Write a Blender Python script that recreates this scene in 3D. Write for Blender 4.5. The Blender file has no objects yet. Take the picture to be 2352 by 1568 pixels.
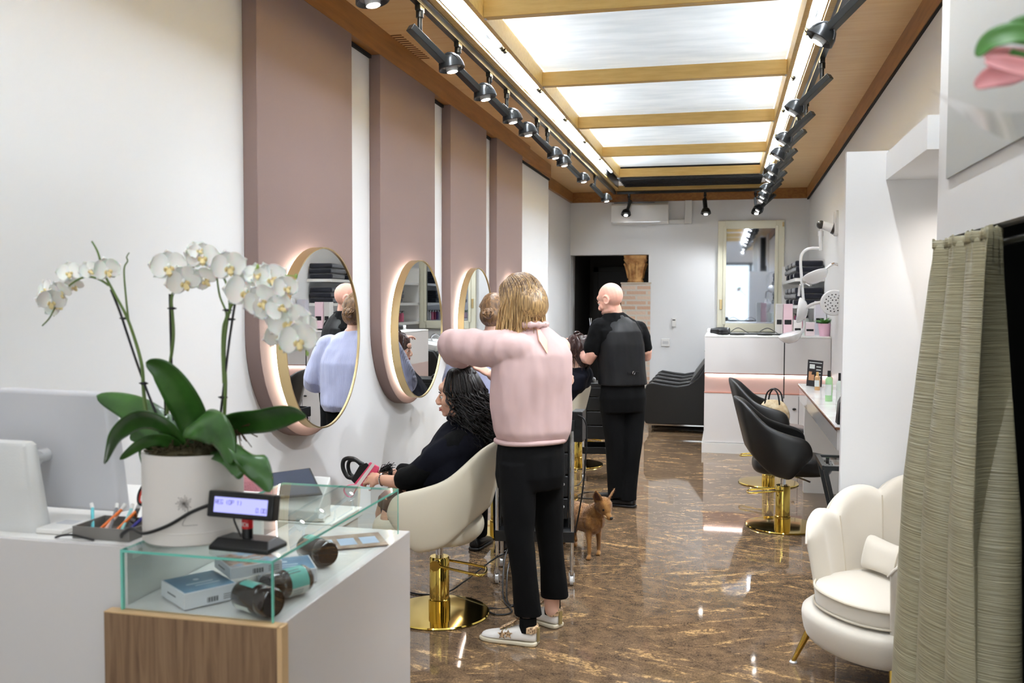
import bpy, bmesh, math, random
import numpy as np
from mathutils import Vector, Matrix, Euler, Quaternion
random.seed(7); rng = np.random.default_rng(7)
PI = math.pi; R = math.radians
SC = bpy.context.scene; COL = SC.collection

# ------------------------------------------------------------------ camera, world, exposure
CAMH = 1.58; FPX = 2090.0
cam = bpy.data.cameras.new('camera'); co = bpy.data.objects.new('camera', cam); COL.objects.link(co)
cam.sensor_width = 36.0; cam.lens = FPX / 2352 * 36.0; cam.clip_start = 0.05; cam.clip_end = 100
co.matrix_world = Matrix.Translation((0, 0, CAMH)) @ Matrix.Rotation(R(13.17), 4, 'Z') @ Matrix.Rotation(R(90 - 2.6), 4, 'X') @ Matrix.Rotation(R(0.2), 4, 'Z')
cam.dof.use_dof = True; cam.dof.focus_distance = 5.6; cam.dof.aperture_fstop = 4.0
SC.camera = co
SC.view_settings.view_transform = 'Standard'; SC.view_settings.look = 'None'
SC.view_settings.gamma = 1.0; SC.view_settings.use_curve_mapping = False
SC.view_settings.exposure = 1.5
SC.cycles.use_denoising = True; SC.cycles.use_adaptive_sampling = True; SC.cycles.adaptive_threshold = 0.02
SC.cycles.max_bounces = 9; SC.cycles.diffuse_bounces = 4; SC.cycles.glossy_bounces = 5; SC.cycles.transmission_bounces = 8; SC.cycles.transparent_max_bounces = 24
SC.cycles.sample_clamp_indirect = 6.0; SC.cycles.caustics_reflective = False; SC.cycles.caustics_refractive = False
W = bpy.data.worlds.new('world'); SC.world = W; W.use_nodes = True
W.node_tree.nodes['Background'].inputs[0].default_value = (0.93, 0.96, 1.0, 1)   # overcast daylight through the shop front
W.node_tree.nodes['Background'].inputs[1].default_value = 0.85
SPOT_W = 9.5; TUBE_E = 42.0; RING_E = 6.0; PANEL_E = 42.0

# ------------------------------------------------------------------ helpers
def V(*a): return Vector(a)
def lin(c):
    def f(x):
        x /= 255.0
        return x / 12.92 if x <= 0.04045 else ((x + 0.055) / 1.055) ** 2.4
    return (f(c[0]), f(c[1]), f(c[2]), 1)
def mat(name, c, rough=0.5, metal=0.0, spec=0.5, coat=0.0, emit=None, es=0.0, bump=0.0, bscale=200.0, sss=0.0, sheen=0.0, alpha=1.0, trans=0.0, ior=1.45):
    m = bpy.data.materials.new(name); m.use_nodes = True
    nt = m.node_tree; b = nt.nodes['Principled BSDF']
    b.inputs['Base Color'].default_value = lin(c) if max(c[:3]) > 1 else (*c[:3], 1)
    b.inputs['Roughness'].default_value = rough; b.inputs['Metallic'].default_value = metal
    b.inputs['Specular IOR Level'].default_value = spec; b.inputs['Coat Weight'].default_value = coat
    b.inputs['Sheen Weight'].default_value = sheen; b.inputs['Alpha'].default_value = alpha
    b.inputs['Transmission Weight'].default_value = trans; b.inputs['IOR'].default_value = ior
    if sss: b.inputs['Subsurface Weight'].default_value = sss; b.inputs['Subsurface Scale'].default_value = 0.01
    if emit: b.inputs['Emission Color'].default_value = lin(emit); b.inputs['Emission Strength'].default_value = es
    if bump:
        n = nt.nodes.new('ShaderNodeTexNoise'); n.inputs['Scale'].default_value = bscale; n.inputs['Detail'].default_value = 4
        t = nt.nodes.new('ShaderNodeTexCoord'); nt.links.new(t.outputs['Object'], n.inputs['Vector'])
        bp = nt.nodes.new('ShaderNodeBump'); bp.inputs['Strength'].default_value = bump; bp.inputs['Distance'].default_value = 0.01
        nt.links.new(n.outputs['Fac'], bp.inputs['Height']); nt.links.new(bp.outputs['Normal'], b.inputs['Normal'])
    return m
def noise_color(m, stops, scale=(1, 1, 1), ns=5.0, detail=6, dist=0.0, rot=(0, 0, 0), bump=0.0, rough=None, coord='Object'):
    """feeds base colour from stretched noise through a colour ramp"""
    nt = m.node_tree; b = nt.nodes['Principled BSDF']
    t = nt.nodes.new('ShaderNodeTexCoord'); mp = nt.nodes.new('ShaderNodeMapping')
    mp.inputs['Scale'].default_value = scale; mp.inputs['Rotation'].default_value = rot
    n = nt.nodes.new('ShaderNodeTexNoise'); n.inputs['Scale'].default_value = ns; n.inputs['Detail'].default_value = detail; n.inputs['Distortion'].default_value = dist
    cr = nt.nodes.new('ShaderNodeValToRGB')
    while len(cr.color_ramp.elements) < len(stops): cr.color_ramp.elements.new(0.5)
    for e, (p, c) in zip(cr.color_ramp.elements, stops): e.position = p; e.color = lin(c)
    nt.links.new(t.outputs[coord], mp.inputs['Vector']); nt.links.new(mp.outputs['Vector'], n.inputs['Vector'])
    nt.links.new(n.outputs['Fac'], cr.inputs['Fac']); nt.links.new(cr.outputs['Color'], b.inputs['Base Color'])
    if bump:
        bp = nt.nodes.new('ShaderNodeBump'); bp.inputs['Strength'].default_value = bump; bp.inputs['Distance'].default_value = 0.003
        nt.links.new(n.outputs['Fac'], bp.inputs['Height']); nt.links.new(bp.outputs['Normal'], b.inputs['Normal'])
    return m
def emis(name, c, s):
    m = bpy.data.materials.new(name); m.use_nodes = True; nt = m.node_tree; nt.nodes.clear()
    e = nt.nodes.new('ShaderNodeEmission'); e.inputs[0].default_value = lin(c); e.inputs[1].default_value = s
    o = nt.nodes.new('ShaderNodeOutputMaterial'); nt.links.new(e.outputs[0], o.inputs[0]); return m
def glassmat(name, tint=(0.965, 0.99, 0.98), rough=0.01, refl=1.0):
    m = bpy.data.materials.new(name); m.use_nodes = True; nt = m.node_tree; nt.nodes.clear()
    tr = nt.nodes.new('ShaderNodeBsdfTransparent'); tr.inputs[0].default_value = (*tint, 1)
    gl = nt.nodes.new('ShaderNodeBsdfGlossy'); gl.inputs['Roughness'].default_value = rough; gl.inputs[0].default_value = (refl, refl, refl, 1)
    fr = nt.nodes.new('ShaderNodeFresnel'); fr.inputs[0].default_value = 1.45; geo = nt.nodes.new('ShaderNodeNewGeometry'); sb = nt.nodes.new('ShaderNodeMath'); sb.operation = 'SUBTRACT'; sb.inputs[0].default_value = 1.0; nt.links.new(geo.outputs['Backfacing'], sb.inputs[1]); ml = nt.nodes.new('ShaderNodeMath'); ml.operation = 'MULTIPLY'; nt.links.new(fr.outputs[0], ml.inputs[0]); nt.links.new(sb.outputs[0], ml.inputs[1])
    mx = nt.nodes.new('ShaderNodeMixShader'); o = nt.nodes.new('ShaderNodeOutputMaterial')
    nt.links.new(ml.outputs[0], mx.inputs[0]); nt.links.new(tr.outputs[0], mx.inputs[1]); nt.links.new(gl.outputs[0], mx.inputs[2]); nt.links.new(mx.outputs[0], o.inputs[0]); return m

class MB:
    def __init__(s): s.v = []; s.f = []
    def add(s, vs, fs, M=None):
        o = len(s.v)
        if M is not None: vs = [M @ Vector(p) for p in vs]
        s.v += [tuple(p) for p in vs]; s.f += [tuple(i + o for i in f) for f in fs]; return s
    def box(s, x0, x1, y0, y1, z0, z1, M=None):
        vs = [(x, y, z) for z in (z0, z1) for y in (y0, y1) for x in (x0, x1)]
        return s.add(vs, [(0, 2, 3, 1), (4, 5, 7, 6), (0, 1, 5, 4), (2, 6, 7, 3), (0, 4, 6, 2), (1, 3, 7, 5)], M)
    def cbox(s, c, d, rot=(0, 0, 0)):
        M = Matrix.Translation(c) @ Euler(rot).to_matrix().to_4x4()
        return s.box(-d[0] / 2, d[0] / 2, -d[1] / 2, d[1] / 2, -d[2] / 2, d[2] / 2, M)
    def beam(s, p0, p1, w, h, up=(0, 0, 1)):
        p0 = Vector(p0); p1 = Vector(p1); d = (p1 - p0); L = d.length; d.normalize()
        x = d.cross(Vector(up)); x = x.normalized() if x.length > 1e-5 else Vector((1, 0, 0)); z = x.cross(d)
        M = Matrix((x, d, z)).transposed().to_4x4(); M.translation = p0
        return s.box(-w / 2, w / 2, 0, L, -h / 2, h / 2, M)
    def loft(s, rings, cap=True, close=False):
        n = len(rings[0]); vs = [p for r in rings for p in r]; fs = []
        m = len(rings)
        for i in range(m if close else m - 1):
            a = i * n; b = ((i + 1) % m) * n
            for j in range(n): fs.append((a + j, a + (j + 1) % n, b + (j + 1) % n, b + j))
        if cap and not close: fs.append(tuple(range(n - 1, -1, -1))); fs.append(tuple((m - 1) * n + j for j in range(n)))
        return s.add(vs, fs)
    def tube(s, path, r, n=8, cap=True, flat=1.0, up=None):
        P = [Vector(p) for p in path]; rs = r if isinstance(r, (list, tuple)) else [r] * len(P)
        rings = []; prev = None
        for i, p in enumerate(P):
            d = (P[min(i + 1, len(P) - 1)] - P[max(i - 1, 0)])
            d = d.normalized() if d.length > 1e-9 else Vector((0, 0, 1))
            if prev is None:
                a = Vector(up) if up else (Vector((0, 0, 1)) if abs(d.z) < 0.9 else Vector((1, 0, 0)))
                x = d.cross(a).normalized()
            else:
                x = prev - d * prev.dot(d); x = x.normalized() if x.length > 1e-6 else d.orthogonal().normalized()
            prev = x; y = d.cross(x)
            rings.append([p + (x * math.cos(t) + y * math.sin(t) * flat) * rs[i] for t in [2 * PI * k / n for k in range(n)]])
        return s.loft(rings, cap)
    def cyl(s, p0, p1, r0, r1=None, n=24): return s.tube([p0, p1], [r0, r0 if r1 is None else r1], n)
    def lathe(s, prof, c=(0, 0, 0), n=32, M=None, cap=True):
        rings = [[Vector((c[0] + r * math.cos(2 * PI * k / n), c[1] + r * math.sin(2 * PI * k / n), c[2] + z)) for k in range(n)] for r, z in prof]
        if M is not None: rings = [[M @ p for p in r] for r in rings]
        return s.loft(rings, cap)
    def ell(s, c, r, n=16, m=10, M=None):
        vs = []; fs = []
        for i in range(m + 1):
            th = PI * i / m
            for j in range(n):
                ph = 2 * PI * j / n; vs.append(Vector((r[0] * math.sin(th) * math.cos(ph), r[1] * math.sin(th) * math.sin(ph), -r[2] * math.cos(th))))
        for i in range(m):
            for j in range(n): fs.append((i * n + j, i * n + (j + 1) % n, (i + 1) * n + (j + 1) % n, (i + 1) * n + j))
        T = Matrix.Translation(c) @ (M if M is not None else Matrix())
        return s.add(vs, fs, T)
    def prism(s, pts, z0, z1, M=None):
        n = len(pts); vs = [(x, y, z0) for x, y in pts] + [(x, y, z1) for x, y in pts]
        fs = [tuple(range(n - 1, -1, -1)), tuple(range(n, 2 * n))] + [(j, (j + 1) % n, n + (j + 1) % n, n + j) for j in range(n)]
        return s.add(vs, fs, M)
    def grid(s, fn, nu, nv, thick=0.0):
        P = [[Vector(fn(i / nu, j / nv)) for j in range(nv + 1)] for i in range(nu + 1)]
        vs = [p for r in P for p in r]; w = nv + 1
        fs = [(i * w + j, (i + 1) * w + j, (i + 1) * w + j + 1, i * w + j + 1) for i in range(nu) for j in range(nv)]
        return s.add(vs, fs)
def obj(name, mb, m, parent=None, smooth=True, bevel=0.0, seg=2, sub=0, solid=0.0, ang=38):
    me = bpy.data.meshes.new(name); me.from_pydata([tuple(p) for p in mb.v], [], mb.f); me.update()
    bm = bmesh.new(); bm.from_mesh(me); bmesh.ops.remove_doubles(bm, verts=bm.verts, dist=1e-6); bmesh.ops.recalc_face_normals(bm, faces=bm.faces); bm.to_mesh(me); bm.free()
    if smooth:
        me.shade_smooth()
        if not sub: me.set_sharp_from_angle(angle=R(ang))
    o = bpy.data.objects.new(name, me); COL.objects.link(o)
    if m is not None: me.materials.append(m)
    if parent is not None: o.parent = parent
    if solid: md = o.modifiers.new('solid', 'SOLIDIFY'); md.thickness = solid; md.offset = 0
    if bevel: md = o.modifiers.new('bevel', 'BEVEL'); md.width = bevel; md.segments = seg; md.limit_method = 'ANGLE'; md.angle_limit = R(40)
    if sub: md = o.modifiers.new('sub', 'SUBSURF'); md.levels = sub; md.render_levels = sub
    return o
def tag(o, label, cat, group=None, kind=None):
    o['label'] = label; o['category'] = cat
    if group: o['group'] = group
    if kind: o['kind'] = kind
    return o
def thing(name, label, cat, loc=(0, 0, 0), rz=0.0, group=None):
    o = bpy.data.objects.new(name, None); COL.objects.link(o); o.location = loc; o.rotation_euler = (0, 0, rz)
    o.empty_display_size = 0.1; return tag(o, label, cat, group)
def struct(name, mb, m, parent=None, **k):
    o = obj(name, mb, m, parent, **k)
    if parent is None: o['kind'] = 'structure'
    return o
def dup(root, loc, rz=None, label=None):
    r = root.copy(); COL.objects.link(r); r.location = loc
    if rz is not None: r.rotation_euler = (0, 0, rz)
    if label: r['label'] = label
    def rec(src, dst):
        for ch in list(src.children):
            c = ch.copy()
            if ch.type == 'LIGHT': c.data = ch.data
            COL.objects.link(c); c.parent = dst; rec(ch, c)
    rec(root, r); return r
def B(*a): return MB().box(*a)
def crv(pts, n=8):
    """Catmull-Rom through points"""
    P = [Vector(p) for p in pts]; out = []
    for i in range(len(P) - 1):
        p0 = P[max(i - 1, 0)]; p1 = P[i]; p2 = P[i + 1]; p3 = P[min(i + 2, len(P) - 1)]
        for k in range(n):
            t = k / n
            out.append(0.5 * ((2 * p1) + (-p0 + p2) * t + (2 * p0 - 5 * p1 + 4 * p2 - p3) * t * t + (-p0 + 3 * p1 - 3 * p2 + p3) * t ** 3))
    out.append(P[-1]); return out
def bake(o, extra_smooth=0):
    """apply modifiers into the mesh"""
    dg = bpy.context.evaluated_depsgraph_get(); ev = o.evaluated_get(dg)
    me = bpy.data.meshes.new_from_object(ev); old = o.data; o.modifiers.clear(); o.data = me; me.name = o.name
    me.shade_smooth(); return o
def organic(name, mb, m, parent=None, voxel=0.006, smooth=4, sf=0.5, disp=None, bumpn=0.0):
    me = bpy.data.meshes.new(name); me.from_pydata([tuple(p) for p in mb.v], [], mb.f); me.update()
    bm = bmesh.new(); bm.from_mesh(me); bmesh.ops.recalc_face_normals(bm, faces=bm.faces); bm.to_mesh(me); bm.free()
    o = bpy.data.objects.new(name, me); COL.objects.link(o); me.materials.append(m)
    r = o.modifiers.new('r', 'REMESH'); r.mode = 'VOXEL'; r.voxel_size = voxel; r.use_smooth_shade = True
    s = o.modifiers.new('s', 'SMOOTH'); s.factor = sf; s.iterations = smooth
    bpy.context.view_layer.update(); bake(o)
    if m.name not in [x.name for x in o.data.materials if x]: o.data.materials.clear(); o.data.materials.append(m)
    for p in o.data.polygons: p.material_index = 0
    if parent is not None: o.parent = parent
    return o
def chain(mb, pts, n=14, k=4):
    """tapered limb: pts = [(p, r) or (p, rx, ry)], round ends"""
    P = [Vector(p[0]) for p in pts]; rs = [p[1] for p in pts]
    C = crv(P, k) if len(P) > 2 else P
    if len(P) > 2: rr = [float(x) for x in np.interp(np.linspace(0, len(P) - 1, len(C)), range(len(P)), rs)]
    else: rr = rs
    mb.tube(C, rr, n); mb.ell(C[0], (rr[0],) * 3, 12, 8); mb.ell(C[-1], (rr[-1],) * 3, 12, 8); return mb
def ring(c, ax, bx, n=20, pw=2.0):
    """super-ellipse ring around c with half axes ax, bx"""
    out = []; c = Vector(c); ax = Vector(ax); bx = Vector(bx)
    for k in range(n):
        t = 2 * PI * k / n; ct, st = math.cos(t), math.sin(t)
        out.append(c + ax * (math.copysign(abs(ct) ** (2 / pw), ct)) + bx * (math.copysign(abs(st) ** (2 / pw), st)))
    return out

# ------------------------------------------------------------------ materials
M = {}
M['wall'] = mat('white_wall_paint', (226, 226, 226), 0.55, bump=0.03, bscale=60)
M['recess_shade'] = mat('recess_shade_grey', (172, 174, 172), 0.5)  # shade of the booth wall recess, put into the colour
M['lacquer'] = mat('white_lacquer', (214, 210, 208), 0.12, coat=0.3)
M['white'] = mat('white_satin', (226, 224, 220), 0.35)
M['mauve'] = mat('mauve_paint', (130, 110, 105), 0.7, bump=0.06, bscale=120)
M['gold'] = mat('gold_metal', (222, 192, 98), 0.08, 1.0)
M['goldsatin'] = mat('satin_gold', (224, 200, 150), 0.32, 1.0)
M['mirror'] = mat('mirror_glass', (238, 240, 240), 0.0, 1.0)
M['black'] = mat('black_plastic', (18, 18, 19), 0.35)
M['blackmetal'] = mat('black_metal', (34, 36, 37), 0.28, 0.2)
M['leather'] = mat('black_leather', (22, 21, 20), 0.30, bump=0.08, bscale=350)
M['cream'] = mat('cream_leather', (216, 207, 186), 0.38, bump=0.05, bscale=300)
M['chrome'] = mat('chrome', (220, 220, 222), 0.08, 1.0)
M['silver'] = mat('silver_plastic', (214, 214, 214), 0.22, 0.2)
M['glass'] = glassmat('clear_glass')
M['glassedge'] = mat('green_glass_edge', (110, 196, 178), 0.12, spec=0.8)
M['woodC'] = noise_color(mat('ceiling_veneer', (190, 136, 66), 0.33), [(0.3, (220, 176, 114)), (0.7, (230, 194, 138))], (1.2, 9, 1), 3.0)
M['woodB'] = noise_color(mat('pine_beam', (190, 150, 80), 0.4), [(0.3, (198, 160, 88)), (0.7, (214, 180, 108))], (1.5, 12, 12), 3.0)
M['woodT'] = noise_color(mat('brown_fascia', (140, 88, 36), 0.4), [(0.3, (138, 90, 42)), (0.7, (164, 112, 56))], (8, 1.0, 12), 3.0)
M['oak'] = noise_color(mat('oak_veneer', (120, 92, 66), 0.55), [(0.25, (96, 72, 52)), (0.5, (128, 100, 74)), (0.75, (146, 118, 90))], (26, 26, 1.6), 2.2, 8, 1.2, bump=0.2)
M['oakedge'] = mat('light_oak_edge', (206, 172, 128), 0.5)
M['tube'] = emis('lamp_tube', (238, 246, 255), TUBE_E)
M['ringled'] = emis('led_ring', (255, 238, 222), RING_E)
M['lens'] = emis('lamp_lens', (255, 250, 244), 14.0)
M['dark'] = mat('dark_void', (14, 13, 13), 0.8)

def marble():
    m = mat('brown_marble', (120, 95, 72), 0.045, spec=0.55); nt = m.node_tree; b = nt.nodes['Principled BSDF']; L = nt.links.new
    tc = nt.nodes.new('ShaderNodeTexCoord')
    def mapping(rz, sc, loc=(0, 0, 0)):
        mp = nt.nodes.new('ShaderNodeMapping'); mp.inputs['Rotation'].default_value = (0, 0, rz); mp.inputs['Scale'].default_value = sc; mp.inputs['Location'].default_value = loc
        return mp
    rot = mapping(R(45), (1, 1, 1)); L(tc.outputs['Object'], rot.inputs['Vector'])
    chk = nt.nodes.new('ShaderNodeTexChecker'); chk.inputs['Scale'].default_value = 1.45; L(rot.outputs[0], chk.inputs['Vector'])
    def streak(a, loc):
        r_ = mapping(a, (1, 1, 1)); L(rot.outputs[0], r_.inputs['Vector'])
        mp = mapping(0, (1.1, 5.2, 1), loc); L(r_.outputs[0], mp.inputs['Vector'])
        n = nt.nodes.new('ShaderNodeTexNoise'); n.inputs['Scale'].default_value = 2.6; n.inputs['Detail'].default_value = 12; n.inputs['Roughness'].default_value = 0.72; n.inputs['Distortion'].default_value = 0.8
        L(mp.outputs[0], n.inputs['Vector']); return n
    a = streak(R(-25), (0, 0, 0)); c = streak(R(-70), (7, 3, 0))
    mx = nt.nodes.new('ShaderNodeMix'); mx.data_type = 'FLOAT'; L(chk.outputs['Fac'], mx.inputs[0]); L(a.outputs['Fac'], mx.inputs[2]); L(c.outputs['Fac'], mx.inputs[3])
    def rng_(v, lo, hi, t0=0.0, t1=1.0):
        r_ = nt.nodes.new('ShaderNodeMapRange'); r_.interpolation_type = 'SMOOTHSTEP'; r_.inputs['From Min'].default_value = lo; r_.inputs['From Max'].default_value = hi; r_.inputs['To Min'].default_value = t0; r_.inputs['To Max'].default_value = t1
        L(v, r_.inputs['Value']); return r_.outputs[0]
    def mulf(x, y):
        m_ = nt.nodes.new('ShaderNodeMath'); m_.operation = 'MULTIPLY'; L(x, m_.inputs[0]); L(y, m_.inputs[1]); return m_.outputs[0]
    def mixc(f, x, col):
        m_ = nt.nodes.new('ShaderNodeMix'); m_.data_type = 'RGBA'; L(f, m_.inputs[0]); L(x, m_.inputs[6]); m_.inputs[7].default_value = lin(col); return m_.outputs[2]
    bn = nt.nodes.new('ShaderNodeTexNoise'); bn.inputs['Scale'].default_value = 12; bn.inputs['Detail'].default_value = 14; bn.inputs['Roughness'].default_value = 0.82; L(tc.outputs['Object'], bn.inputs['Vector'])
    fn = nt.nodes.new('ShaderNodeTexNoise'); fn.inputs['Scale'].default_value = 38; fn.inputs['Detail'].default_value = 6; fn.inputs['Roughness'].default_value = 0.7; L(tc.outputs['Object'], fn.inputs['Vector'])
    cr = nt.nodes.new('ShaderNodeValToRGB'); st = [(0.34, (74, 60, 48)), (0.5, (106, 86, 66)), (0.66, (138, 112, 85))]
    while len(cr.color_ramp.elements) < len(st): cr.color_ramp.elements.new(0.5)
    for e, (p, cc) in zip(cr.color_ramp.elements, st): e.position = p; e.color = lin(cc)
    L(bn.outputs['Fac'], cr.inputs['Fac'])
    br1 = rng_(fn.outputs['Fac'], 0.40, 0.58)
    c1 = mixc(mulf(rng_(mx.outputs[0], 0.535, 0.61), br1), cr.outputs['Color'], (186, 150, 104))
    c2 = mixc(mulf(rng_(mx.outputs[0], 0.44, 0.36), rng_(fn.outputs['Fac'], 0.40, 0.62, 0.1, 0.6)), c1, (58, 50, 44))
    sp = nt.nodes.new('ShaderNodeTexNoise'); sp.inputs['Scale'].default_value = 130; sp.inputs['Detail'].default_value = 4; L(tc.outputs['Object'], sp.inputs['Vector'])
    mr = nt.nodes.new('ShaderNodeMapRange'); mr.inputs['From Min'].default_value = 0.35; mr.inputs['From Max'].default_value = 0.65; mr.inputs['To Min'].default_value = 0.70; mr.inputs['To Max'].default_value = 1.30; L(sp.outputs['Fac'], mr.inputs['Value'])
    vm = nt.nodes.new('ShaderNodeVectorMath'); vm.operation = 'SCALE'; L(c2, vm.inputs[0]); L(mr.outputs[0], vm.inputs['Scale'])
    # slab joints
    br = nt.nodes.new('ShaderNodeTexBrick'); br.offset = 0; br.inputs['Scale'].default_value = 1.45; br.inputs['Mortar Size'].default_value = 0.0025; br.inputs['Brick Width'].default_value = 1.0; br.inputs['Row Height'].default_value = 1.0
    br.inputs['Color1'].default_value = (1, 1, 1, 1); br.inputs['Color2'].default_value = (1, 1, 1, 1); br.inputs['Mortar'].default_value = (0.62, 0.62, 0.62, 1); L(rot.outputs[0], br.inputs['Vector'])
    mm = nt.nodes.new('ShaderNodeVectorMath'); mm.operation = 'MULTIPLY'; L(vm.outputs[0], mm.inputs[0]); L(br.outputs['Color'], mm.inputs[1])
    L(mm.outputs[0], b.inputs['Base Color']); return m
M['floor'] = marble()

def translucent():
    m = bpy.data.materials.new('frosted_ceiling_panel'); m.use_nodes = True; nt = m.node_tree; nt.nodes.clear()
    a = nt.nodes.new('ShaderNodeBsdfTranslucent'); d = nt.nodes.new('ShaderNodeBsdfDiffuse'); mx = nt.nodes.new('ShaderNodeMixShader'); o = nt.nodes.new('ShaderNodeOutputMaterial')
    tc = nt.nodes.new('ShaderNodeTexCoord'); n = nt.nodes.new('ShaderNodeTexNoise'); n.inputs['Scale'].default_value = 2.5; n.inputs['Detail'].default_value = 8
    mp = nt.nodes.new('ShaderNodeMapping'); mp.inputs['Scale'].default_value = (1, 4, 1); cr = nt.nodes.new('ShaderNodeValToRGB')
    cr.color_ramp.elements[0].position = 0.3; cr.color_ramp.elements[0].color = lin((222, 226, 228)); cr.color_ramp.elements[1].position = 0.7; cr.color_ramp.elements[1].color = lin((240, 242, 243))
    nt.links.new(tc.outputs['Object'], mp.inputs[0]); nt.links.new(mp.outputs[0], n.inputs['Vector']); nt.links.new(n.outputs['Fac'], cr.inputs[0])
    nt.links.new(cr.outputs[0], a.inputs[0]); nt.links.new(cr.outputs[0], d.inputs[0]); mx.inputs[0].default_value = 0.5
    nt.links.new(a.outputs[0], mx.inputs[1]); nt.links.new(d.outputs[0], mx.inputs[2]); nt.links.new(mx.outputs[0], o.inputs[0]); return m
M['frost'] = translucent()

# ------------------------------------------------------------------ room shell
Y0, YB = -2.6, 13.1
struct('floor', B(-2.6, 2.6, Y0, 15.2, -0.1, 0), M['floor'])
struct('wall_left', B(-2.12, -2.0, Y0, 10.36, 0, 3.4), M['wall'])
struct('wall_left_far', B(-2.32, -2.2, 10.36, YB, 0, 3.4), M['wall'])
struct('wall_left_return', B(-2.32, -2.12, 10.26, 10.36, 0, 3.4), M['wall'])
# right wall runs slightly outwards
mb = MB(); mb.add([(0.97, 4.4, 0), (1.105, 13.3, 0), (1.25, 13.3, 0), (1.12, 4.4, 0)] + [(0.97, 4.4, 3.4), (1.105, 13.3, 3.4), (1.25, 13.3, 3.4), (1.12, 4.4, 3.4)], [(0, 1, 2, 3), (4, 5, 6, 7), (0, 1, 5, 4), (1, 2, 6, 5), (2, 3, 7, 6), (3, 0, 4, 7)])
struct('wall_right', mb, M['wall'])
struct('wall_right_near', B(0.93, 1.06, 3.5, 4.4, 2.42, 3.4), M['wall'])
# back wall with doorway
wb = MB(); wb.box(-1.07, 1.3, YB, YB + 0.25, 0, 3.4).box(-2.32, -1.07, YB, YB + 0.25, 2.235, 3.4)
struct('wall_back', wb, M['wall'])
wf = MB(); wf.box(-2.12, 2.4, Y0 - 0.1, Y0, 2.75, 3.4).box(-2.12, -1.7, Y0 - 0.1, Y0, 0, 2.75).box(1.9, 2.4, Y0 - 0.1, Y0, 0, 2.75)
struct('wall_front', wf, M['wall'])
w1 = MB(); w1.box(-1.7, 1.9, Y0 - 0.08, Y0 - 0.02, 0, 0.08).box(-1.7, 1.9, Y0 - 0.08, Y0 - 0.02, 2.67, 2.75)
for x in (-1.7, -0.5, 0.7, 1.82): w1.box(x, x + 0.08, Y0 - 0.08, Y0 - 0.02, 0.08, 2.67)
w = struct('window_1', w1, M['blackmetal'])
obj('pane', B(-1.65, 1.85, Y0 - 0.055, Y0 - 0.045, 0.08, 2.67), M['glass'], w)
# room beyond the doorway, its gloom put into a dark wall colour
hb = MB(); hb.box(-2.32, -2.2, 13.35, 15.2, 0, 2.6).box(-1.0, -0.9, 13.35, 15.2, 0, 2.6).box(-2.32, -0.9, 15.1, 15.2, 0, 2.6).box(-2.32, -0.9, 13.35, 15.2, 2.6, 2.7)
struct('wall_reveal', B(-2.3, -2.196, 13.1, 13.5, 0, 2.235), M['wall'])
struct('wall_hall', hb, mat('hall_shade_tone', (60, 57, 55), 0.8))  # dark tone stands for light fading beyond the white reveal
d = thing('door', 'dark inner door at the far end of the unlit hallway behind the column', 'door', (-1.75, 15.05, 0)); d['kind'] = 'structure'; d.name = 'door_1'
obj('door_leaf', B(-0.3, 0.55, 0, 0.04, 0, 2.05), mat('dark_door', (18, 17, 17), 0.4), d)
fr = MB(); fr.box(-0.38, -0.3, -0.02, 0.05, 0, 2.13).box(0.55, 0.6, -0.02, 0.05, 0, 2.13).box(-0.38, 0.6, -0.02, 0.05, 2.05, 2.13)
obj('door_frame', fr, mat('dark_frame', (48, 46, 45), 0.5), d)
# ceiling: veneer strips left and right, coffer in the middle
CZ = 3.13
struct('ceiling_left', B(-2.35, -1.52, Y0, YB, CZ, CZ + 0.04), M['woodC'])
struct('ceiling_right', B(0.56, 2.4, Y0, YB, CZ, CZ + 0.04), M['woodC'])
struct('ceiling_back', B(-1.52, 0.56, 12.72, YB, CZ, CZ + 0.04), M['woodC'])
struct('ceiling_slab', B(-2.4, 2.4, Y0, 15.2, 3.55, 3.6), M['white'])
# fascia boards
t = MB(); t.box(-2.0, -1.935, Y0, 9.05, 2.975, CZ).box(-2.0, -1.97, 9.05, 10.36, 2.975, CZ)
struct('trim_1', t, M['woodT'])
struct('trim_2', B(-2.2, -2.16, 10.36, YB, 2.985, CZ), M['woodT'])
struct('trim_3', B(-2.2, 1.12, YB - 0.03, YB, 2.985, CZ), M['woodT'])
mb = MB(); mb.add([(0.93, 2.0, 2.985), (1.065, 13.1, 2.985), (1.11, 13.1, 2.985), (0.975, 2.0, 2.985)] + [(0.93, 2.0, CZ), (1.065, 13.1, CZ), (1.11, 13.1, CZ), (0.975, 2.0, CZ)], [(0, 1, 2, 3), (4, 5, 6, 7), (0, 1, 5, 4), (1, 2, 6, 5), (2, 3, 7, 6), (3, 0, 4, 7)])
struct('trim_4', mb, M['woodT'])
struct('trim_5', B(-2.003, -1.985, Y0, 10.36, 2.955, 2.975), M['dark'])
mb = MB(); mb.add([(0.935, 2.0, 2.968), (1.07, 13.1, 2.968), (1.09, 13.1, 2.968), (0.955, 2.0, 2.968)] + [(0.935, 2.0, 2.985), (1.07, 13.1, 2.985), (1.09, 13.1, 2.985), (0.955, 2.0, 2.985)], [(0, 1, 2, 3), (4, 5, 6, 7), (0, 1, 5, 4), (1, 2, 6, 5), (2, 3, 7, 6), (3, 0, 4, 7)])
struct('trim_6', mb, M['dark'])
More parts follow.
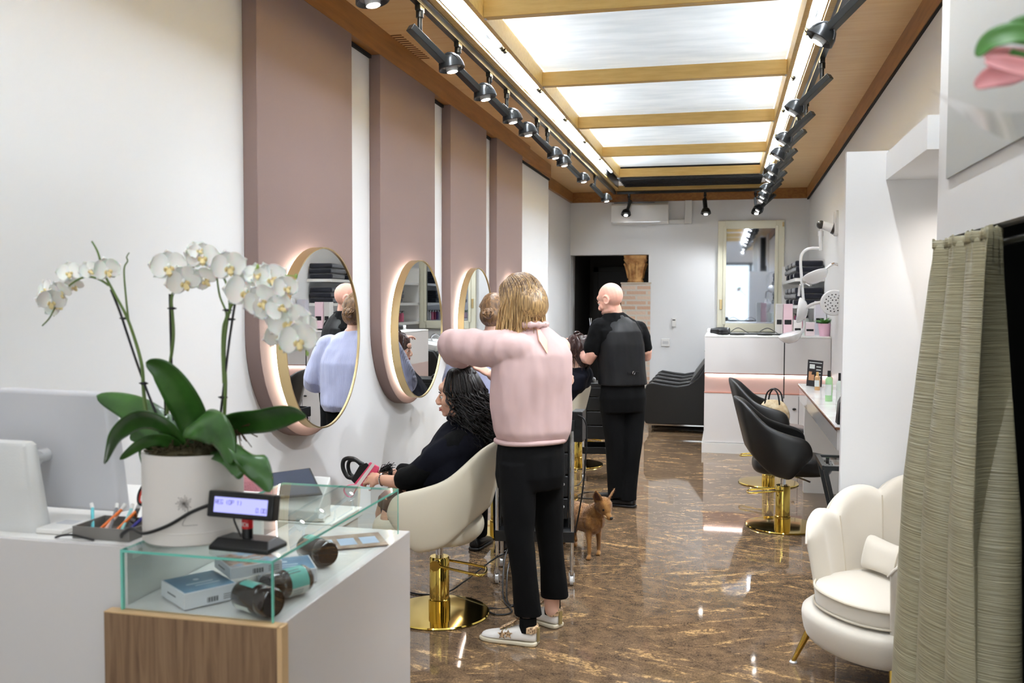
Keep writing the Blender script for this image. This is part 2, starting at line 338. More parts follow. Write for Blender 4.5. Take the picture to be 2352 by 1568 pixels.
# coffer side boards
for n_, x in ((7, -1.345), (8, 0.39)):
    struct('trim_%d' % n_, B(x, x + 0.03, 0.0, 11.6, CZ, CZ + 0.2), M['woodB'])
for n_, (x0, x1) in ((9, (-1.5, -1.46)), (10, (0.5, 0.54))):
    struct('trim_%d' % n_, B(x0, x1, 0.0, 12.7, CZ - 0.02, CZ + 0.12), M['woodB'])
struct('ceiling_channel_left', B(-1.46, -1.345, 0, 12.7, CZ + 0.1, CZ + 0.12), M['blackmetal'])
struct('ceiling_channel_right', B(0.42, 0.5, 0, 12.7, CZ + 0.1, CZ + 0.12), M['blackmetal'])
struct('ceiling_channel_lining', MB().box(-1.462, -1.455, 0, 12.6, CZ - 0.005, CZ + 0.10).box(0.492, 0.502, 0, 12.6, CZ - 0.005, CZ + 0.10), M['blackmetal'])
# beams
bmb = B(-0.85, 0.85, -0.03, 0.03, 0, 0.13)
b0 = None
posn = ['just above the ventilation grille', 'second from the ventilation grille', 'middle of the row over the man in black', 'above the lilac sweater', 'nearest one wholly in view', 'at the top edge of the photo', 'out over the reception desk']
for i in range(7):
    y = 11.53 - 1.65 * i
    if i == 0:
        b0 = thing('ceiling_beam', '', 'beam', (-0.4625, y, CZ), 0, 'pine beams across the ceiling coffer')
        obj('beam_body', B(-0.8525, 0.8525, -0.03, 0.03, 0, 0.10), M['woodB'], b0, bevel=0.003)
        for s in (-1, 1): obj('end_bracket', B(s * 0.8525 - (0.012 if s > 0 else 0), s * 0.8525 + (0 if s > 0 else 0.012), -0.012, 0.012, -0.006, 0.0), M['silver'], b0)
        o = b0
    else: o = dup(b0, (-0.4625, y, CZ))
    o['label'] = 'yellow pine beam across the ceiling coffer, ' + posn[i]
# frosted panels between the beams and lamps above them
for i in range(7):
    y1 = 11.529 - 1.65 * i; y0 = y1 - 1.648
    pn = obj('ceiling_panel', B(-1.31, 0.385, y0, y1, CZ + 0.125, CZ + 0.131), M['frost'])
    tag(pn, 'white frosted luminous panel in the coffer ' + ['farthest from the camera', 'second from the far end', 'third from the far end', 'fourth from the far end, whitest at its corners', 'cut by the top edge of the photo', 'nearest the shop front', 'over the entrance'][i], 'ceiling panel', 'luminous ceiling panels')
struct('trim_11', B(-1.5, 0.54, 12.65, 12.72, CZ - 0.03, CZ + 0.02), M['woodB'])

def arealight(name, loc, rot, sx, sy, e, c=(1, 0.97, 0.93)):
    l = bpy.data.lights.new(name, 'AREA'); l.shape = 'RECTANGLE'; l.size = sx; l.size_y = sy; l.energy = e; l.color = c
    o = bpy.data.objects.new(name, l); COL.objects.link(o); o.location = loc; o.rotation_euler = rot; return o
# fluorescent tubes in the two side channels and above the panels' edges
def tube_lamp(label, x, y, z, grp, L=1.12):
    t = thing('fluorescent_tube', label, 'lamp', (x, y, z), 0, grp)
    obj('glass_tube', MB().cyl((0, 0.06, 0), (0, L - 0.06, 0), 0.016, n=12), M['tube'], t)
    for a, b_ in ((0, 0.06), (L - 0.06, L)): obj('end_cap', MB().cyl((0, a, 0), (0, b_, 0), 0.02, n=12), M['blackmetal'], t)
    return t
tl = tube_lamp('', -1.405, 0, CZ + 0.055, 'tubes in the left ceiling channel')
tr = tube_lamp('', 0.455, 0, CZ + 0.055, 'tubes in the right ceiling channel')
for side, t0, x in (('left', tl, -1.405), ('right', tr, 0.455)):
    for i in range(10):
        y = 11.45 - 1.15 * (i + 1) + 0.02
        o = t0 if i == 0 else dup(t0, (x, y, CZ + 0.055)); o.location = (x, y, CZ + 0.055)
        o['label'] = 'fluorescent tube in the %s ceiling channel, number %s from the far end' % (side, ['one', 'two', 'three', 'four', 'five', 'six', 'seven', 'eight', 'nine', 'ten'][i])
em = M['tube2'] = emis('backlight_tube', (236, 244, 255), PANEL_E)
for sx, x in (('left', -1.24), ('right', 0.32)):
    for i in range(7):
        y1 = 11.5 - 1.65 * i
        o = obj('backlight_tube', MB().cyl((x, y1 - 1.5, CZ + 0.27), (x, y1 - 0.09, CZ + 0.27), 0.016, n=8).box(x - 0.02, x + 0.02, y1 - 0.85, y1 - 0.80, CZ + 0.28, 3.551), em)
        tag(o, 'backlight tube glowing behind the %s edge of a frosted ceiling panel' % sx, 'lamp', 'backlight tubes above the %s panel edges' % sx)
# ventilation grille
g = thing('ventilation_grille', 'long black slatted ventilation grille at the far end of the ceiling coffer', 'grille', (-0.4625, 11.62, CZ))
obj('grille_back', B(-0.9, 0.9, 0, 1.0, 0.14, 0.15), M['dark'], g)
for k in range(7): obj('slat', B(-0.9, 0.9, 0.06 + k * 0.145, 0.09 + k * 0.145, 0.0, 0.05), M['blackmetal'], g)
for k in range(5): obj('cross_bar', B(-0.86 + k * 0.43 - 0.005, -0.86 + k * 0.43 + 0.005, 0, 1.0, 0.05, 0.06), M['blackmetal'], g)
# small air slots in veneer
v = thing('air_vent', 'slotted vent cut in the wooden ceiling above the mauve panels', 'vent', (-1.94, 5.38, CZ))
for k in range(13): obj('slot', B(-0.07, 0.07, -0.27 + k * 0.043, -0.27 + k * 0.043 + 0.016, -0.002, 0.001), mat('slot_dark', (110, 66, 24), 0.7) if k == 0 else bpy.data.materials['slot_dark'], v)

# lighting track and spots
def track(name_label, p0, p1):
    t = thing('lighting_track', name_label, 'track', (0, 0, 0))
    obj('rail', MB().beam(p0, p1, 0.035, 0.035), M['blackmetal'], t)
    q0 = Vector(p0) + V(0, 0, 0.026); q1 = Vector(p1) + V(0, 0, 0.026)
    obj('rail_cover', MB().beam(q0, q1, 0.055, 0.018), M['chrome'], t); return t
TZ = 3.085
track('long black lighting track along the left of the ceiling coffer', (-1.53, 0.3, TZ), (-1.53, 12.84, TZ))
track('long black lighting track along the right of the ceiling coffer', (0.56, 0.3, TZ), (0.56, 12.84, TZ))
track('short black lighting track in front of the air conditioner', (-1.5, 12.84, TZ), (0.53, 12.84, TZ))
def spotlight(loc, d, head_dir=(0, 0, -1), label='', grp=None, L=0.26, pw=1.15):
    """loc = rail point; d = direction of the driver box, which ends in the dome"""
    t = thing('track_spotlight', label, 'spotlight', loc, 0, grp)
    obj('adapter', MB().cbox((0, 0, -0.03), (0.03, 0.07, 0.03)), M['blackmetal'], t, bevel=0.003)
    sm = MB().cyl((0, 0, -0.04), (0, 0, -0.075), 0.02, n=12).cyl((0, 0, -0.075), (0, 0, -0.17), 0.013, n=12).cyl((-0.02, 0, -0.165), (0.02, 0, -0.165), 0.014, n=12)
    obj('stem', sm, M['blackmetal'], t)
    d = Vector(d).normalized(); c0 = V(0, 0, -0.17) - d * 0.07; c1 = V(0, 0, -0.17) + d * (L - 0.07)
    obj('driver_box', MB().beam(c0, c1, 0.05, 0.036), M['blackmetal'], t, bevel=0.003)
    hd = Vector(head_dir).normalized(); q = hd.to_track_quat('-Z', 'Y').to_matrix().to_4x4(); hc = c1 + d * 0.05 ; q.translation = hc
    prof = [(0.008, 0.084), (0.03, 0.078), (0.05, 0.06), (0.064, 0.032), (0.07, 0.0), (0.066, -0.002), (0.05, 0.012), (0.034, 0.012)]
    h = obj('dome', MB().lathe(prof, n=28, M=q, cap=True), M['blackmetal'], t)
    rb = MB()
    for k in range(5):
        x = -0.04 + 0.02 * k; rb.tube([q @ V(x, 0.062 * math.sin(a) * 0.9, 0.006 + 0.08 * math.cos(a) * math.sqrt(max(0.1, 1 - (x / 0.07) ** 2))) for a in [R(-75 + 15 * j) for j in range(11)]], 0.0035, 5)
    obj('cooling_rib', rb, M['blackmetal'], h)
    obj('collar', MB().lathe([(0.034, 0.02), (0.030, -0.016), (0.024, -0.014), (0.024, 0.0)], n=24, M=q), M['silver'], h)
    obj('lens', MB().lathe([(0.001, -0.017), (0.0235, -0.017), (0.0235, -0.012)], n=20, M=q), M['lens'], h)
    l = bpy.data.lights.new('lamp', 'SPOT'); l.energy = SPOT_W * pw; l.spot_size = R(100); l.spot_blend = 0.6; l.shadow_soft_size = 0.03; l.color = (0.90, 0.95, 1.0)
    lo = bpy.data.objects.new('lamp', l); COL.objects.link(lo); lo.parent = t; lo.location = hc + hd * 0.025; lo.rotation_mode = 'QUATERNION'; lo.rotation_quaternion = hd.to_track_quat('-Z', 'Y')
    return t
GL = 'black spotlights on the left track'; GR = 'black spotlights on the right track'
ords = ['nearest the camera, cut by the photo edge', 'second from the camera', 'third from the camera', 'fourth from the camera', 'fifth from the camera', 'sixth from the camera', 'seventh from the camera', 'eighth from the camera', 'ninth from the camera, apart from the rest', 'tenth from the camera', 'eleventh from the camera', 'last, at the far end']
for i, y in enumerate((3.52, 4.62, 5.3, 6.02, 6.51, 7.59, 8.03, 9.17, 11.0)):
    d = (0.15, 0.2, -0.16)
    dv = Vector(d).normalized(); off = dv * 0.24
    spotlight((-1.53, y - off.y, TZ), d, (0.2, 0.0, -1), 'black dome spotlight on the left track, ' + ords[i], GL, pw=.6 if y < 5 else .9 if y < 7 else 1.3)
for i, y in enumerate((4.43, 6.07, 7.19, 7.9, 8.85, 9.37, 10.29, 10.88, 11.25, 12.43)):
    d = (-0.17, 0.12, -0.15); off = Vector(d).normalized() * 0.24
    spotlight((0.56, y - off.y, TZ), d, (-0.7, 0.0, -1), 'black dome spotlight on the right track, ' + ords[i], GR, pw=4.2 if y < 7 else 2.9)
spotlight((0.56, 3.0, TZ), (-0.17, 0.12, -0.15), (-0.75, 0.55, -1), 'added unseen dome spotlight on the right track, brightening the left wall below the mirrors', GR, pw=3.5)  # lamp added out of view to lift the lower left wall
for i, (x, dd, hd) in enumerate(((-1.33, (-0.3, -0.1, -1), (0, -0.5, -1)), (-0.29, (0.1, -0.15, -1), (0, -0.3, -1)), (0.38, (0.1, 0, -1), (0, -0.35, -1)))):
    spotlight((x, 12.84, TZ), dd, hd, 'black dome spotlight on the far cross track, ' + ['in front of the air conditioner', 'right of the air conditioner pipe', 'above the framed mirror'][i], 'black spotlights on the far track', L=0.16, pw=.6)
CR = (Matrix.Rotation(R(13.17), 3, 'Z') @ Matrix.Rotation(R(87.4), 3, 'X') @ Matrix.Rotation(R(0.2), 3, 'Z'))
def at(u, v, Y):
    """point at room depth Y seen along a measured direction of the photo"""
    d = CR @ V((u - 1176) / FPX, -(v - 784) / FPX, -1); return V(0, 0, CAMH) + d * (Y / d.y)
# ------------------------------------------------------------------ wall panels and round mirrors
def arc_panel(w, top, cz, n=28):
    r = w / 2; pts = [(-r, top), (-r, cz)] + [(-r * math.cos(PI * k / n), cz - r * math.sin(PI * k / n)) for k in range(1, n)] + [(r, cz), (r, top)]
    return pts
MY = MYS = [4.03, 5.44, 6.81, 8.17]
ordm = ['nearest the camera, behind the orchid', 'second from the camera, above the seated woman', 'third from the camera', 'farthest, behind the woman in pink']
TOX = Matrix(((0, 0, 1, 0), (1, 0, 0, 0), (0, 1, 0, 0), (0, 0, 0, 1)))   # (y, z, x) -> world
def rim(mb, r0, r1, x0, x1, n=72):
    rings = []
    for r, x in ((r0, x0), (r1, x0), (r1, x1), (r0, x1)): rings.append((r, x))
    R_ = [[Vector((x, r * math.cos(2 * PI * k / n), r * math.sin(2 * PI * k / n))) for k in range(n)] for r, x in rings]
    return mb.loft(R_, cap=False, close=True)
m0 = None
for i, y in enumerate(MY):
    p = obj('wall_panel', MB().prism(arc_panel(1.005, 2.975, 1.43), 0.0, 0.068, Matrix.Translation((-2.0, y, 0)) @ TOX), M['mauve'], bevel=0.003)
    tag(p, 'tall mauve wall panel with a rounded foot, ' + ordm[i].replace(', above the seated woman', ''), 'wall panel', 'mauve wall panels')
    if i == 0:
        m0 = thing('round_mirror', '', 'mirror', (-1.932, y, 1.397), 0, 'round backlit mirrors')
        obj('frame', rim(MB(), 0.424, 0.431, 0.03, 0.078), M['goldsatin'], m0)
        obj('mirror_glass', MB().lathe([(0.0005, 0.0), (0.425, 0.0), (0.425, 0.004), (0.0005, 0.004)], n=72, M=Matrix.Translation((0.068, 0, 0)) @ Matrix.Rotation(R(90), 4, 'Y')), M['mirror'], m0)
        obj('back_plate', MB().lathe([(0.0005, 0.0), (0.40, 0.0), (0.40, 0.02), (0.0005, 0.02)], n=48, M=Matrix.Translation((0.03, 0, 0)) @ Matrix.Rotation(R(90), 4, 'Y')), M['white'], m0)
        obj('light_ring', rim(MB(), 0.375, 0.395, 0.004, 0.03), M['ringled'], m0)
        o = m0
    else: o = dup(m0, (-1.932, y, 1.397))
    o['label'] = 'round gold-rimmed mirror with glowing edge, ' + ordm[i]
m0.rotation_euler = (0, 0, R(1.2))   # hangs a touch askew

# ------------------------------------------------------------------ reception: white desk and display counter
def strokes(mb, txt, x, z, h, y, t=0.0, dx=None, slant=0, M_=None):
    """blocky stroke lettering in the xz plane at depth y"""
    G = {'R': [(0, 0, 0, 1), (0, 1, 1, 1), (1, 1, 1, .5), (0, .5, 1, .5), (.4, .5, 1, 0)], 'E': [(0, 0, 0, 1), (0, 1, 1, 1), (0, .5, .8, .5), (0, 0, 1, 0)], 'G': [(1, .8, 1, 1), (1, 1, 0, 1), (0, 1, 0, 0), (0, 0, 1, 0), (1, 0, 1, .45), (1, .45, .5, .45)],
         'O': [(0, 0, 0, 1), (0, 1, 1, 1), (1, 1, 1, 0), (1, 0, 0, 0)], 'P': [(0, 0, 0, 1), (0, 1, 1, 1), (1, 1, 1, .5), (1, .5, 0, .5)], '(': [(.7, 1, .3, .7), (.3, .7, .3, .3), (.3, .3, .7, 0)], ')': [(.3, 1, .7, .7), (.7, .7, .7, .3), (.7, .3, .3, 0)],
         '1': [(.5, 0, .5, 1), (.5, 1, .2, .8)], '0': [(0, 0, 0, 1), (0, 1, 1, 1), (1, 1, 1, 0), (1, 0, 0, 0)], '.': [(.4, 0, .5, .08)], 'C': [(1, 1, 0, 1), (0, 1, 0, 0), (0, 0, 1, 0)], 'H': [(0, 0, 0, 1), (1, 0, 1, 1), (0, .5, 1, .5)], ' ': []}
    w = h * 0.55; dx = dx or h * 0.85; t = t or h * 0.13
    for ch in txt:
        for x0, z0, x1, z1 in G.get(ch, []):
            mb.beam((x + x0 * w, y, z + z0 * h), (x + x1 * w + 1e-4, y, z + z1 * h), t, 0.0006, up=(0, 1, 0))
        x += dx
    return mb
dk = thing('reception_desk', 'long white glossy reception desk left of the glass display counter', 'desk', (-1.66, 2.05, 0))
obj('front_panel', B(-0.335, 0.29, -0.185, -0.165, 0, 0.992), M['lacquer'], dk)
obj('worktop', B(-0.335, 0.29, -0.165, 0.47, 0.96, 0.99), M['white'], dk)
obj('side_panel', B(0.27, 0.29, -0.165, 0.47, 0, 0.96), M['lacquer'], dk)
dc = thing('display_counter', 'white display counter with an oak front board under the glass case', 'counter', (-1.16, 1.8, 0))
obj('counter_body', B(-0.205, 0.21, 0.018, 0.87, 0, 0.858), M['lacquer'], dc, bevel=0.002)
obj('front_board', B(-0.226, 0.2105, 0.0, 0.016, 0, 0.86), M['oak'], dc)
eb = MB(); eb.box(-0.226, 0.2125, -0.001, 0.017, 0.86, 0.864).box(0.2105, 0.2135, -0.001, 0.017, 0, 0.864)
e = MB().box(-0.226, 0.2135, -0.0005, 0.03, 0.858, 0.8605).box(0.2105, 0.222, -0.0005, 0.03, 0, 0.8605)
obj('edge_band', e, M['oakedge'], dc)
gc = thing('glass_case', 'clear glass display case with green edges on the oak-fronted counter', 'display case', (-1.16, 1.82, 0.8605))
GX0, GX1, GY0, GY1, GZ = -0.195, 0.19, 0.0, 0.80, 0.14
for nm, b in (('front_pane', (GX0, GX1, GY0, GY0 + 0.006, 0, GZ - .0065)), ('left_pane', (GX0, GX0 + .006, GY0 + .0065, GY1 - .0065, 0, GZ - .0065)), ('right_pane', (GX1 - .006, GX1, GY0 + .0065, GY1 - .0065, 0, GZ - .0065)), ('back_pane', (GX0, GX1, GY1 - .006, GY1, 0, GZ - .0065)), ('top_pane', (GX0, GX1, GY0, GY1, GZ - .006, GZ))):
    g_ = obj(nm, B(*b), M['glass'], gc, smooth=False)
    x0, x1, y0, y1, z0, z1 = b; q = MB(); e = 0.0004
    if nm == 'top_pane': q.box(x0 - e, x1 + e, y0 - e, y0 + e, z0, z1).box(x1 - e, x1 + e, y0, y1, z0, z1).box(x0 - e, x0 + e, y0, y1, z0, z1).box(x0, x1, y1 - e, y1 + e, z0, z1)
    elif nm == 'front_pane': q.box(x0 - e, x0 + .0055, y0 - e, y1 + e, z0, z1).box(x1 - .002, x1 + e, y0 - e, y1 + e, z0, z1)
    elif nm == 'back_pane': q.box(x1 - e, x1 + e, y0, y1, z0, z1)
    else: q.box(x0, x1, y0 - e, y0 + e, z0, z1)
    obj('pane_edge', q, M['glassedge'], g_, smooth=False)

GT = 0.8605 + GZ    # glass top height
# customer display on the glass top
cd = thing('customer_display', 'small black customer display with a lit violet screen on the glass case', 'cash register display', (-1.075, 1.90, GT + 0.0005), R(-4))
prof = [(-0.085, -0.045), (0.085, -0.045), (0.062, 0.045), (-0.062, 0.045)]
bm_ = MB(); bm_.loft([[V(-0.078, -0.04, 0), V(0.078, -0.04, 0), V(0.078, 0.045, 0), V(-0.078, 0.045, 0)], [V(-0.078, -0.04, 0.01), V(0.078, -0.04, 0.01), V(0.078, 0.045, 0.01), V(-0.078, 0.045, 0.01)], [V(-0.068, -0.02, 0.026), V(0.068, -0.02, 0.026), V(0.06, 0.03, 0.026), V(-0.06, 0.03, 0.026)]])
obj('base', bm_, M['black'], cd, bevel=0.002)
obj('pole', MB().cyl((0, 0, 0.026), (0, 0, 0.08), 0.0125, n=20), M['black'], cd)
st = obj('red_sticker', MB().cyl((0, 0, 0.048), (0, 0, 0.07), 0.0130, n=20), mat('red_sticker', (196, 30, 34), 0.4), cd)
obj('lettering', strokes(MB(), 'RCH', -0.0085, 0.0545, 0.008, -0.0132), mat('white_ink', (240, 240, 240), 0.5), st)
HM = Matrix.Translation((0, -0.012, 0.103)) @ Matrix.Rotation(R(-10), 4, 'X')
h = obj('display_head', MB().box(-0.087, 0.087, -0.018, 0.012, -0.03, 0.03, HM), M['black'], cd, bevel=0.004)
sc_ = obj('screen', MB().box(-0.068, 0.072, -0.0188, -0.018, -0.018, 0.017, HM), emis('lcd_violet', (176, 178, 250), 0.5), h)
tx = MB(); strokes(tx, 'REG (OP 1)', -0.065, 0.001, 0.0095, -0.0192, t=0.0011, dx=0.0072); strokes(tx, '0.00', 0.044, -0.0125, 0.0095, -0.0192, t=0.0011, dx=0.0068)
tx.v = [tuple(HM @ Vector(p)) for p in tx.v]
obj('screen_text', tx, mat('lcd_text', (96, 92, 170), 0.5), sc_)
obj('short_lead', MB().tube(crv([(-0.03, -0.008, 0.085), (-0.026, -0.014, 0.068), (-0.014, -0.016, 0.045), (-0.006, -0.016, 0.03)]), 0.0022, 6), M['black'], cd)
cbl = obj('cable', MB().tube(crv([(-1.165, 1.885, GT + 0.10), (-1.20, 1.865, GT + 0.085), (-1.25, 1.85, GT + 0.055), (-1.32, 1.86, GT + 0.03), (-1.37, 1.885, GT + 0.032), (-1.41, 1.90, GT + 0.012), (-1.43, 1.93, 0.995)]), 0.0042, 8), M['black'])
tag(cbl, 'thick black cable running from the customer display across the white pot', 'cable')
# tablet on white stand, pink package, receipts : on a low shelf of the desk behind the glass case
tb = thing('tablet', 'dark tablet propped at a slant on a white stand behind the glass case', 'tablet', tuple(at(680, 1140, 2.72)))
def tq(z_off, shr, cs=((625, 1143, 2.70), (740, 1133, 2.70), (712, 1073, 2.79), (622, 1085, 2.79))):
    o_ = at(680, 1140, 2.72); P_ = [at(*c) - o_ for c in cs]; m_ = sum(P_, V(0, 0, 0)) / 4; n_ = (P_[1] - P_[0]).cross(P_[3] - P_[0]).normalized()
    return [m_ + (p - m_) * shr + n_ * z_off for p in P_]
obj('tablet_body', MB().loft([tq(-.010, 1.0), tq(0, 1.0)]), M['black'], tb, bevel=0.003)
obj('screen', MB().loft([tq(0.0, .93), tq(0.0006, .93)]), mat('tablet_screen', (62, 70, 88), 0.12), tb)
so_ = at(680, 1140, 2.72)
sq = [at(632, 1143, 2.71) - so_, at(736, 1136, 2.71) - so_]; zb = .861 - so_.z
obj('stand', MB().loft([[V(sq[0].x, -.03, zb), V(sq[1].x, -.03, zb), V(sq[1].x, .07, zb), V(sq[0].x, .07, zb)], [V(sq[0].x, -.03, zb + .035), V(sq[1].x, -.03, zb + .035), V(sq[1].x, .07, zb + .13), V(sq[0].x, .07, zb + .13)]]), M['white'], tb, bevel=0.004)
bk = thing('back_counter', 'low white back counter behind the glass case carrying the tablet', 'counter', (-1.35, 2.82, 0))
obj('worktop', B(-0.36, 0.13, -0.14, 0.12, 0.83, 0.86), M['white'], bk, bevel=0.003)
obj('counter_panel', B(-0.35, 0.12, -0.13, 0.10, 0, 0.83), M['lacquer'], bk)
pk = organic('package', MB().ell((-1.545, 2.78, 0.950), (0.055, 0.03, 0.062)).ell((-1.495, 2.77, 0.942), (0.040, 0.03, 0.052)).box(-1.58, -1.47, 2.76, 2.80, .861, .95), mat('pink_glitter', (226, 150, 160), 0.25, coat=0.6, bump=0.5, bscale=120), None, 0.004, 2)
tag(pk, 'shiny pink glittery package between the white pot and the tablet', 'package')
rl = thing('receipt_roll', 'curled strip of white receipt paper lying before the tablet stand', 'paper', (-1.30, 2.70, 0.861))
obj('roll', MB().tube([(-0.045, 0, 0.012), (0.045, 0.006, 0.012)], 0.012, 16), M['white'], rl)

# monitor seen from behind, tapered stand
mo = thing('computer_monitor', 'white computer monitor seen from behind at the left edge', 'monitor', (-1.86, 2.28, 0.99), R(8))
MMx = Matrix.Translation((0, 0, 0)) @ Matrix.Rotation(R(-3), 4, 'X')
mo.location = (-1.75, 2.12, 0.99); mo.rotation_euler = (0, 0, 0)
obj('back_shell', MB().loft([[V(-0.20, -0.012, 0.022), V(0.180, -0.012, 0.020), V(0.140, -0.012, 0.335), V(-0.20, -0.012, 0.34)], [V(-0.205, 0.02, 0.018), V(0.195, 0.02, 0.016), V(0.155, 0.02, 0.340), V(-0.205, 0.02, 0.345)]]), mat('monitor_shell', (196, 196, 200), 0.4), mo, bevel=0.008, seg=3)
obj('hinge', MB().cyl((-0.045, -0.01, 0.165), (-0.045, -0.075, 0.165), 0.019, n=24).cyl((0.0 - .12, -0.06, 0.165), (-0.028, -0.06, 0.165), 0.019, n=24), M['silver'], mo)
obj('stand_column', MB().loft([ring((-0.035, -0.155, 0.0), (0.105, 0, 0), (0, 0.035, 0), 24, 5), ring((-0.045, -0.15, 0.215), (0.075, 0, 0), (0, 0.028, 0), 24, 5), ring((-0.045, -0.15, 0.223), (0.066, 0, 0), (0, 0.022, 0), 24, 5)]).cyl((-.09, -.13, .165), (-.09, -.05, .165), .015), mat('speckled_plastic', (206, 206, 204), 0.6, bump=0.2, bscale=400), mo)
# desk clutter
ob = thing('pen_tray', 'grey desk tray with a dark inside, full of pens', 'tray', (-1.475, 1.975, 0.99))
tr_ = MB().box(-0.085, 0.075, -0.06, 0.06, 0.0, 0.004).box(-0.085, 0.075, -0.06, -0.056, 0.004, 0.03).box(-0.085, 0.075, 0.056, 0.06, 0.004, 0.03).box(-0.085, -0.081, -0.056, 0.056, 0.004, 0.03).box(0.071, 0.075, -0.056, 0.056, 0.004, 0.03)
obj('tray_body', tr_, mat('tray_grey', (120, 116, 112), 0.4), ob)
pc = [((96, 190, 200), 'turquoise'), ((235, 120, 50), 'orange'), ((225, 190, 180), 'pale pink'), ((120, 120, 124), 'grey'), ((240, 130, 60), 'light orange'), ((150, 205, 205), 'mint'), ((60, 60, 150), 'blue')]
for k, (c, nm) in enumerate(pc):
    x = -1.545 + 0.016 * k; a = (-0.9, 0.7, 0.2, -0.4, 0.5, -0.2, 0.9)[k]
    pn = thing('pen', '%s pen leaning up out of the grey desk tray' % nm, 'pen', (x, 1.99, 0.996), 0, 'pens in the desk tray')
    obj('barrel', MB().cyl((0, -0.02, 0), (0.035 * math.sin(a * 1.6), 0.04 * math.cos(a), 0.045), 0.0042, n=10), mat('pen_' + nm.replace(' ', '_'), c, 0.3), pn)
    obj('cap', MB().cyl((0.035 * math.sin(a * 1.6), 0.04 * math.cos(a), 0.046), (0.042 * math.sin(a * 1.6), 0.048 * math.cos(a), 0.056), 0.0048, n=10), M['white'], pn)
sr = thing('scissors', 'pair of scissors with black and red loop handles standing in the desk tray', 'scissors', (-1.462, 2.02, 0.996))
def loopm(c, rx, rz, r, tilt):
    pts = []
    for k in range(25):
        t = 2 * PI * k / 24; x, z = rx * math.cos(t), rz * math.sin(t)
        pts.append(V(c[0] + x * math.cos(tilt) - z * math.sin(tilt), c[1], c[2] + x * math.sin(tilt) + z * math.cos(tilt)))
    return MB().tube(pts, r, 8)
obj('handle', loopm((0.03, 0, 0.088), 0.013, 0.028, 0.0045, -0.4), M['black'], sr)
obj('red_grip', loopm((0.03, -0.001, 0.088), 0.009, 0.023, 0.0028, -0.4), mat('red_rubber', (205, 60, 40), 0.5), sr)
obj('blade', MB().beam((0.018, 0, 0.062), (-0.012, 0, 0.0), 0.012, 0.003, up=(0, 1, 0)), M['chrome'], sr)
ppr = obj('card_reader', B(-1.68, -1.60, 1.93, 2.03, 0.9905, 1.004), M['white'], bevel=0.003); tag(ppr, 'flat white card reader lying on the desk beside the tapered stand', 'card reader')
obj('reader_screen', B(-1.665, -1.615, 1.985, 2.022, 1.004, 1.0045), mat('pale_screen', (190, 192, 196), 0.3), ppr)
sh = obj('paper_sheet', B(-1.66, -1.48, 2.10, 2.27, 0.9905, 0.9915), M['white']); tag(sh, 'blank white paper sheet on the desk behind the card reader', 'paper')
cb2 = obj('desk_cable', MB().tube(crv([(-1.60, 1.905, 0.992), (-1.575, 1.90, 1.0), (-1.545, 1.898, 1.003), (-1.51, 1.90, 0.997), (-1.49, 1.905, 0.992)]), 0.003, 6), M['black']); tag(cb2, 'short loop of black cable at the front edge of the white desk', 'cable')

# goods inside the glass case (case floor z = .8605)
CF = 0.861
bw = mat('carton_white', (214, 214, 220), 0.4); bb = noise_color(mat('carton_blue', (70, 120, 160), 0.35), [(0.35, (58, 104, 140)), (0.65, (104, 150, 182))], (1, 1, 1), 9)
ink = mat('grey_ink', (92, 92, 100), 0.6); inkd = mat('dark_ink', (30, 30, 34), 0.6)
def carton(x, y, z, rz, w, d, h, label, topm, c2=None):
    t = thing('product_box', label, 'box', (x, y, z), rz, 'cartons in the glass case')
    obj('carton', B(-w / 2, w / 2, -d / 2, d / 2, 0, h), bw, t, bevel=0.001)
    obj('top_print', B(-w / 2 + 0.004, w / 2 - 0.004, -d / 2 + 0.004, d / 2 - 0.004, h, h + 0.0004), topm, t)
    q = MB()
    for k in range(9): q.box(w / 2 - 0.075 + k * 0.0032, w / 2 - 0.075 + k * 0.0032 + 0.0012 * (1 + k % 2), -d / 2 - 0.0004, -d / 2, 0.006, 0.018)
    obj('barcode', q, inkd, t)
    q = MB()
    for k in range(3): q.box(w / 2 - 0.035, w / 2 - 0.008, -d / 2 - 0.0004, -d / 2, 0.007 + k * 0.005, 0.0085 + k * 0.005)
    q.box(-w / 2 - 0.0004, -w / 2, -0.02, 0.03, h * 0.45, h * 0.55)
    obj('small_print', q, ink, t)
    q = MB().lathe([(0.0005, 0), (0.007, 0), (0.007, 0.0003), (0.0005, 0.0003)], (0, 0.02, h + 0.0004), n=20).box(-0.035, 0.03, -0.012, -0.006, h + 0.0004, h + 0.0007).box(-0.02, 0.04, -0.028, -0.024, h + 0.0004, h + 0.0007)
    obj('top_mark', q, mat('pale_ink', (190, 208, 222), 0.5) if 'pale_ink' not in bpy.data.materials else bpy.data.materials['pale_ink'], t)
    return t
brown = noise_color(mat('print_brown', (130, 90, 70), 0.4), [(0.4, (90, 56, 44)), (0.5, (190, 150, 130)), (0.62, (140, 170, 200))], (1, 1, 1), 22)
carton(-1.228, 1.94, CF, R(55), 0.13, 0.14, 0.038, 'blue-topped white carton lying lowest at the front of the glass case', bb)
carton(-1.10, 2.135, CF, R(35), 0.14, 0.13, 0.034, 'pale blue carton lying under the stacked one in the glass case', bb)
carton(-1.165, 2.06, CF + 0.0385, R(48), 0.13, 0.13, 0.028, 'white carton with a brown picture, stacked on top inside the glass case', brown)
amber = mat('amber_glass', (34, 20, 12), 0.08, coat=0.6); teal = mat('teal_label', (104, 182, 172), 0.4); wl = mat('white_label', (206, 210, 206), 0.45)
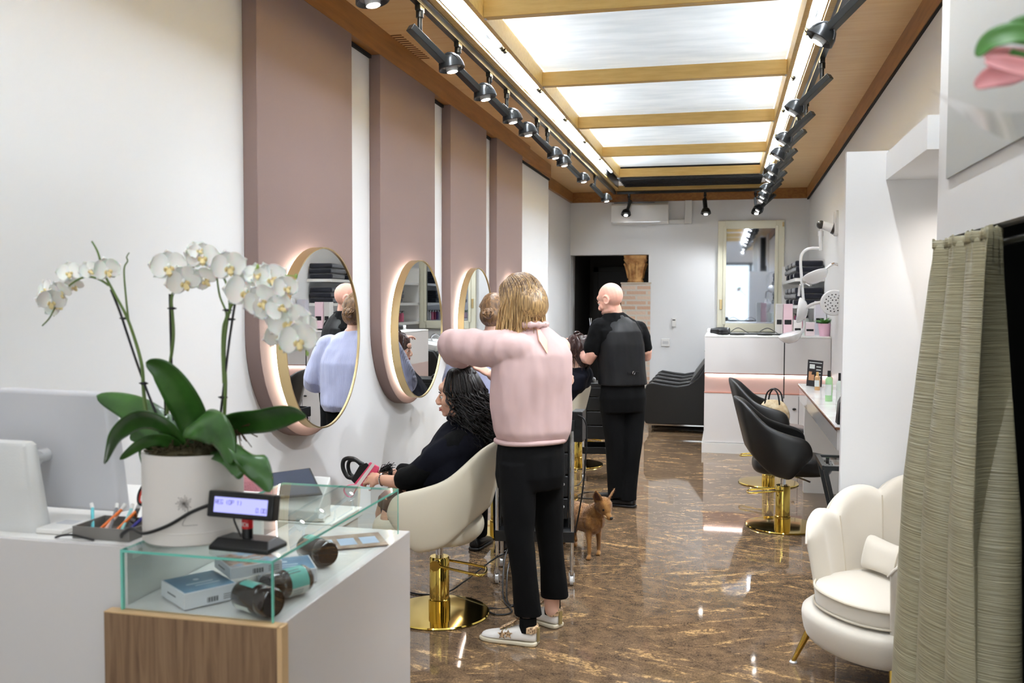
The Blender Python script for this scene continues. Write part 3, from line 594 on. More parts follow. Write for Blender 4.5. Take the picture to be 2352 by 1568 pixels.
def jar(x, y, ang, label, r=0.034, L=0.105):
    t = thing('product_jar', label, 'jar', (x, y, CF + r), ang, 'dark jars lying in the glass case')
    MX = Matrix.Rotation(R(90), 4, 'Y')
    obj('jar_body', MB().lathe([(0.001, -L / 2), (r * 0.86, -L / 2), (r, -L / 2 + 0.008), (r, L / 2 - 0.03), (r * 0.93, L / 2 - 0.022), (r * 0.8, L / 2 - 0.018), (0.001, L / 2 - 0.018)], n=40, M=MX), amber, t)
    obj('lid', MB().lathe([(0.001, L / 2 - 0.018), (r * 0.97, L / 2 - 0.018), (r * 1.0, L / 2 - 0.014), (r * 1.0, L / 2 + 0.008), (r * 0.9, L / 2 + 0.014), (0.001, L / 2 + 0.012)], n=40, M=MX), amber, t)
    for nm, a0, a1, mm in (('teal_label', -30, 100, teal), ('white_label', 100, 250, wl)):
        q = MB(); rr = r + 0.0004; N = 16
        q.grid(lambda u, v: (-L / 2 + 0.016 + v * (L - 0.055), rr * math.sin(R(a0 + (a1 - a0) * u)), rr * math.cos(R(a0 + (a1 - a0) * u))), N, 1)
        lb = obj(nm, q, mm, t)
    q = MB(); rr = r + 0.0008
    for k in range(4): q.grid(lambda u, v: (-0.02 + v * 0.03, rr * math.sin(R(110 + 10 * k + u * 3)), rr * math.cos(R(110 + 10 * k + u * 3))), 2, 1)
    for k in range(2): q.grid(lambda u, v: (-0.02 + v * 0.04, rr * math.sin(R(20 + 14 * k + u * 4)), rr * math.cos(R(20 + 14 * k + u * 4))), 2, 1)
    obj('label_print', q, ink, t)
    return t
jar(-1.042, 1.873, R(-24), 'dark jar lying nearest the front corner of the glass case')
jar(-1.020, 1.995, R(243), 'dark jar lying behind the corner jar, label facing the right pane')
jar(-1.085, 2.28, R(-34), 'dark jar lying highest up, behind the customer display')
br_ = obj('brochure', B(-0.11, 0.11, -0.075, 0.075, 0, 0.003), noise_color(mat('brochure_print', (150, 130, 118), 0.25), [(0.3, (110, 86, 74)), (0.55, (150, 128, 112)), (0.75, (176, 160, 146))], (1, 1, 1), 14))
br_.location = (-1.085, 2.49, CF); br_.rotation_euler = (0, 0, R(33)); tag(br_, 'brown picture leaflet lying at the far end of the glass case', 'leaflet')
q = MB()
for k in range(3): q.box(-0.09 + 0.065 * k, -0.04 + 0.065 * k, -0.045, 0.03, 0.003, 0.0034)
obj('photo_print', q, mat('sky_print', (158, 178, 204), 0.3), br_)

# ------------------------------------------------------------------ right side: niche, partition, fitting booth
struct('wall_partition', B(0.53, 1.3, 4.42, 4.47, 0, 2.26), M['wall'])
nb = MB(); nb.box(0.70, 1.25, 3.56, 4.42, 2.128, 2.25)
struct('wall_niche_soffit', nb, M['wall'])
struct('wall_niche_back', B(1.2, 1.3, 3.56, 4.42, 0, 2.128), M['wall'])
struct('wall_niche_upper', B(0.95, 1.3, 0.5, 4.42, 2.25, 3.4), M['wall'])
fb = MB(); fb.box(0.74, 0.80, 3.38, 3.56, 0, 3.1).box(0.74, 0.80, -0.5, 3.38, 1.80, 3.1).box(0.80, 1.3, 3.50, 3.56, 0, 2.128)
struct('wall_booth', B(0.74, 0.80, 3.38, 3.56, 0, 3.1), M['wall'])
struct('wall_booth_upper', B(0.74, 0.80, -0.5, 3.38, 1.80, 3.1), M['wall'])
struct('wall_booth_far', B(0.80, 1.3, 3.50, 3.56, 0, 2.128), M['wall'])
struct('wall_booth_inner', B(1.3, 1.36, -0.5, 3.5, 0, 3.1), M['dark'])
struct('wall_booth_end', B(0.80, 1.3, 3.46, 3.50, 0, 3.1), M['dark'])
gp = obj('recess_shade_board', B(0.731, 0.7385, 0.6, 3.40, 2.0, 3.1), M['recess_shade']); tag(gp, 'flat grey board painted as the shaded recess in the booth wall behind the pink flower', 'board')  # flat board, its grey stands in for a shadowed recess
# recessed niche lamp
nl = thing('recessed_downlight', 'recessed downlight under the soffit of the armchair niche', 'lamp', (0.98, 4.12, 2.128))
obj('bezel', MB().lathe([(0.04, 0.0), (0.052, 0.0), (0.052, -0.004), (0.04, -0.004)], n=28), M['silver'], nl); obj('lens', MB().lathe([(0.001, -0.001), (0.04, -0.001), (0.04, -0.003), (0.001, -0.003)], n=24), M['lens'], nl)
l = bpy.data.lights.new('lamp', 'SPOT'); l.energy = 7; l.spot_size = R(150); l.spot_blend = 1.0; l.shadow_soft_size = 0.05; l.color = (1, 0.93, 0.86); lo = bpy.data.objects.new('lamp', l); COL.objects.link(lo); lo.parent = nl; lo.location = (0, 0, -0.02)
# curtain
def curtain():
    t = thing('curtain', 'olive satin curtain with deep folds hanging in the booth opening at the right', 'curtain', (0, 0, 0))
    mb = MB(); NU, NV = 150, 40
    P = []
    def f(u, v):
        # u along the curtain, v from the top (0) to the floor (1)
        z = 1.775 * (1 - v) + 0.01
        y0 = 3.37 - 0.20 * v ** 1.3; x0 = 0.715 - 0.11 * v ** 1.1
        y = y0 - u * (0.68 - 0.02 * v); x = x0 + 0.11 * u * v
        a = (0.024 + 0.042 * min(1, v * 2.2)) * (1 + 0.3 * math.sin(u * 9))
        ph = u * 2 * PI * 3.2 + 0.7 * math.sin(v * 2.2 + u * 3)
        x += -a * math.sin(ph) + 0.004 * math.sin(ph * 2.7 + v * 4)
        y += 0.075 * math.cos(ph) * min(1, v * 2)
        if v < 0.06: x += 0.012 * math.sin(u * 120) * (1 - v / 0.06) * 0.5
        return (x, y, z)
    mb.grid(f, NU, NV)
    cl = noise_color(mat('olive_satin', (150, 142, 112), 0.36, spec=0.5), [(0.35, (132, 125, 99)), (0.65, (154, 148, 121))], (1, 1, 130), 3.0, 3)
    nt = cl.node_tree; b = nt.nodes['Principled BSDF']; tc = nt.nodes.new('ShaderNodeTexCoord'); mp = nt.nodes.new('ShaderNodeMapping'); mp.inputs['Scale'].default_value = (3, 3, 115); n = nt.nodes.new('ShaderNodeTexNoise'); n.inputs['Scale'].default_value = 2; n.inputs['Detail'].default_value = 2
    bp = nt.nodes.new('ShaderNodeBump'); bp.inputs['Strength'].default_value = 0.5; bp.inputs['Distance'].default_value = 0.015
    nt.links.new(tc.outputs['Object'], mp.inputs[0]); nt.links.new(mp.outputs[0], n.inputs['Vector']); nt.links.new(n.outputs['Fac'], bp.inputs['Height']); nt.links.new(bp.outputs['Normal'], b.inputs['Normal'])
    obj('cloth', mb, cl, t, solid=0.002)
    obj('heading_tape', MB().grid(lambda u, v: (f(u, 0)[0] - 0.004, f(u, 0)[1], 1.785 - 0.03 * v + 0.006 * math.sin(u * 100)), 150, 2), cl, t, solid=0.002)
    return t
curtain()
rd = thing('curtain_rod', 'dark round curtain rod inside the booth opening', 'rod', (0.77, 2.0, 1.75))
obj('rod', MB().cyl((0, -2, 0), (0, 1.45, 0), 0.012), M['blackmetal'], rd); obj('finial', MB().ell((0.0, 1.45, 0), (0.016, 0.008, 0.016)), M['blackmetal'], rd)
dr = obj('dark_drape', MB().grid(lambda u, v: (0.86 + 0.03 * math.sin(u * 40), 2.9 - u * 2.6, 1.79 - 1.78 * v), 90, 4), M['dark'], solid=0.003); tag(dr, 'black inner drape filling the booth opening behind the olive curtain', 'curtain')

# ------------------------------------------------------------------ back: cabinet, ledge, framed mirror, column, air conditioner
cb = thing('back_cabinet', 'tall white cabinet with a glowing pink recess band at the back of the salon', 'cabinet', (-0.2, 9.66, 0))
obj('cabinet_top', B(0.0, 1.245, 0.0, 0.9, 1.205, 1.22), M['white'], cb, bevel=0.002)
obj('upper_front', B(0.0, 1.245, 0.0, 0.9, 0.835, 1.203), M['lacquer'], cb)
obj('recess_lining', B(0.0, 1.245, 0.07, 0.9, 0.63, 0.835), mat('pink_laminate', (198, 174, 166), 0.45), cb)
obj('recess_lip', MB().box(-0.002, 1.25, -0.002, 0.07, 0.822, 0.835).box(-0.002, 1.25, -0.002, 0.07, 0.622, 0.632), mat('copper_lip', (170, 120, 104), 0.4), cb)
obj('light_strip', B(0.01, 1.24, 0.045, 0.06, 0.81, 0.8215), emis('cabinet_led', (255, 242, 236), 6.0), cb)
obj('lower_front', B(0.0, 1.245, 0.0, 0.9, 0.11, 0.622), M['lacquer'], cb)
obj('plinth', B(-0.02, 1.245, -0.02, 0.9, 0.0, 0.105), M['white'], cb)
dd = obj('door_gap', B(0.94, 0.945, -0.001, 0.0, 0.12, 0.61), M['dark'], cb)
obj('handle', MB().ell((0.90, -0.015, 0.48), (0.02, 0.012, 0.012)), M['black'], cb)
# styling ledge
lg = thing('styling_ledge', 'white marble styling ledge with a gilt edge along the right wall', 'shelf', (0.6, 5.25, 0))
mar = noise_color(mat('white_marble', (228, 226, 224), 0.1), [(0.35, (214, 208, 200)), (0.5, (232, 230, 228)), (0.75, (238, 236, 234))], (1, 1, 1), 2.5, 8, 1.0)
obj('marble_top', B(0.0, 0.375, 0.0, 2.65, 0.875, 0.895), mar, lg, bevel=0.002)
obj('gilt_edge', MB().box(-0.003, 0.0, -0.003, 2.65, 0.874, 0.888).box(-0.003, 0.37, -0.003, 0.0, 0.874, 0.888), mat('rose_gilt', (150, 104, 80), 0.3, 0.7), lg)
obj('apron', B(0.01, 0.375, 0.01, 2.64, 0.76, 0.874), M['lacquer'], lg)
obj('end_support', B(0.05, 0.375, 2.56, 2.64, 0.0, 0.76), M['white'], lg)
obj('near_support', B(0.10, 0.375, 0.10, 0.18, 0.0, 0.76), M['white'], lg)
# framed mirror on back wall
fm = thing('framed_mirror', 'tall mirror in a cream painted wooden window frame on the back wall', 'mirror', (0.33, 13.1, 0))
crm = mat('cream_paint', (226, 222, 200), 0.4)
q = MB(); x0, x1, z0, z1 = -0.44, 0.45, 1.15, 2.69
q.box(x0, x0 + 0.10, -0.05, 0, z0, z1).box(x1 - 0.11, x1, -0.05, 0, z0, z1).box(x0 + .1, x1 - .11, -0.05, 0, z1 - 0.11, z1).box(x0 + .1, x1 - .11, -0.05, 0, z0, z0 + 0.12)
obj('outer_frame', q, crm, fm, bevel=0.006)
q = MB(); q.box(x0 + .07, x0 + .115, -0.062, -0.04, z0 + .1, z1 - .07).box(x1 - .125, x1 - .08, -0.062, -0.04, z0 + .1, z1 - .07)
obj('inner_moulding', q, crm, fm, bevel=0.006)
obj('mirror_glass', B(x0 + .1, x1 - .11, -0.03, -0.026, z0 + .12, z1 - .11), mat('bluish_mirror', (196, 204, 216), 0.03, 1.0), fm)
obj('latch', MB().cbox((x0 + 0.05, -0.056, 1.53), (0.035, 0.012, 0.14)), M['goldsatin'], fm, bevel=0.004)
obj('hinge', MB().cyl((x1 - 0.02, -0.056, 2.60), (x1 - 0.02, -0.056, 2.66), 0.012), M['goldsatin'], fm)
# brick pillar and capital inside doorway
brick = mat('old_brick', (190, 140, 110), 0.85, bump=0.4, bscale=40); nt = brick.node_tree
bt = nt.nodes.new('ShaderNodeTexBrick'); tc = nt.nodes.new('ShaderNodeTexCoord'); mp = nt.nodes.new('ShaderNodeMapping'); mp.inputs['Rotation'].default_value = (R(90), 0, 0)
bt.inputs['Scale'].default_value = 1.0; bt.inputs['Brick Width'].default_value = 0.30; bt.inputs['Row Height'].default_value = 0.072; bt.inputs['Mortar Size'].default_value = 0.016; bt.inputs['Mortar Smooth'].default_value = 0.3
bt.inputs['Color1'].default_value = lin((204, 164, 138)); bt.inputs['Color2'].default_value = lin((218, 196, 176)); bt.inputs['Mortar'].default_value = lin((206, 198, 186))
nt.links.new(tc.outputs['Object'], mp.inputs[0]); nt.links.new(mp.outputs[0], bt.inputs['Vector']); nt.links.new(bt.outputs['Color'], nt.nodes['Principled BSDF'].inputs['Base Color'])
pl = thing('brick_pillar', 'old brick pillar standing in the right side of the doorway', 'pillar', (-1.24, 13.22, 0))
obj('shaft', B(-0.215, 0.2, -0.14, 0.14, 0, 1.82), brick, pl)
obj('cap_slab', B(-0.225, 0.21, -0.15, 0.15, 1.82, 1.84), mat('pale_stone', (196, 186, 170), 0.8), pl)
cp = thing('stone_capital', 'carved ochre stone capital on top of the brick pillar', 'capital', (-1.265, 13.22, 1.841))
cst = noise_color(mat('ochre_stone', (190, 140, 80), 0.8, bump=0.5, bscale=30), [(0.35, (150, 100, 56)), (0.6, (204, 158, 100))], (1, 1, 1), 9)
rings = [ring((0, 0, z), (a, 0, 0), (0, a, 0), 32, p) for z, a, p in ((0, .115, 2), (0.02, .118, 2), (0.035, .108, 2), (0.05, .105, 2.2), (0.16, .11, 2.4), (0.27, .135, 3), (0.315, .165, 4), (0.33, .168, 5), (0.335, .155, 6), (0.355, .16, 8), (0.385, .165, 8))]
obj('bell', MB().loft(rings), cst, cp)
q = MB()
for k in range(8):
    a = PI / 4 * k + 0.2; ca, sa = math.cos(a), math.sin(a)
    q.tube([(0.108 * ca, 0.108 * sa, 0.06), (0.12 * ca, 0.12 * sa, 0.16), (0.14 * ca, 0.14 * sa, 0.24), (0.165 * ca, 0.165 * sa, 0.27), (0.17 * ca, 0.17 * sa, 0.255)], [0.012, 0.02, 0.022, 0.016, 0.008], 8)
obj('carved_leaves', q, cst, cp)
ac = thing('air_conditioner', 'white wall air conditioner above the doorway', 'air conditioner', (-1.18, 13.1, 2.66))
obj('casing', MB().prism([(-0.19, 0.02), (-0.20, 0.09), (-0.19, 0.26), (-0.16, 0.29), (0, 0.29), (0, 0), (-0.14, 0)], -0.41, 0.39, Matrix(((0, 0, 1, 0), (1, 0, 0, 0), (0, 1, 0, 0), (0, 0, 0, 1)))), M['white'], ac, bevel=0.008)
obj('outlet_flap', B(-0.38, 0.28, -0.20, -0.185, 0.015, 0.03), M['silver'], ac)
obj('intake_grille', B(-0.37, 0.2, -0.17, -0.02, 0.29, 0.297), M['blackmetal'], ac)
dt = obj('pipe_duct', MB().box(-0.79, -0.57, 13.03, 13.099, 2.66, 2.72).box(-0.57, -0.47, 13.03, 13.099, 2.66, 2.985), M['white'], bevel=0.006); tag(dt, 'white elbow pipe duct running from the air conditioner up to the ceiling', 'duct')
th = obj('wall_sensor', B(-0.735, -0.675, 13.075, 13.099, 1.21, 1.33), M['white'], bevel=0.006); tag(th, 'small white sensor on the back wall, upper of the two fittings', 'wall sensor'); obj('vent_slots', B(-0.725, -0.685, 13.073, 13.0755, 1.30, 1.315), M['black'], th)
ot = obj('socket_plate', B(-0.88, -0.76, 13.085, 13.099, 0.93, 1.04), M['white'], bevel=0.004); tag(ot, 'square white socket plate on the back wall below the sensor', 'socket'); obj('sockets', MB().box(-0.86, -0.78, 13.083, 13.0855, 0.965, 1.005), M['silver'], ot)
from mathutils import noise as mnoise
CR = (Matrix.Rotation(R(13.17), 3, 'Z') @ Matrix.Rotation(R(87.4), 3, 'X') @ Matrix.Rotation(R(0.2), 3, 'Z'))
def at(u, v, Y):
    """point at room depth Y seen along a measured direction of the photo"""
    d = CR @ V((u - 1176) / FPX, -(v - 784) / FPX, -1); return V(0, 0, CAMH) + d * (Y / d.y)
def wrinkle(o, amp, sc=(1, 1, 1), f=12.0):
    me = o.data; n = len(me.vertices); co_ = np.empty(n * 3, 'f'); no = np.empty(n * 3, 'f')
    me.vertices.foreach_get('co', co_); me.vertices.foreach_get('normal', no); co_ = co_.reshape(-1, 3); no = no.reshape(-1, 3)
    k = np.array([mnoise.noise(Vector((c[0] * sc[0] * f, c[1] * sc[1] * f, c[2] * sc[2] * f))) + 0.4 * mnoise.noise(Vector((c[0] * sc[0] * f * 2.7, c[1] * sc[1] * f * 2.7, c[2] * sc[2] * f * 2.7))) for c in co_])
    me.vertices.foreach_set('co', (co_ + no * (k * amp)[:, None]).ravel()); me.update(); return o
# ------------------------------------------------------------------ salon chairs
def knots(a, ks, vs):
    return float(np.interp(a, ks, vs))
def spl(ks, vs):
    pts = crv([V(k, v, 0) for k, v in zip(ks, vs)], 8); xs = [p.x for p in pts]; ys = [p.y for p in pts]
    return lambda a: float(np.interp(a, xs, ys))
def salon_chair(loc, rz, label, grp, up, rot_foot=0.0):
    t = thing('salon_chair', label, 'chair', loc, rz, grp)
    ks = [0, .22, .42, .6, .8, .93, 1.0]
    fx = spl(ks, [-.235, -.20, -.10, .0, .10, .15, .165]); fy = spl(ks, [0, .165, .25, .275, .278, .272, .262])
    ft = spl(ks, [.915, .875, .745, .695, .665, .63, .565]); fb = spl(ks, [.55, .505, .41, .385, .385, .42, .50])
    mb = MB(); NS, NVV, T = 44, 10, 0.034
    def pt(s, v, off):
        a = abs(s); x = fx(a); y = fy(a) * (1 if s >= 0 else -1); zt = ft(a); zb = fb(a); z = zb + (zt - zb) * v
        e = 0.02; a2 = min(1, a + e); a1 = max(-1, a - e)
        tx, ty = fx(min(1, a + e)) - fx(abs(a - e)), fy(min(1, a + e)) - (fy(a - e) if a - e >= 0 else -fy(e - a))
        L = math.hypot(tx, ty) or 1; nx, ny = -ty / L, tx / L
        if s < 0: ny = -ny
        lean = max(0, 1 - a / 0.75); x -= 0.11 * lean * ((z - 0.5) / 0.42) if z > 0.5 else 0
        x -= 0.12 * max(0, (a - .55) / .45) * max(0.0, 1 - (z - .39) / .17)
        flare = 0.02 * math.sin(PI * v) * (1 - lean)
        return V(x + nx * (off + flare), y + ny * (off + flare), z)
    rings = []
    for i in range(NS + 1):
        s = -1 + 2 * i / NS; endk = min(1.0, (1 - abs(s)) / 0.05) ** 0.5; th = T * (0.25 + 0.75 * endk); r_ = []
        for k in range(NVV + 1): r_.append(pt(s, k / NVV, th / 2 * (1 if 0 < k < NVV else 0.75)))
        for k in range(NVV, -1, -1): r_.append(pt(s, k / NVV, -th / 2 * (1 if 0 < k < NVV else 0.75)))
        rings.append(r_)
    obj('shell', MB().loft(rings), up, t, sub=1)
    sx = []
    for z, k in ((.385, .80), (.392, .93), (.42, 1.0), (.465, 1.0), (.495, .95), (.508, .80), (.512, .5), (.514, .05)):
        sx.append(ring((0.055, 0, z), (.272 * k, 0, 0), (0, .238 * k, 0), 28, 3.0))
    obj('seat', MB().loft(sx), up, t, sub=1)
    obj('seat_plate', MB().cyl((0, 0, .365), (0, 0, .39), .09, n=24).beam((-.12, 0, .375), (.12, 0, .375), .05, .012), M['blackmetal'], t)
    obj('height_lever', MB().tube([(.05, -.05, .372), (.13, -.13, .36), (.17, -.17, .352)], .006, 8), M['chrome'], t)
    obj('base_disc', MB().lathe([(.0005, .0), (.25, .0), (.255, .006), (.25, .012), (.2, .0145), (.06, .017), (.0005, .017)], n=64), M['gold'], t)
    obj('column', MB().lathe([(.0005, .016), (.055, .016), (.055, .075), (.052, .077), (.05, .079), (.05, .285), (.046, .292), (.0005, .292)], n=40), M['gold'], t)
    obj('piston', MB().cyl((0, 0, .29), (0, 0, .368), .019, n=20), M['chrome'], t)
    pr = obj('foot_pump', MB().cyl((.0, .052, .262), (.0, .078, .262), .026, n=20), M['gold'], t)
    c_, s_ = math.cos(rot_foot), math.sin(rot_foot)
    pts = [(0.0, .065, .262), (-.20, .075, .235), (-.235, .068, .230), (-.245, .03, .229), (-.235, -.035, .232), (-.2, -.055, .238), (0.0, -.05, .262)]
    obj('pump_loop', MB().tube([Matrix.Rotation(rot_foot, 3, 'Z') @ V(*p) for p in crv(pts, 5)], .0065, 10), M['gold'], t)
    return t
GI = 'ivory styling chairs facing the round mirrors'; GB = 'black styling chairs at the marble ledge'
ca = salon_chair((-1.385, 4.33, 0), R(180), 'ivory leather salon chair nearest the camera, the seated curly-haired woman in it', GI, M['cream'])
for y, x, lb in ((6.0, -1.50, 'empty ivory salon chair behind the seated curly-haired woman'), (7.1, -1.37, 'ivory salon chair carrying the client in the navy cape'), (8.62, -1.37, 'ivory salon chair farthest from the camera, only its gold foot showing')):
    dup(ca, (x, y, 0), R(180), lb)
cbk = salon_chair((0.412, 6.60, 0), R(0), 'black leather salon chair nearest the camera at the marble ledge', GB, M['leather'])
dup(cbk, (0.385, 8.15, 0), R(-4), 'black leather salon chair farther along the ledge, a beige handbag in it')
# handbag on the far black chair
hb_ = thing('handbag', 'beige handbag with black straps on the far black salon chair', 'handbag', (0.42, 8.13, 0.515), R(-30))
sk = noise_color(mat('beige_bag', (190, 166, 128), 0.6), [(0.4, (176, 150, 112)), (0.6, (206, 188, 154))], (1, 1, 1), 20)
obj('bag_body', MB().loft([ring((0, 0, 0.0), (.13, 0, 0), (0, .06, 0), 20, 4), ring((0, 0, .08), (.15, 0, 0), (0, .075, 0), 20, 3), ring((0, 0, .17), (.12, 0, 0), (0, .05, 0), 20, 3), ring((0, 0, .22), (.07, 0, 0), (0, .02, 0), 20, 2)]), sk, hb_, sub=1)
for s in (-1, 1): obj('strap', MB().tube(crv([(-.07, .03 * s, .17), (-.05, .03 * s, .27), (0, .02 * s, .31), (.05, .03 * s, .27), (.07, .03 * s, .17)]), .007, 8), M['black'], hb_)
# ------------------------------------------------------------------ hair-wash units
wm = M['leather']
def wash_unit(loc, label):
    t = thing('wash_chair', label, 'wash unit', loc, 0, 'black wash chairs in a row at the back')
    side = [(-.42, .10), (-.445, .14), (-.445, .50), (-.42, .57), (-.36, .60), (-.20, .575), (-.05, .56), (.08, .585), (.18, .66), (.28, .80), (.36, .93), (.46, .95), (.5, .90), (.5, .12), (.48, .10)]
    TY = Matrix(((1, 0, 0, 0), (0, 0, -1, 0), (0, 1, 0, 0), (0, 0, 0, 1)))
    for y0 in (-.25, .18): obj('side_panel', MB().prism(side, 0, .07, Matrix.Translation((0, y0 + .07, 0)) @ TY), wm, t, bevel=.018, seg=3)
    obj('seat', MB().prism([(-.43, .14), (-.43, .40), (-.38, .44), (.05, .43), (.05, .14)], 0, .358, Matrix.Translation((0, .179, 0)) @ TY), wm, t, bevel=.02, seg=3)
    obj('backrest', MB().prism([(.05, .40), (.18, .42), (.44, .92), (.34, .95), (.10, .62)], 0, .358, Matrix.Translation((0, .179, 0)) @ TY), wm, t, bevel=.03, seg=3)
    lg_ = MB().box(-.40, .46, -.25, -.22, .085, .10).box(-.40, .46, .22, .25, .085, .10)
    obj('base_rail', lg_, M['chrome'], t)
    for x in (-.39, .42):
        for y in (-.235, .235): obj('leg', B(x, x + .03, y - .015, y + .015, 0, .085), M['chrome'], t)
    bs = [ring((.52, 0, .78), (.07, 0, 0), (0, .09, 0), 28, 2.5), ring((.50, 0, .86), (.15, 0, 0), (0, .18, 0), 28, 2.5), ring((.48, 0, .98), (.215, 0, .03), (0, .225, 0), 28, 3), ring((.47, 0, 1.02), (.225, 0, .035), (0, .235, 0), 28, 3), ring((.48, 0, 1.02), (.19, 0, .03), (0, .20, 0), 28, 3), ring((.50, 0, .92), (.13, 0, .01), (0, .15, 0), 28, 2.5), ring((.51, 0, .85), (.04, 0, 0), (0, .05, 0), 28, 2.5)]
    b_ = obj('basin', MB().loft(bs), mat('white_ceramic', (236, 236, 234), 0.08, coat=.5) if 'white_ceramic' not in bpy.data.materials else bpy.data.materials['white_ceramic'], t)
    obj('tap', MB().tube(crv([(.63, 0, .99), (.64, 0, 1.08), (.58, 0, 1.12), (.52, 0, 1.09)]), .012, 10), M['chrome'], b_)
    obj('pedestal', B(.42, .62, -.1, .1, 0, .80), M['black'], t)
    return t
wc = wash_unit((-.49, 11.24, 0), 'black wash chair at the front of the row, its whole side showing')
for k, lb in enumerate(('second black wash chair from the front of the row', 'third black wash chair from the front of the row', 'last black wash chair, against the back wall')): dup(wc, (-.49, 11.24 + .505 * (k + 1), 0), None, lb)

# ------------------------------------------------------------------ scalloped armchair, pillow
def armchair():
    lin_ = mat('ivory_velvet', (206, 198, 184), 0.8, sheen=.5, bump=.1, bscale=500)
    t = thing('shell_armchair', 'ivory scalloped shell armchair with slim gold legs beside the curtain', 'armchair', (0.80, 4.0, 0), 0)
    # faces (-0.35,-0.94)-ish: local -Y forward
    N = 7; A0, A1 = R(-52), R(232); mb = MB(); rings = []; ST = 12
    def top(a):
        k = (a - A0) / (A1 - A0) * N; b = abs(math.sin(PI * k)); mid = math.sin(PI * (a - A0) / (A1 - A0))
        return 0.555 + 0.235 * max(0, mid) ** 1.1 + 0.055 * b ** 0.7 - 0.02
    for i in range(N * ST + 1):
        a = A0 + (A1 - A0) * i / (N * ST); k = (a - A0) / (A1 - A0) * N; bul = abs(math.sin(PI * k)) ** 0.6
        ca_, sa_ = math.cos(a), math.sin(a); zt = top(a); r_ = []
        endk = min(1, min(i, N * ST - i) / 4) ** .5
        for v in np.linspace(0, 1, 9):
            z = .20 + (zt - .20) * v; ro = .325 + .05 * v ** 1.5 + .012 * bul * (.4 + v); r_.append(V(ca_ * ro * 1.06, sa_ * ro * .96, z))
        r_.append(V(ca_ * (.355 + .012 * bul) * 1.06, sa_ * (.355 + .012 * bul) * .96, zt + .015))
        for v in np.linspace(1, 0, 9):
            z = .20 + (zt - .20) * v; ri = .325 + .05 * v ** 1.5 - .075 * endk + .016 * bul * (.3 + v); r_.append(V(ca_ * ri * 1.06, sa_ * ri * .96, z))
        rings.append(r_)
    obj('shell_back', MB().loft(rings), lin_, t, sub=1)
    for j in range(1, N):
        a = A0 + (A1 - A0) * j / N; sp_ = []
        for v in np.linspace(.25, 1, 12):
            z = .20 + (top(a) - .20) * v; ri = .325 + .05 * v ** 1.5 - .073 + .016 * 0; sp_.append(V(math.cos(a) * ri * 1.06, math.sin(a) * ri * .96, z))
        obj('seam', MB().tube(sp_, .0028, 6), mat('beige_piping', (196, 186, 168), .7) if 'beige_piping' not in bpy.data.materials else bpy.data.materials['beige_piping'], t)
    pp = []
    for i in range(N * ST + 1):
        a = A0 + (A1 - A0) * i / (N * ST); pp.append(V(math.cos(a) * .376 * 1.06, math.sin(a) * .376 * .96, top(a) + .002))
    obj('piping', MB().tube(pp, .005, 6), lin_, t)
    bs = [ring((0, -.035, z), (.335 * k, 0, 0), (0, .345 * k, 0), 40, 2.3) for z, k in ((.155, .86), (.165, .95), (.20, 1.0), (.27, 1.03), (.30, 1.0), (.305, .8))]
    obj('seat_base', MB().loft(bs), lin_, t, sub=1)
    cs = [ring((0, -.035, z), (.285 * k, 0, 0), (0, .305 * k, 0), 40, 2.3) for z, k in ((.305, .9), (.31, .99), (.325, 1.0), (.375, 1.0), (.39, .985), (.398, .9), (.402, .5), (.403, .03))]
    cu = obj('seat_cushion', MB().loft(cs), lin_, t, sub=1)
    for z in (.318, .385): obj('cushion_piping', MB().tube(ring((0, -.035, z), (.287, 0, 0), (0, .307, 0), 60, 2.3) + [V(.287, -.035, z)], .0048, 6), mat('beige_piping', (200, 190, 172), .7) if 'beige_piping' not in bpy.data.materials else bpy.data.materials['beige_piping'], cu)
    for sx, sy in ((-1, -1), (1, -1), (-1, 1), (1, 1)):
        q = MB().cyl((sx * .25, sy * .22 - .03, .17), (sx * .30, sy * .27 - .03, .008), .017, .009, 20)
        l_ = obj('leg', q, M['gold'], t); obj('foot_cap', MB().lathe([(.0005, 0), (.016, 0), (.017, .004), (.012, .009), (.0005, .009)], (sx * .30, sy * .27 - .03, 0), 20), M['silver'], l_)
    t.rotation_euler = (0, 0, R(-58)); t.location = (.725, 4.0, 0)
    p = thing('lumbar_pillow', 'small ivory pillow leaning in the shell armchair', 'pillow', (0.70, 4.115, .478), R(-58))
    q = MB(); rr = []
    for i in range(15):
        s = -1 + 2 * i / 14; k = (1 - abs(s) ** 6) ** .5; rr.append(ring((s * .15, 0, 0), (0, .045 * (.25 + .75 * k), 0), (0, .018, .075 * (.80 + .2 * abs(s) ** 2)), 24, 3))
    obj('pillow_cover', MB().loft(rr), lin_, p, sub=1)
    obj('seam', MB().tube(ring((.085, 0, 0), (0, .048, 0), (0, .018, .079), 30, 3) + [ring((.085, 0, 0), (0, .048, 0), (0, .018, .079), 30, 3)[0]], .003, 6), bpy.data.materials['beige_piping'], p)
    return t
armchair()
fl = obj('paper_card', MB().box(-.05, .05, -.09, .09, 0, .001), M['white']); fl.location = (.80, 3.80, .4075); fl.rotation_euler = (0, 0, R(25)); tag(fl, 'white paper card lying on the armchair cushion beside the curtain', 'card')

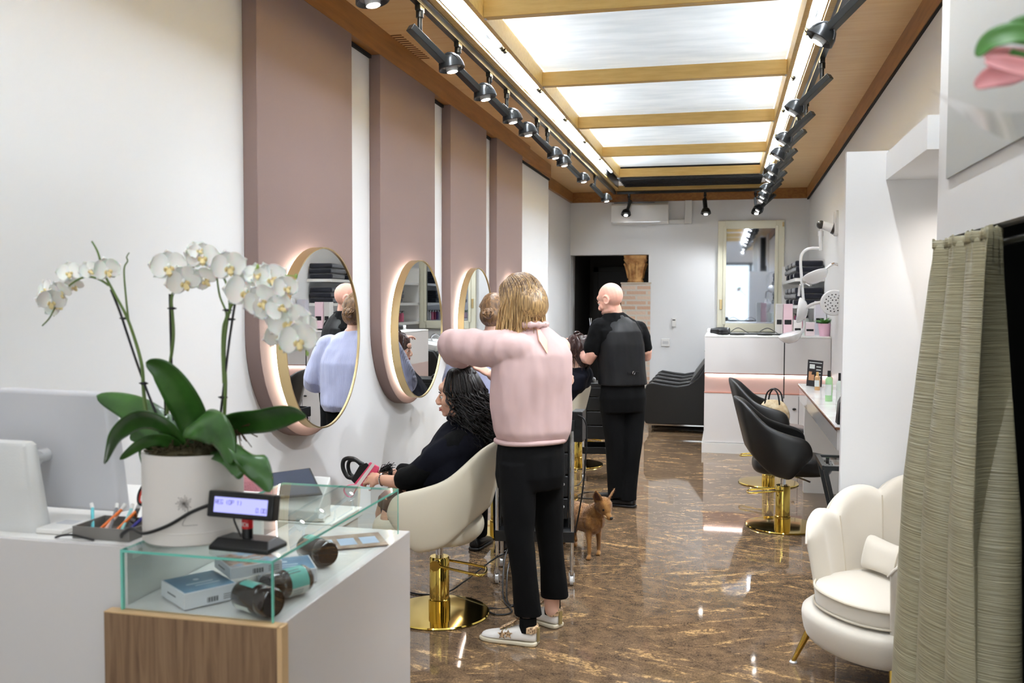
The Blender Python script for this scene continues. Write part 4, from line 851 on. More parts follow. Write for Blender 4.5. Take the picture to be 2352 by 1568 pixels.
# ------------------------------------------------------------------ trolleys
def trolley(loc, rz, label, w=.42, d=.34, h=.92, z1=.27):
    t = thing('salon_trolley', label, 'trolley', loc, rz, 'black salon trolleys')
    for sx in (-1, 1):
        for sy in (-1, 1):
            x, y = sx * (w / 2 - .012), sy * (d / 2 - .012)
            p_ = obj('post', MB().cyl((x, y, .075), (x, y, h), .010, n=14), M['chrome'], t)
            c_ = obj('castor', MB().cyl((x - .009, y, .028), (x + .009, y, .028), .028, n=24), M['silver'], t)
            obj('fork', MB().box(x - .016, x - .011, y - .012, y + .012, .02, .07).box(x + .011, x + .016, y - .012, y + .012, .02, .07).cyl((x, y, .06), (x, y, .08), .014, n=14), M['chrome'], c_)
    def tray(z, hh, nm):
        q = MB().box(-w / 2, w / 2, -d / 2, d / 2, z, z + .006)
        q.box(-w / 2, w / 2, -d / 2, -d / 2 + .008, z + .006, z + hh).box(-w / 2, w / 2, d / 2 - .008, d / 2, z + .006, z + hh).box(-w / 2, -w / 2 + .008, -d / 2 + .008, d / 2 - .008, z + .006, z + hh).box(w / 2 - .008, w / 2, -d / 2 + .008, d / 2 - .008, z + .006, z + hh)
        obj(nm, q, M['black'], t, bevel=.002)
    for sx in (-1, 1): obj('side_panel', B(sx * (w / 2 - .03) - .004, sx * (w / 2 - .03) + .004, -d / 2 + .02, d / 2 - .02, z1 + .05, h - .06), M['black'], t)
    tray(z1 - .03, .06, 'lower_tray'); tray(h - .06, .06, 'upper_tray')
    for k in range(4):
        zz = z1 + .10 + k * .125
        dr_ = obj('drawer', B(-w / 2 + .036, w / 2 - .036, -d / 2 + .006, d / 2 - .01, zz, zz + .115), M['black'], t, bevel=.004)
        obj('drawer_pull', MB().ell((w / 2 - .06, -d / 2 + .002, zz + .07), (.006, .005, .008), 10, 8), M['silver'], dr_)
    return t
trolley((-1.04, 5.06, 0), R(9), 'black salon trolley with chrome posts behind the legs of the woman in pink', .44, .34, .92)
trolley((-1.04, 8.02, 0), R(7), 'black salon trolley beside the man in black, a hairdryer on it', .36, .32, .82)
def hairdryer(loc, rz, label, tilt=0, grp='hairdryers', m=None):
    t = thing('hairdryer', label, 'hairdryer', loc, rz, grp); m = m or M['black']
    MR = Matrix.Rotation(R(90), 4, 'Y')
    obj('barrel', MB().lathe([(.001, -.10), (.034, -.10), (.04, -.085), (.042, -.03), (.04, .02), (.028, .07), (.025, .10), (.001, .10)], n=28, M=MR), m, t)
    obj('nozzle', MB().lathe([(.026, .098), (.027, .10), (.025, .13), (.001, .13)], n=24, M=MR), M['silver'], t)
    obj('handle', MB().tube(crv([(-.02, 0, -.03), (-.03, 0, -.09), (-.035, 0, -.15)]), [.019] * 9 + [.017] * 8, 14), m, t)
    t.rotation_euler = (R(90), tilt, rz); return t
hairdryer((-1.15, 8.0, .866), R(90), 'black hairdryer lying on the trolley beside the man in black')
hairdryer((-.98, 5.0, .962), R(20), 'black hairdryer lying on the trolley behind the woman in pink')
ps = thing('power_strip', 'black power socket block clipped on the near trolley behind the pink blouse', 'socket', (-.805, 4.98, .80))
obj('strip_body', B(-.01, .05, -.05, .08, 0, .17), M['black'], ps, bevel=.004)
for k in range(2): obj('outlet', MB().cyl((.0 + .025 * k * 0 + .02, -.0505, .05 + .06 * k), (.02, -.049, .05 + .06 * k), .02, n=20), M['blackmetal'], ps)
for pts, lb in (([(-.78, 4.93, .95), (-.74, 4.9, .93), (-.725, 4.9, .85), (-.74, 4.9, .6), (-.76, 4.9, .45), (-.79, 4.92, .3)], 'black lead hanging down beside the near trolley'),
    ([(-1.12, 4.87, .22), (-1.14, 4.80, .12), (-1.12, 4.68, .03), (-1.08, 4.55, .006), (-1.02, 4.50, .006), (-1.0, 4.62, .006), (-1.08, 4.85, .2), (-1.13, 4.86, .24), (-1.16, 4.8, .16), (-1.12, 4.6, .02), (-1.03, 4.42, .006), (-1.10, 4.36, .006), (-1.16, 4.44, .006), (-1.05, 4.50, .006), (-.98, 4.7, .1), (-1.02, 4.84, .2), (-1.2, 4.86, .16), (-1.35, 4.7, .06), (-1.45, 4.62, .006), (-1.62, 4.58, .006), (-1.8, 4.75, .006)], 'black cable coiled on the floor by the near trolley'),
    ([(-1.0, 7.85, .3), (-.93, 7.75, .15), (-.9, 7.5, .006), (-1.1, 7.35, .006), (-1.12, 7.15, .006), (-.92, 7.1, .006), (-.95, 6.9, .006), (-1.15, 6.95, .006), (-1.3, 7.2, .006)], 'black cable in loops on the floor between the far trolley and the man'),
    ([(-1.2, 7.9, .3), (-1.17, 7.8, .1), (-1.2, 7.65, .006), (-1.3, 7.5, .006), (-1.42, 7.42, .006)], 'black cable trailing on the floor under the far trolley')):
    c_ = obj('power_cable', MB().tube(crv(pts, 8), .0045, 7), M['black']); tag(c_, lb, 'cable', 'cables on the salon floor')

# ------------------------------------------------------------------ hair processor on the right wall
hp = thing('hair_processor', 'white four-headed hair dryer lamp on a jointed arm from the right wall', 'hair dryer lamp', (1.04, 9.3, 2.30))
wh = mat('white_gloss_plastic', (228, 228, 228), 0.15, coat=.5); gr = mat('dark_joint', (52, 48, 44), .25)
def lp(u, v, Y): return at(u, v, Y) - V(1.04, 9.3, 2.30)
pw = px_ = None
obj('wall_mount', MB().cbox((-.0, .0, .03), (.06, .16, .24)), M['silver'], hp, bevel=.02, seg=3)
a0 = V(-.02, 0, -.02); a1 = lp(1888, 516, 9.3)
obj('arm', MB().tube([a0, a1], [.05, .038], 24), wh, hp)
obj('arm_collar', MB().tube([a0, a0 + (a1 - a0) * .22], [.062, .054], 24), gr, hp)
j = obj('ball_joint', MB().ell(a1 + V(-.01, 0, 0), (.042, .042, .042), 20, 14), gr, hp)
r0 = lp(1885, 530, 9.3); r1 = lp(1885, 575, 9.3)
obj('drop_rod', MB().cyl(r0, r1, .02, n=16).cyl(r0, r0 + V(0, 0, -.05), .026, n=16).cyl(a1, r0, .012, n=12), M['silver'], hp)
obj('bent_tube', MB().tube(crv([lp(1884, 570, 9.3), lp(1862, 570, 9.3), lp(1846, 578, 9.3), lp(1839, 598, 9.3), lp(1842, 650, 9.3), lp(1846, 700, 9.3), lp(1847, 750, 9.3), lp(1838, 765, 9.3)], 6), .014, 12), wh, hp)
obj('cross_tube', MB().tube(crv([lp(1838, 720, 9.28), lp(1862, 700, 9.2), lp(1890, 693, 9.1), lp(1900, 692, 9.05)], 6), .015, 12), wh, hp)
obj('upper_tube', MB().tube(crv([lp(1835, 680, 9.3), lp(1838, 655, 9.3), lp(1850, 650, 9.3), lp(1862, 655, 9.25)], 6), .013, 12).tube(crv([lp(1895, 618, 9.2), lp(1915, 606, 9.2), lp(1932, 612, 9.2), lp(1938, 620, 9.2)], 5), .014, 10), M['chrome'], hp)
def head_pod(c, nrm, r, holes, label=None):
    n_ = Vector(nrm).normalized(); q = n_.to_track_quat('Z', 'Y').to_matrix().to_4x4(); q.translation = c
    o = obj('dryer_head', MB().lathe([(.001, -.085), (r * .4, -.080), (r * .72, -.058), (r * .93, -.028), (r, -.006), (r, .004), (r * .93, .012), (r * .5, .016), (.001, .017)], n=36, M=q), wh, hp)
    if holes:
        mb = MB()
        for k, (rr, n) in enumerate(((.25, 6), (.45, 10), (.65, 15))):
            for i in range(n):
                a = 2 * PI * i / n + k * .3; mb.lathe([(.0005, 0), (.0065, 0), (.0065, .001), (.0005, .001)], (r * rr * math.cos(a), r * rr * math.sin(a), .0165 - .003 * rr), 10, M=q)
        obj('air_holes', mb, M['black'], o)
    return o
head_pod(lp(1872, 630, 9.25), (-.3, .2, .8), .125, False)
head_pod(lp(1915, 695, 9.05), (.1, -.9, -.15), .125, True)
head_pod(lp(1835, 712, 9.3), (-.95, .1, .1), .125, False)
head_pod(lp(1815, 768, 9.35), (-.25, -.1, .9), .115, False)
obj('hanging_cord', MB().tube([lp(1802, 785, 9.4), lp(1801, 850, 9.4), lp(1800, 915, 9.4)], .006, 6), M['black'], hp)

# ------------------------------------------------------------------ towel shelves on the right wall and bottles (seen in the round mirrors too)
tw = mat('navy_towel', (16, 18, 32), 0.95, sheen=.4, bump=.3, bscale=200)
sw = thing('wall_shelves', 'white wall shelves stacked with dark towels behind the dryer lamp', 'shelf', (1.09, 10.9, 0))
for z in (1.22, 1.50, 1.80): obj('shelf_board', B(-.34, 0, -.35, 2.1, z, z + .035), M['white'], sw)
for y in (2.06,): obj('shelf_upright', B(-.34, 0, y, y + .03, 1.22, 2.05), M['white'], sw)
tn = 0
for z, n in ((1.8355, 3), (1.5355, 3)):
    for k in range(3):
        for i in range(n):
            w_ = .03; zz = z + i * .0655
            t_ = obj('folded_towel', MB().cbox((0, 0, .032), (.30, .50, .064)), tw, bevel=.02, seg=3)
            t_.location = (.90, 10.83 + .62 * k + .01 * ((i * 7) % 3 - 1), zz); t_.rotation_euler = (0, 0, R((i * 5) % 7 - 3))
            tag(t_, 'folded navy towel on the %s wall shelf, %s pile from the camera, %s' % ('top' if z > 1.8 else 'middle', ['nearest', 'middle', 'farthest'][k], ['lowest', 'middle one', 'topmost'][i]), 'towel', 'folded towels on the wall shelves')
bcols = [((220, 216, 214), 'white'), ((225, 120, 150), 'pink'), ((170, 60, 90), 'crimson'), ((90, 60, 120), 'purple')]
def pump_bottle(loc, c, nm, label, grp, h=.16, r=.026):
    t = thing('pump_bottle', label, 'bottle', loc, 0, grp)
    obj('bottle_body', MB().lathe([(.001, 0), (r, 0), (r, h * .72), (r * .6, h * .82), (.001, h * .82)], n=20), bpy.data.materials.get('bottle_' + nm) or mat('bottle_' + nm, c, .25), t)
    obj('pump', MB().cyl((0, 0, h * .82), (0, 0, h * .97), r * .35, n=12).box(-.03, .008, -.006, .006, h * .95, h), M['black'], t); return t
for k in range(14):
    c, nm = bcols[(k * 3 + k // 5) % 4]
    pump_bottle((.92, 10.95 + .135 * k, 1.2555), c, nm, '%s pump bottle in the bottle row on the lowest wall shelf, %s' % (nm, ['first', 'second', 'third', 'fourth', 'fifth', 'sixth', 'seventh', 'eighth', 'ninth', 'tenth', 'eleventh', 'twelfth', 'thirteenth', 'fourteenth'][k]), 'pump bottles on the lowest wall shelf')
# things on top of the white cabinet
CTZ = 1.2205
hairdryer((-.05, 9.80, CTZ + .044), R(160), 'black hairdryer lying at the left end of the white cabinet top')
for k, (x, a, lb) in enumerate(((.18, 8, 'black curling iron lying left on the white cabinet top'), (.46, -5, 'long black straightening iron lying in the middle of the white cabinet top'))):
    t = thing('hair_iron', lb, 'hair iron', (x, 9.80, CTZ + .016), R(a), 'hair irons on the white cabinet')
    obj('iron_handle', MB().tube([(-.13, 0, 0), (-.06, 0, .0), (.02, 0, 0)], [.013, .016, .014], 14), M['black'], t)
    obj('iron_barrel', MB().cyl((.02, 0, 0), (.16, 0, 0), .010, n=16), M['blackmetal'], t)
    obj('iron_cord', MB().tube(crv([(-.13, 0, 0), (-.10, .05, .03), (-.03, .08, .06), (.05, .07, .02), (.10, .05, -.010)]), .004, 6), M['black'], t)
def small_box(x, y, w, d, h, c, lb, z=CTZ, nm='hair_product_box'):
    m = mat('box_paint', c, .4); t = thing(nm, lb, 'box', (x, y, z), 0, 'boxes on the white cabinet')
    obj('carton', B(-w / 2, w / 2, -d / 2, d / 2, 0, h), m, t, bevel=.002)
    obj('printed_band', MB().box(-w / 2 + .01, w / 2 - .01, -d / 2 - .001, -d / 2, h * .35, h * .5), M['black'], t); return t
small_box(.555, 10.0, .07, .12, .33, (196, 194, 190), 'tall grey box on the cabinet right of the framed mirror')
small_box(.64, 9.95, .09, .1, .33, (232, 200, 208), 'tall pale pink box beside the grey box on the cabinet')
small_box(.735, 9.9, .08, .1, .16, (236, 230, 226), 'short white box behind the dryer lamp heads on the cabinet')
small_box(.86, 9.95, .09, .12, .14, (230, 214, 216), 'small blush box left of the pink plant pot')
small_box(.985, 10.25, .10, .12, .36, (206, 202, 212), 'tall lilac grey box behind the pink plant pot')
bn = thing('basket', 'clear plastic basket of bottles hanging below the dryer lamp heads', 'basket', (.80, 10.15, CTZ + .001))
obj('basket_body', MB().lathe([(.001, 0), (.08, 0), (.11, .17), (.106, .17), (.076, .005), (.001, .005)], n=24), M['glass'], bn)
pp_ = thing('potted_plant', 'small green plant in a pale pink pot on the white cabinet', 'plant', (1.0, 9.85, CTZ))
obj('pot', MB().lathe([(.001, 0), (.05, 0), (.068, .13), (.064, .13), (.048, .01), (.001, .01)], n=28), mat('pink_pot', (228, 184, 202), .3), pp_)
q = MB()
for k in range(11):
    a = k * 2.4; L_ = .07 + .03 * ((k * 5) % 3); p0 = V(0, 0, .10); p1 = V(math.cos(a) * L_, math.sin(a) * L_, .15 + .012 * (k % 4))
    q.tube(crv([p0, (p0 + p1) / 2 + V(0, 0, .02), p1]), [.004 + .012 * math.sin(PI * j / 16) for j in range(17)], 6, flat=.2)
obj('leaves', q, mat('leaf_small', (66, 120, 52), .5), pp_)
# ledge items
GLB = 'bottles on the marble ledge'
def spray(x, y, c, lb, h=.20, r=.022, cap=(30, 30, 30)):
    t = thing('spray_bottle', lb, 'bottle', (x, y, .8955), 0, GLB)
    m = mat('spray_tint', c, .2, coat=.3)
    obj('bottle_body', MB().lathe([(.001, 0), (r, 0), (r, h * .72), (r * .55, h * .8), (.001, h * .8)], n=24), m, t)
    obj('cap', MB().lathe([(.001, h * .8), (r * .5, h * .8), (r * .45, h), (.001, h)], n=18), mat('cap_tint', cap, .3), t)
    obj('label', MB().grid(lambda u, v: ((r + .0004) * math.cos(PI + 2.2 * u), (r + .0004) * math.sin(PI + 2.2 * u), h * .2 + h * .35 * v), 10, 1), wl, t); return t
spray(.70, 6.55, (150, 190, 140), 'green spray bottle standing out alone on the marble ledge', .21, .024)
spray(.70, 7.35, (190, 150, 104), 'amber bottle on the ledge just right of the dark card', .14, .02, (200, 160, 100))
spray(.775, 7.2, (196, 158, 120), 'tan bottle on the ledge behind the green spray bottle', .15, .022, (190, 150, 110))
spray(.70, 5.95, (196, 204, 196), 'grey and green spray can nearest the white partition on the ledge', .24, .022)
cs_ = thing('price_card', 'dark printed card standing at a slant on the far end of the marble ledge', 'card stand', (.70, 7.62, .8955), R(10))
CM = Matrix.Rotation(R(-12), 4, 'X') @ Matrix.Rotation(R(6), 4, 'Y')
obj('card_board', MB().box(-.06, .06, -.004, .004, 0.002, .215, CM), mat('card_dark', (40, 36, 38), .3), cs_)
q = MB().box(-.045, -.005, -.0052, -.004, .145, .18, CM)
for k in range(5): q.box(.008, .045, -.0052, -.004, .06 + .025 * k, .067 + .025 * k, CM)
q.box(-.05, .05, -.0052, -.004, .192, .198, CM); obj('card_print', q, wl, cs_)
obj('card_photo', MB().box(-.048, -.005, -.0052, -.004, .05, .12, CM), mat('card_photo', (176, 130, 96), .4), cs_)
obj('card_back_leg', MB().beam((0, .004, .12), (0, .07, 0.004), .03, .003), M['black'], cs_)
bi = thing('black_organizer', 'black upright holder at the near end of the marble ledge by the partition', 'holder', (.66, 5.36, .8955))
obj('holder_body', MB().prism([(-.045, 0), (.05, 0), (.05, .14), (-.02, .15), (-.035, .12)], -.05, .05, Matrix(((1, 0, 0, 0), (0, 0, -1, 0), (0, 1, 0, 0), (0, 0, 0, 1)))), M['black'], bi, bevel=.004)
# black folding side table
sd = thing('side_table', 'black metal framed side table half hidden behind the white partition', 'table', (.66, 4.72, 0))
FM = M['blackmetal']
obj('table_top', B(-.18, .28, -.15, .18, .775, .785), M['glass'], sd)
obj('top_frame', MB().beam((-.185, -.15, .78), (.28, -.15, .78), .022, .022).beam((-.185, .18, .78), (.28, .18, .78), .022, .022).beam((-.185, -.15, .78), (-.185, .18, .78), .022, .022), FM, sd)
for y in (-.15, .18): obj('leg', MB().beam((-.18, y, .77), (.0, y, 0.0), .02, .02), FM, sd); obj('leg', MB().beam((.26, y, .77), (.08, y, 0.0), .02, .02), FM, sd)
# ------------------------------------------------------------------ people
def skinmat(nm, c): return mat(nm, c, .45, sss=.12, bump=.03, bscale=300)
def frame(c, yaw, pitch=0.0, roll=0.0):
    """x forward, y left, z up"""
    return Matrix.Translation(c) @ Matrix.Rotation(yaw, 4, 'Z') @ Matrix.Rotation(pitch, 4, 'Y') @ Matrix.Rotation(roll, 4, 'X')
def head_mesh(mb, F, k=1.0, jaw=1.0):
    e = lambda c, r: mb.ell(F @ (Vector(c) * k), tuple(x * k for x in r), 20, 14, F.to_3x3().to_4x4())
    e((-.012, 0, .025), (.096, .076, .092)); e((.028, 0, -.02), (.062, .062, .085)); e((.03, 0, -.072), (.052 * jaw, .05 * jaw, .042)); e((.074, 0, -.098), (.018, .022, .016))
    e((.07, 0, .035), (.028, .045, .028)); e((.082, .028, .004), (.012, .02, .008)); e((.082, -.028, .004), (.012, .02, .008)) 
    e((.062, .04, -.035), (.024, .02, .026)); e((.062, -.04, -.035), (.024, .02, .026))
    mb.tube([F @ (V(.086, 0, .006) * k), F @ (V(.102, 0, -.018) * k), F @ (V(.112, 0, -.036) * k)], [.008 * k, .0105 * k, .013 * k], 12); e((.103, 0, -.042), (.015, .019, .010))
    e((.090, 0, -.066), (.012, .024, .0065)); e((.088, 0, -.078), (.012, .021, .0075)); e((.078, 0, -.07), (.014, .028, .022))
    for s in (-1, 1):
        q = [F @ (V(-.005 + .020 * math.cos(t), s * (.078 + .006 * math.sin(t * 1) ** 2), -.008 + .031 * math.sin(t)) * k) for t in [2 * PI * j / 14 for j in range(15)]]
        mb.tube(q, .0055 * k, 8); e((-.002, s * .076, -.008), (.017, .006, .026))
def face_parts(F, body, k=1.0, brow=(70, 45, 32), lip=(178, 98, 88), iris=(70, 48, 32)):
    q = MB()
    for s in (-1, 1): q.ell(F @ (V(.0785, s * .030, -.008) * k), (.0108 * k,) * 3, 14, 10)
    o = obj('eyes', q, mat('eye_white', (235, 230, 224), .15), body); q = MB()
    for s in (-1, 1): q.ell(F @ (V(.0885, s * .030, -.008) * k), (.0035 * k, .0052 * k, .0052 * k), 12, 8, F.to_3x3().to_4x4())
    obj('irises', q, mat('iris', iris, .2), o); q = MB()
    for s in (-1, 1): q.tube(crv([F @ (V(.090, s * .014, .012) * k), F @ (V(.093, s * .030, .018) * k), F @ (V(.082, s * .047, .012) * k)], 4), .0028 * k, 6)
    obj('eyebrows', q, mat('brow', brow, .8), body); q = MB()
    for z, r in ((-.067, .0045), (-.077, .0055)): q.tube(crv([F @ (V(.089, -.022, z + (-.072 - z) * .6) * k), F @ (V(.1015, 0, z) * k), F @ (V(.089, .022, z + (-.072 - z) * .6) * k)], 5), [r * (.3 + .7 * math.sin(PI * j / 10)) * k for j in range(11)], 8)
    obj('lips', q, mat('lips', lip, .4), body)
def hand(mb, w, d, n, side=1, curl=.5, k=1.0, spread=1.0, palm=.085):
    """w wrist, d finger direction, n = direction the palm faces, side: +1 thumb towards d x n"""
    w = Vector(w); d = Vector(d).normalized(); n = Vector(n); n = (n - d * n.dot(d)).normalized(); s = d.cross(n).normalized() * side
    for t in np.linspace(0, 1, 5): mb.ell(w + d * palm * k * t * .9, (.0001 + .017 * k,) * 3, 10, 8)
    B3 = Matrix((s, d, n)).transposed().to_4x4()
    mb.ell(w + d * palm * k * .55, (.040 * k, .050 * k, .015 * k), 16, 12, B3); mb.ell(w + d * palm * k * .85, (.039 * k, .02 * k, .0135 * k), 16, 12, B3)
    mb.ell(w + d * .02 * k + s * .012 * k, (.024 * k, .03 * k, .017 * k), 12, 10, B3)
    for i, (off, L) in enumerate(((.030, .070), (.010, .080), (-.011, .074), (-.031, .058))):
        p = w + d * palm * k + s * off * k; dd = (d + s * off * 2.2 * spread).normalized(); c = curl * (1 + .12 * i); pts = [(p - dd * .012 * k, .0092 * k)]
        for j, fr in enumerate((.45, .30, .25)):
            a = c * (.55 + .75 * j); v = dd * math.cos(a) + n * math.sin(a); p = p + v * L * fr * k; pts.append((p, (.0085 - .0009 * j) * k))
        for a_, b_ in zip(pts[:-1], pts[1:]): mb.tube([a_[0], b_[0]], [a_[1], b_[1]], 10); mb.ell(b_[0], (b_[1],) * 3, 10, 8)
    p = w + d * .025 * k + s * .030 * k; pts = [(p, .0125 * k)]
    for j, (L, a) in enumerate(((.035, .2), (.028, .35))):
        v = (d * .75 + s * (.65 - .5 * j) + n * (.35 + a)).normalized(); p = p + v * L * k; pts.append((p, (.0105 - .0015 * j) * k))
    for a_, b_ in zip(pts[:-1], pts[1:]): mb.tube([a_[0], b_[0]], [a_[1], b_[1]], 10); mb.ell(b_[0], (b_[1],) * 3, 10, 8)
def torso(mb, P, f, sc=1.0, hs=.19, dep=.11, waist=.13, hip=.165, n=28):
    """P: dict with pelvis, waist, chest, shoulders(mid), neck; f facing direction"""
    f = Vector(f).normalized(); r = f.cross(V(0, 0, 1)).normalized()
    rings = [ring(P['pelvis'] - V(0, 0, .07), r * hip * .9, f * dep * .95, n, 2.3), ring(P['pelvis'], r * hip, f * dep * 1.08, n, 2.3), ring(P['waist'], r * waist, f * dep * .88, n, 2.2), ring(P['chest'], r * (hs * .84), f * dep * 1.02, n, 2.4), ring(P['shoulders'] - V(0, 0, .06), r * hs * .93, f * dep * .92, n, 2.4), ring(P['shoulders'], r * hs * .80, f * dep * .68, n, 2.3), ring(P['shoulders'] + V(0, 0, .045), r * hs * .42, f * dep * .52, n, 2), ring(P['neck'], r * .055, f * .055, n, 2)]
    mb.loft(rings); return mb
def foot(mb, heel, d, L=.20, w=.042):
    d = Vector(d).normalized(); s = d.cross(V(0, 0, 1)); h = Vector(heel)
    rings = [ring(h + d * (L * t) + V(0, 0, z), s * ww, V(0, 0, hh), 16, 2.4) for t, z, ww, hh in ((-.03, .035, .014, .012), (0, .04, .026, .026), (.2, .042, .030, .034), (.45, .038, .032, .020), (.7, .032, .034, .012), (.9, .03, .028, .008), (1.0, .028, .014, .006))]
    mb.loft(rings)
def shoe(parent, heel, d, m, sole, L=.25, w=.045, name='shoe', top=.085):
    d = Vector(d).normalized(); s = d.cross(V(0, 0, 1)); h = Vector(heel); rr = []
    for t, ww, hh in ((-.10, .022, top * .8), (-.07, .034, top), (.05, .040, top), (.22, .042, top * 1.02), (.40, .043, top * .86), (.58, .046, top * .66), (.76, .047, top * .54), (.90, .038, top * .46), (.98, .020, top * .36)):
        rr.append([h + d * (L * t) + s * (ww * cx) + V(0, 0, .018 + (hh - .018) * cz) for cx, cz in ((-1, 0), (-1.03, .25), (-.95, .55), (-.72, .85), (-.4, 1), (.4, 1), (.72, .85), (.95, .55), (1.03, .25), (1, 0))])
    o = obj(name, MB().loft(rr), m, parent, sub=1); so = []
    for t, ww in ((-.115, .024), (-.08, .038), (.05, .044), (.3, .043), (.55, .048), (.78, .050), (.92, .041), (1.01, .022)): so.append((t, ww))
    pts = [(t, ww) for t, ww in so] + [(t, -ww) for t, ww in reversed(so)]
    ba = [h + d * (L * t) + s * ww for t, ww in pts]; obj('sole', MB().loft([[Vector((p.x, p.y, .001)) for p in ba], [Vector((p.x, p.y, .020)) for p in ba]]), sole, o, bevel=.006, seg=3)
    return o
def strands(name, m, parent, paths, r=.0022, n=4):
    mb = MB()
    for p in paths:
        k = len(p); mb.tube(p, [r * (1.0 - .75 * (j / (k - 1)) ** 2) for j in range(k)], n, cap=False)
    return obj(name, mb, m, parent, ang=80)
def hairmat(nm, a, b_, rough=.35, sc=60):
    m = mat(nm, a, rough, spec=.6); return noise_color(m, [(.3, a), (.7, b_)], (sc, sc, 3), 1.5, 3)
def hair_shell(parent, F, m, pts, voxel=.006, name='hair', wr=.004, f=30):
    mb = MB()
    for c, r in pts: mb.ell(F @ Vector(c), r, 20, 14, F.to_3x3().to_4x4())
    o = organic(name, mb, m, parent, voxel, 5); wrinkle(o, wr, (1, 1, .25), f); return o

# ===== stylist in the pink blouse =====
blk = mat('black_cloth', (9, 9, 10), .9, spec=.2, bump=.1, bscale=500)
SK1 = skinmat('skin_fair', (226, 182, 160))
def stylist():
    t = thing('person', 'person with long blonde-brown hair in a pink blouse and black trousers, arms raised over the seated client', 'person', (-.87, 4.15, 0))
    t['label'] = 'person with long blonde hair, pink blouse and black trousers, styling the seated client'
    O = V(-.87, 4.15, 0); L = lambda u, v, Y: at(u, v, Y) - O
    f = V(-.62, .78, 0)
    P = dict(pelvis=L(1218, 1050, 4.15), waist=L(1220, 950, 4.15), chest=L(1224, 860, 4.15), shoulders=L(1228, 790, 4.15), neck=L(1222, 745, 4.14))
    shL = L(1172, 795, 4.04); elL = L(1040, 792, 4.17); wrL = L(1068, 832, 4.37)
    shR = L(1286, 798, 4.27); elR = L(1232, 900, 4.42); wrR = L(1130, 862, 4.46)
    HC = L(1196, 692, 4.17); F = frame(HC, math.atan2(f.y, f.x) + .35, .55)
    mb = MB(); torso(mb, P, f, hs=.17, dep=.085, waist=.115, hip=.135); head_mesh(mb, F, .98)
    chain(mb, [(P['neck'] - V(0, 0, .05), .055), (P['neck'] + (HC - P['neck']) * .35, .05), (HC, .05)])
    chain(mb, [(shL, .052), (elL, .038), (wrL, .026)]); chain(mb, [(shR, .052), (elR, .038), (wrR, .026)])
    dL = (L(1075, 842, 4.47) - wrL); hand(mb, wrL, dL, (0, 0, -1), 1, .5, .92)
    dR = (L(1092, 838, 4.46) - wrR); hand(mb, wrR, dR, (-.2, .3, -1), -1, .35, .92)
    hips = [(L(1188, 1060, 4.08), L(1195, 1240, 4.04), L(1212, 1420, 4.05)), (L(1254, 1060, 4.24), L(1262, 1230, 4.26), L(1268, 1400, 4.27))]
    for h, k, a in hips: chain(mb, [(h + V(0, 0, -.03), .065), (k, .052), (a, .036)])
    ft = V(-.97, .10, 0); ft2 = V(-.86, .50, 0)
    h1 = L(1222, 1478, 4.03); h1.z = 0; h2 = L(1276, 1444, 4.28); h2.z = 0
    foot(mb, h1, ft); foot(mb, h2, ft2)
    body = organic('body', mb, SK1, t, .0048, 3)
    face_parts(F, body, .98)
    # blouse
    mb = MB(); r = f.cross(V(0, 0, 1)).normalized(); n = 32
    rr = [ring(P['pelvis'] + V(0, 0, .075), r * .158, f * .118, n, 2.4), ring(P['pelvis'] + V(0, 0, .09), r * .166, f * .125, n, 2.4), ring(P['pelvis'] + V(0, 0, .125), r * .183, f * .142, n, 2.4), ring(P['waist'] + V(0, 0, .03), r * .190, f * .140, n, 2.4), ring(P['chest'], r * .186, f * .138, n, 2.5), ring(P['shoulders'] - V(0, 0, .045), r * .182, f * .125, n, 2.5), ring(P['shoulders'] + V(0, 0, .015), r * .150, f * .092, n, 2.3), ring(P['shoulders'] + V(0, 0, .055), r * .09, f * .07, n, 2), ring(P['neck'] - V(0, 0, .01), r * .06, f * .06, n, 2)]
    mb.loft(rr)
    chain(mb, [(shL + V(.03, .02, -.01), .085), (shL * .5 + elL * .5 + V(0, 0, -.01), .082), (elL + V(.01, 0, .005), .074), (elL * .5 + wrL * .5, .062), (wrL * .8 + elL * .2, .045)], 18)
    chain(mb, [(shR + V(-.03, -.02, -.01), .08), (shR * .5 + elR * .5, .07), (elR, .06), (elR * .45 + wrR * .55, .045)], 18)
    pk_ = mat('pink_blouse', (206, 176, 173), .85)
    bl = organic('blouse', mb, pk_, t, .007, 16); wrinkle(bl, .022, (1, 1, .28), 7); wrinkle(bl, .003, (1, 1, .4), 18)
    q = MB()
    q.tube([V(*p) for p in ring(P['pelvis'] + V(0, 0, .083), r * .163, f * .122, 40, 2.4)] + [ring(P['pelvis'] + V(0, 0, .083), r * .163, f * .122, 40, 2.4)[0]], .012, 10)
    obj('waistband', q, pk_, bl)
    q = MB(); cr_ = ring(P['neck'] + V(0, 0, .0), r * .064, f * .064, 36, 2); q.tube(cr_ + [cr_[0]], [.014 + .004 * math.sin(j * 1.9) for j in range(37)], 10)
    back = P['shoulders'] - f * .115 + V(0, 0, .0)
    obj('collar', q, pk_, bl)
    # keyhole at the nape: skin seen through the blouse opening
    kh = MB(); c0 = P['neck'] - f * .058 - V(0, 0, .01); c1 = P['shoulders'] - f * .128 - V(0, 0, .035)
    kh.loft([[c0 - r * .004, c0 + r * .004, c0 + r * .004 + f * .01, c0 - r * .004 + f * .01], [c0 * .5 + c1 * .5 - r * .022 - f * .012, c0 * .5 + c1 * .5 + r * .018 - f * .012, c0 * .5 + c1 * .5 + r * .018, c0 * .5 + c1 * .5 - r * .022], [c1 - r * .002, c1 + r * .003, c1 + r * .003 + f * .01, c1 - r * .002 + f * .01]])
    obj('neck_opening', kh, SK1, bl)
    # trousers
    mb = MB()
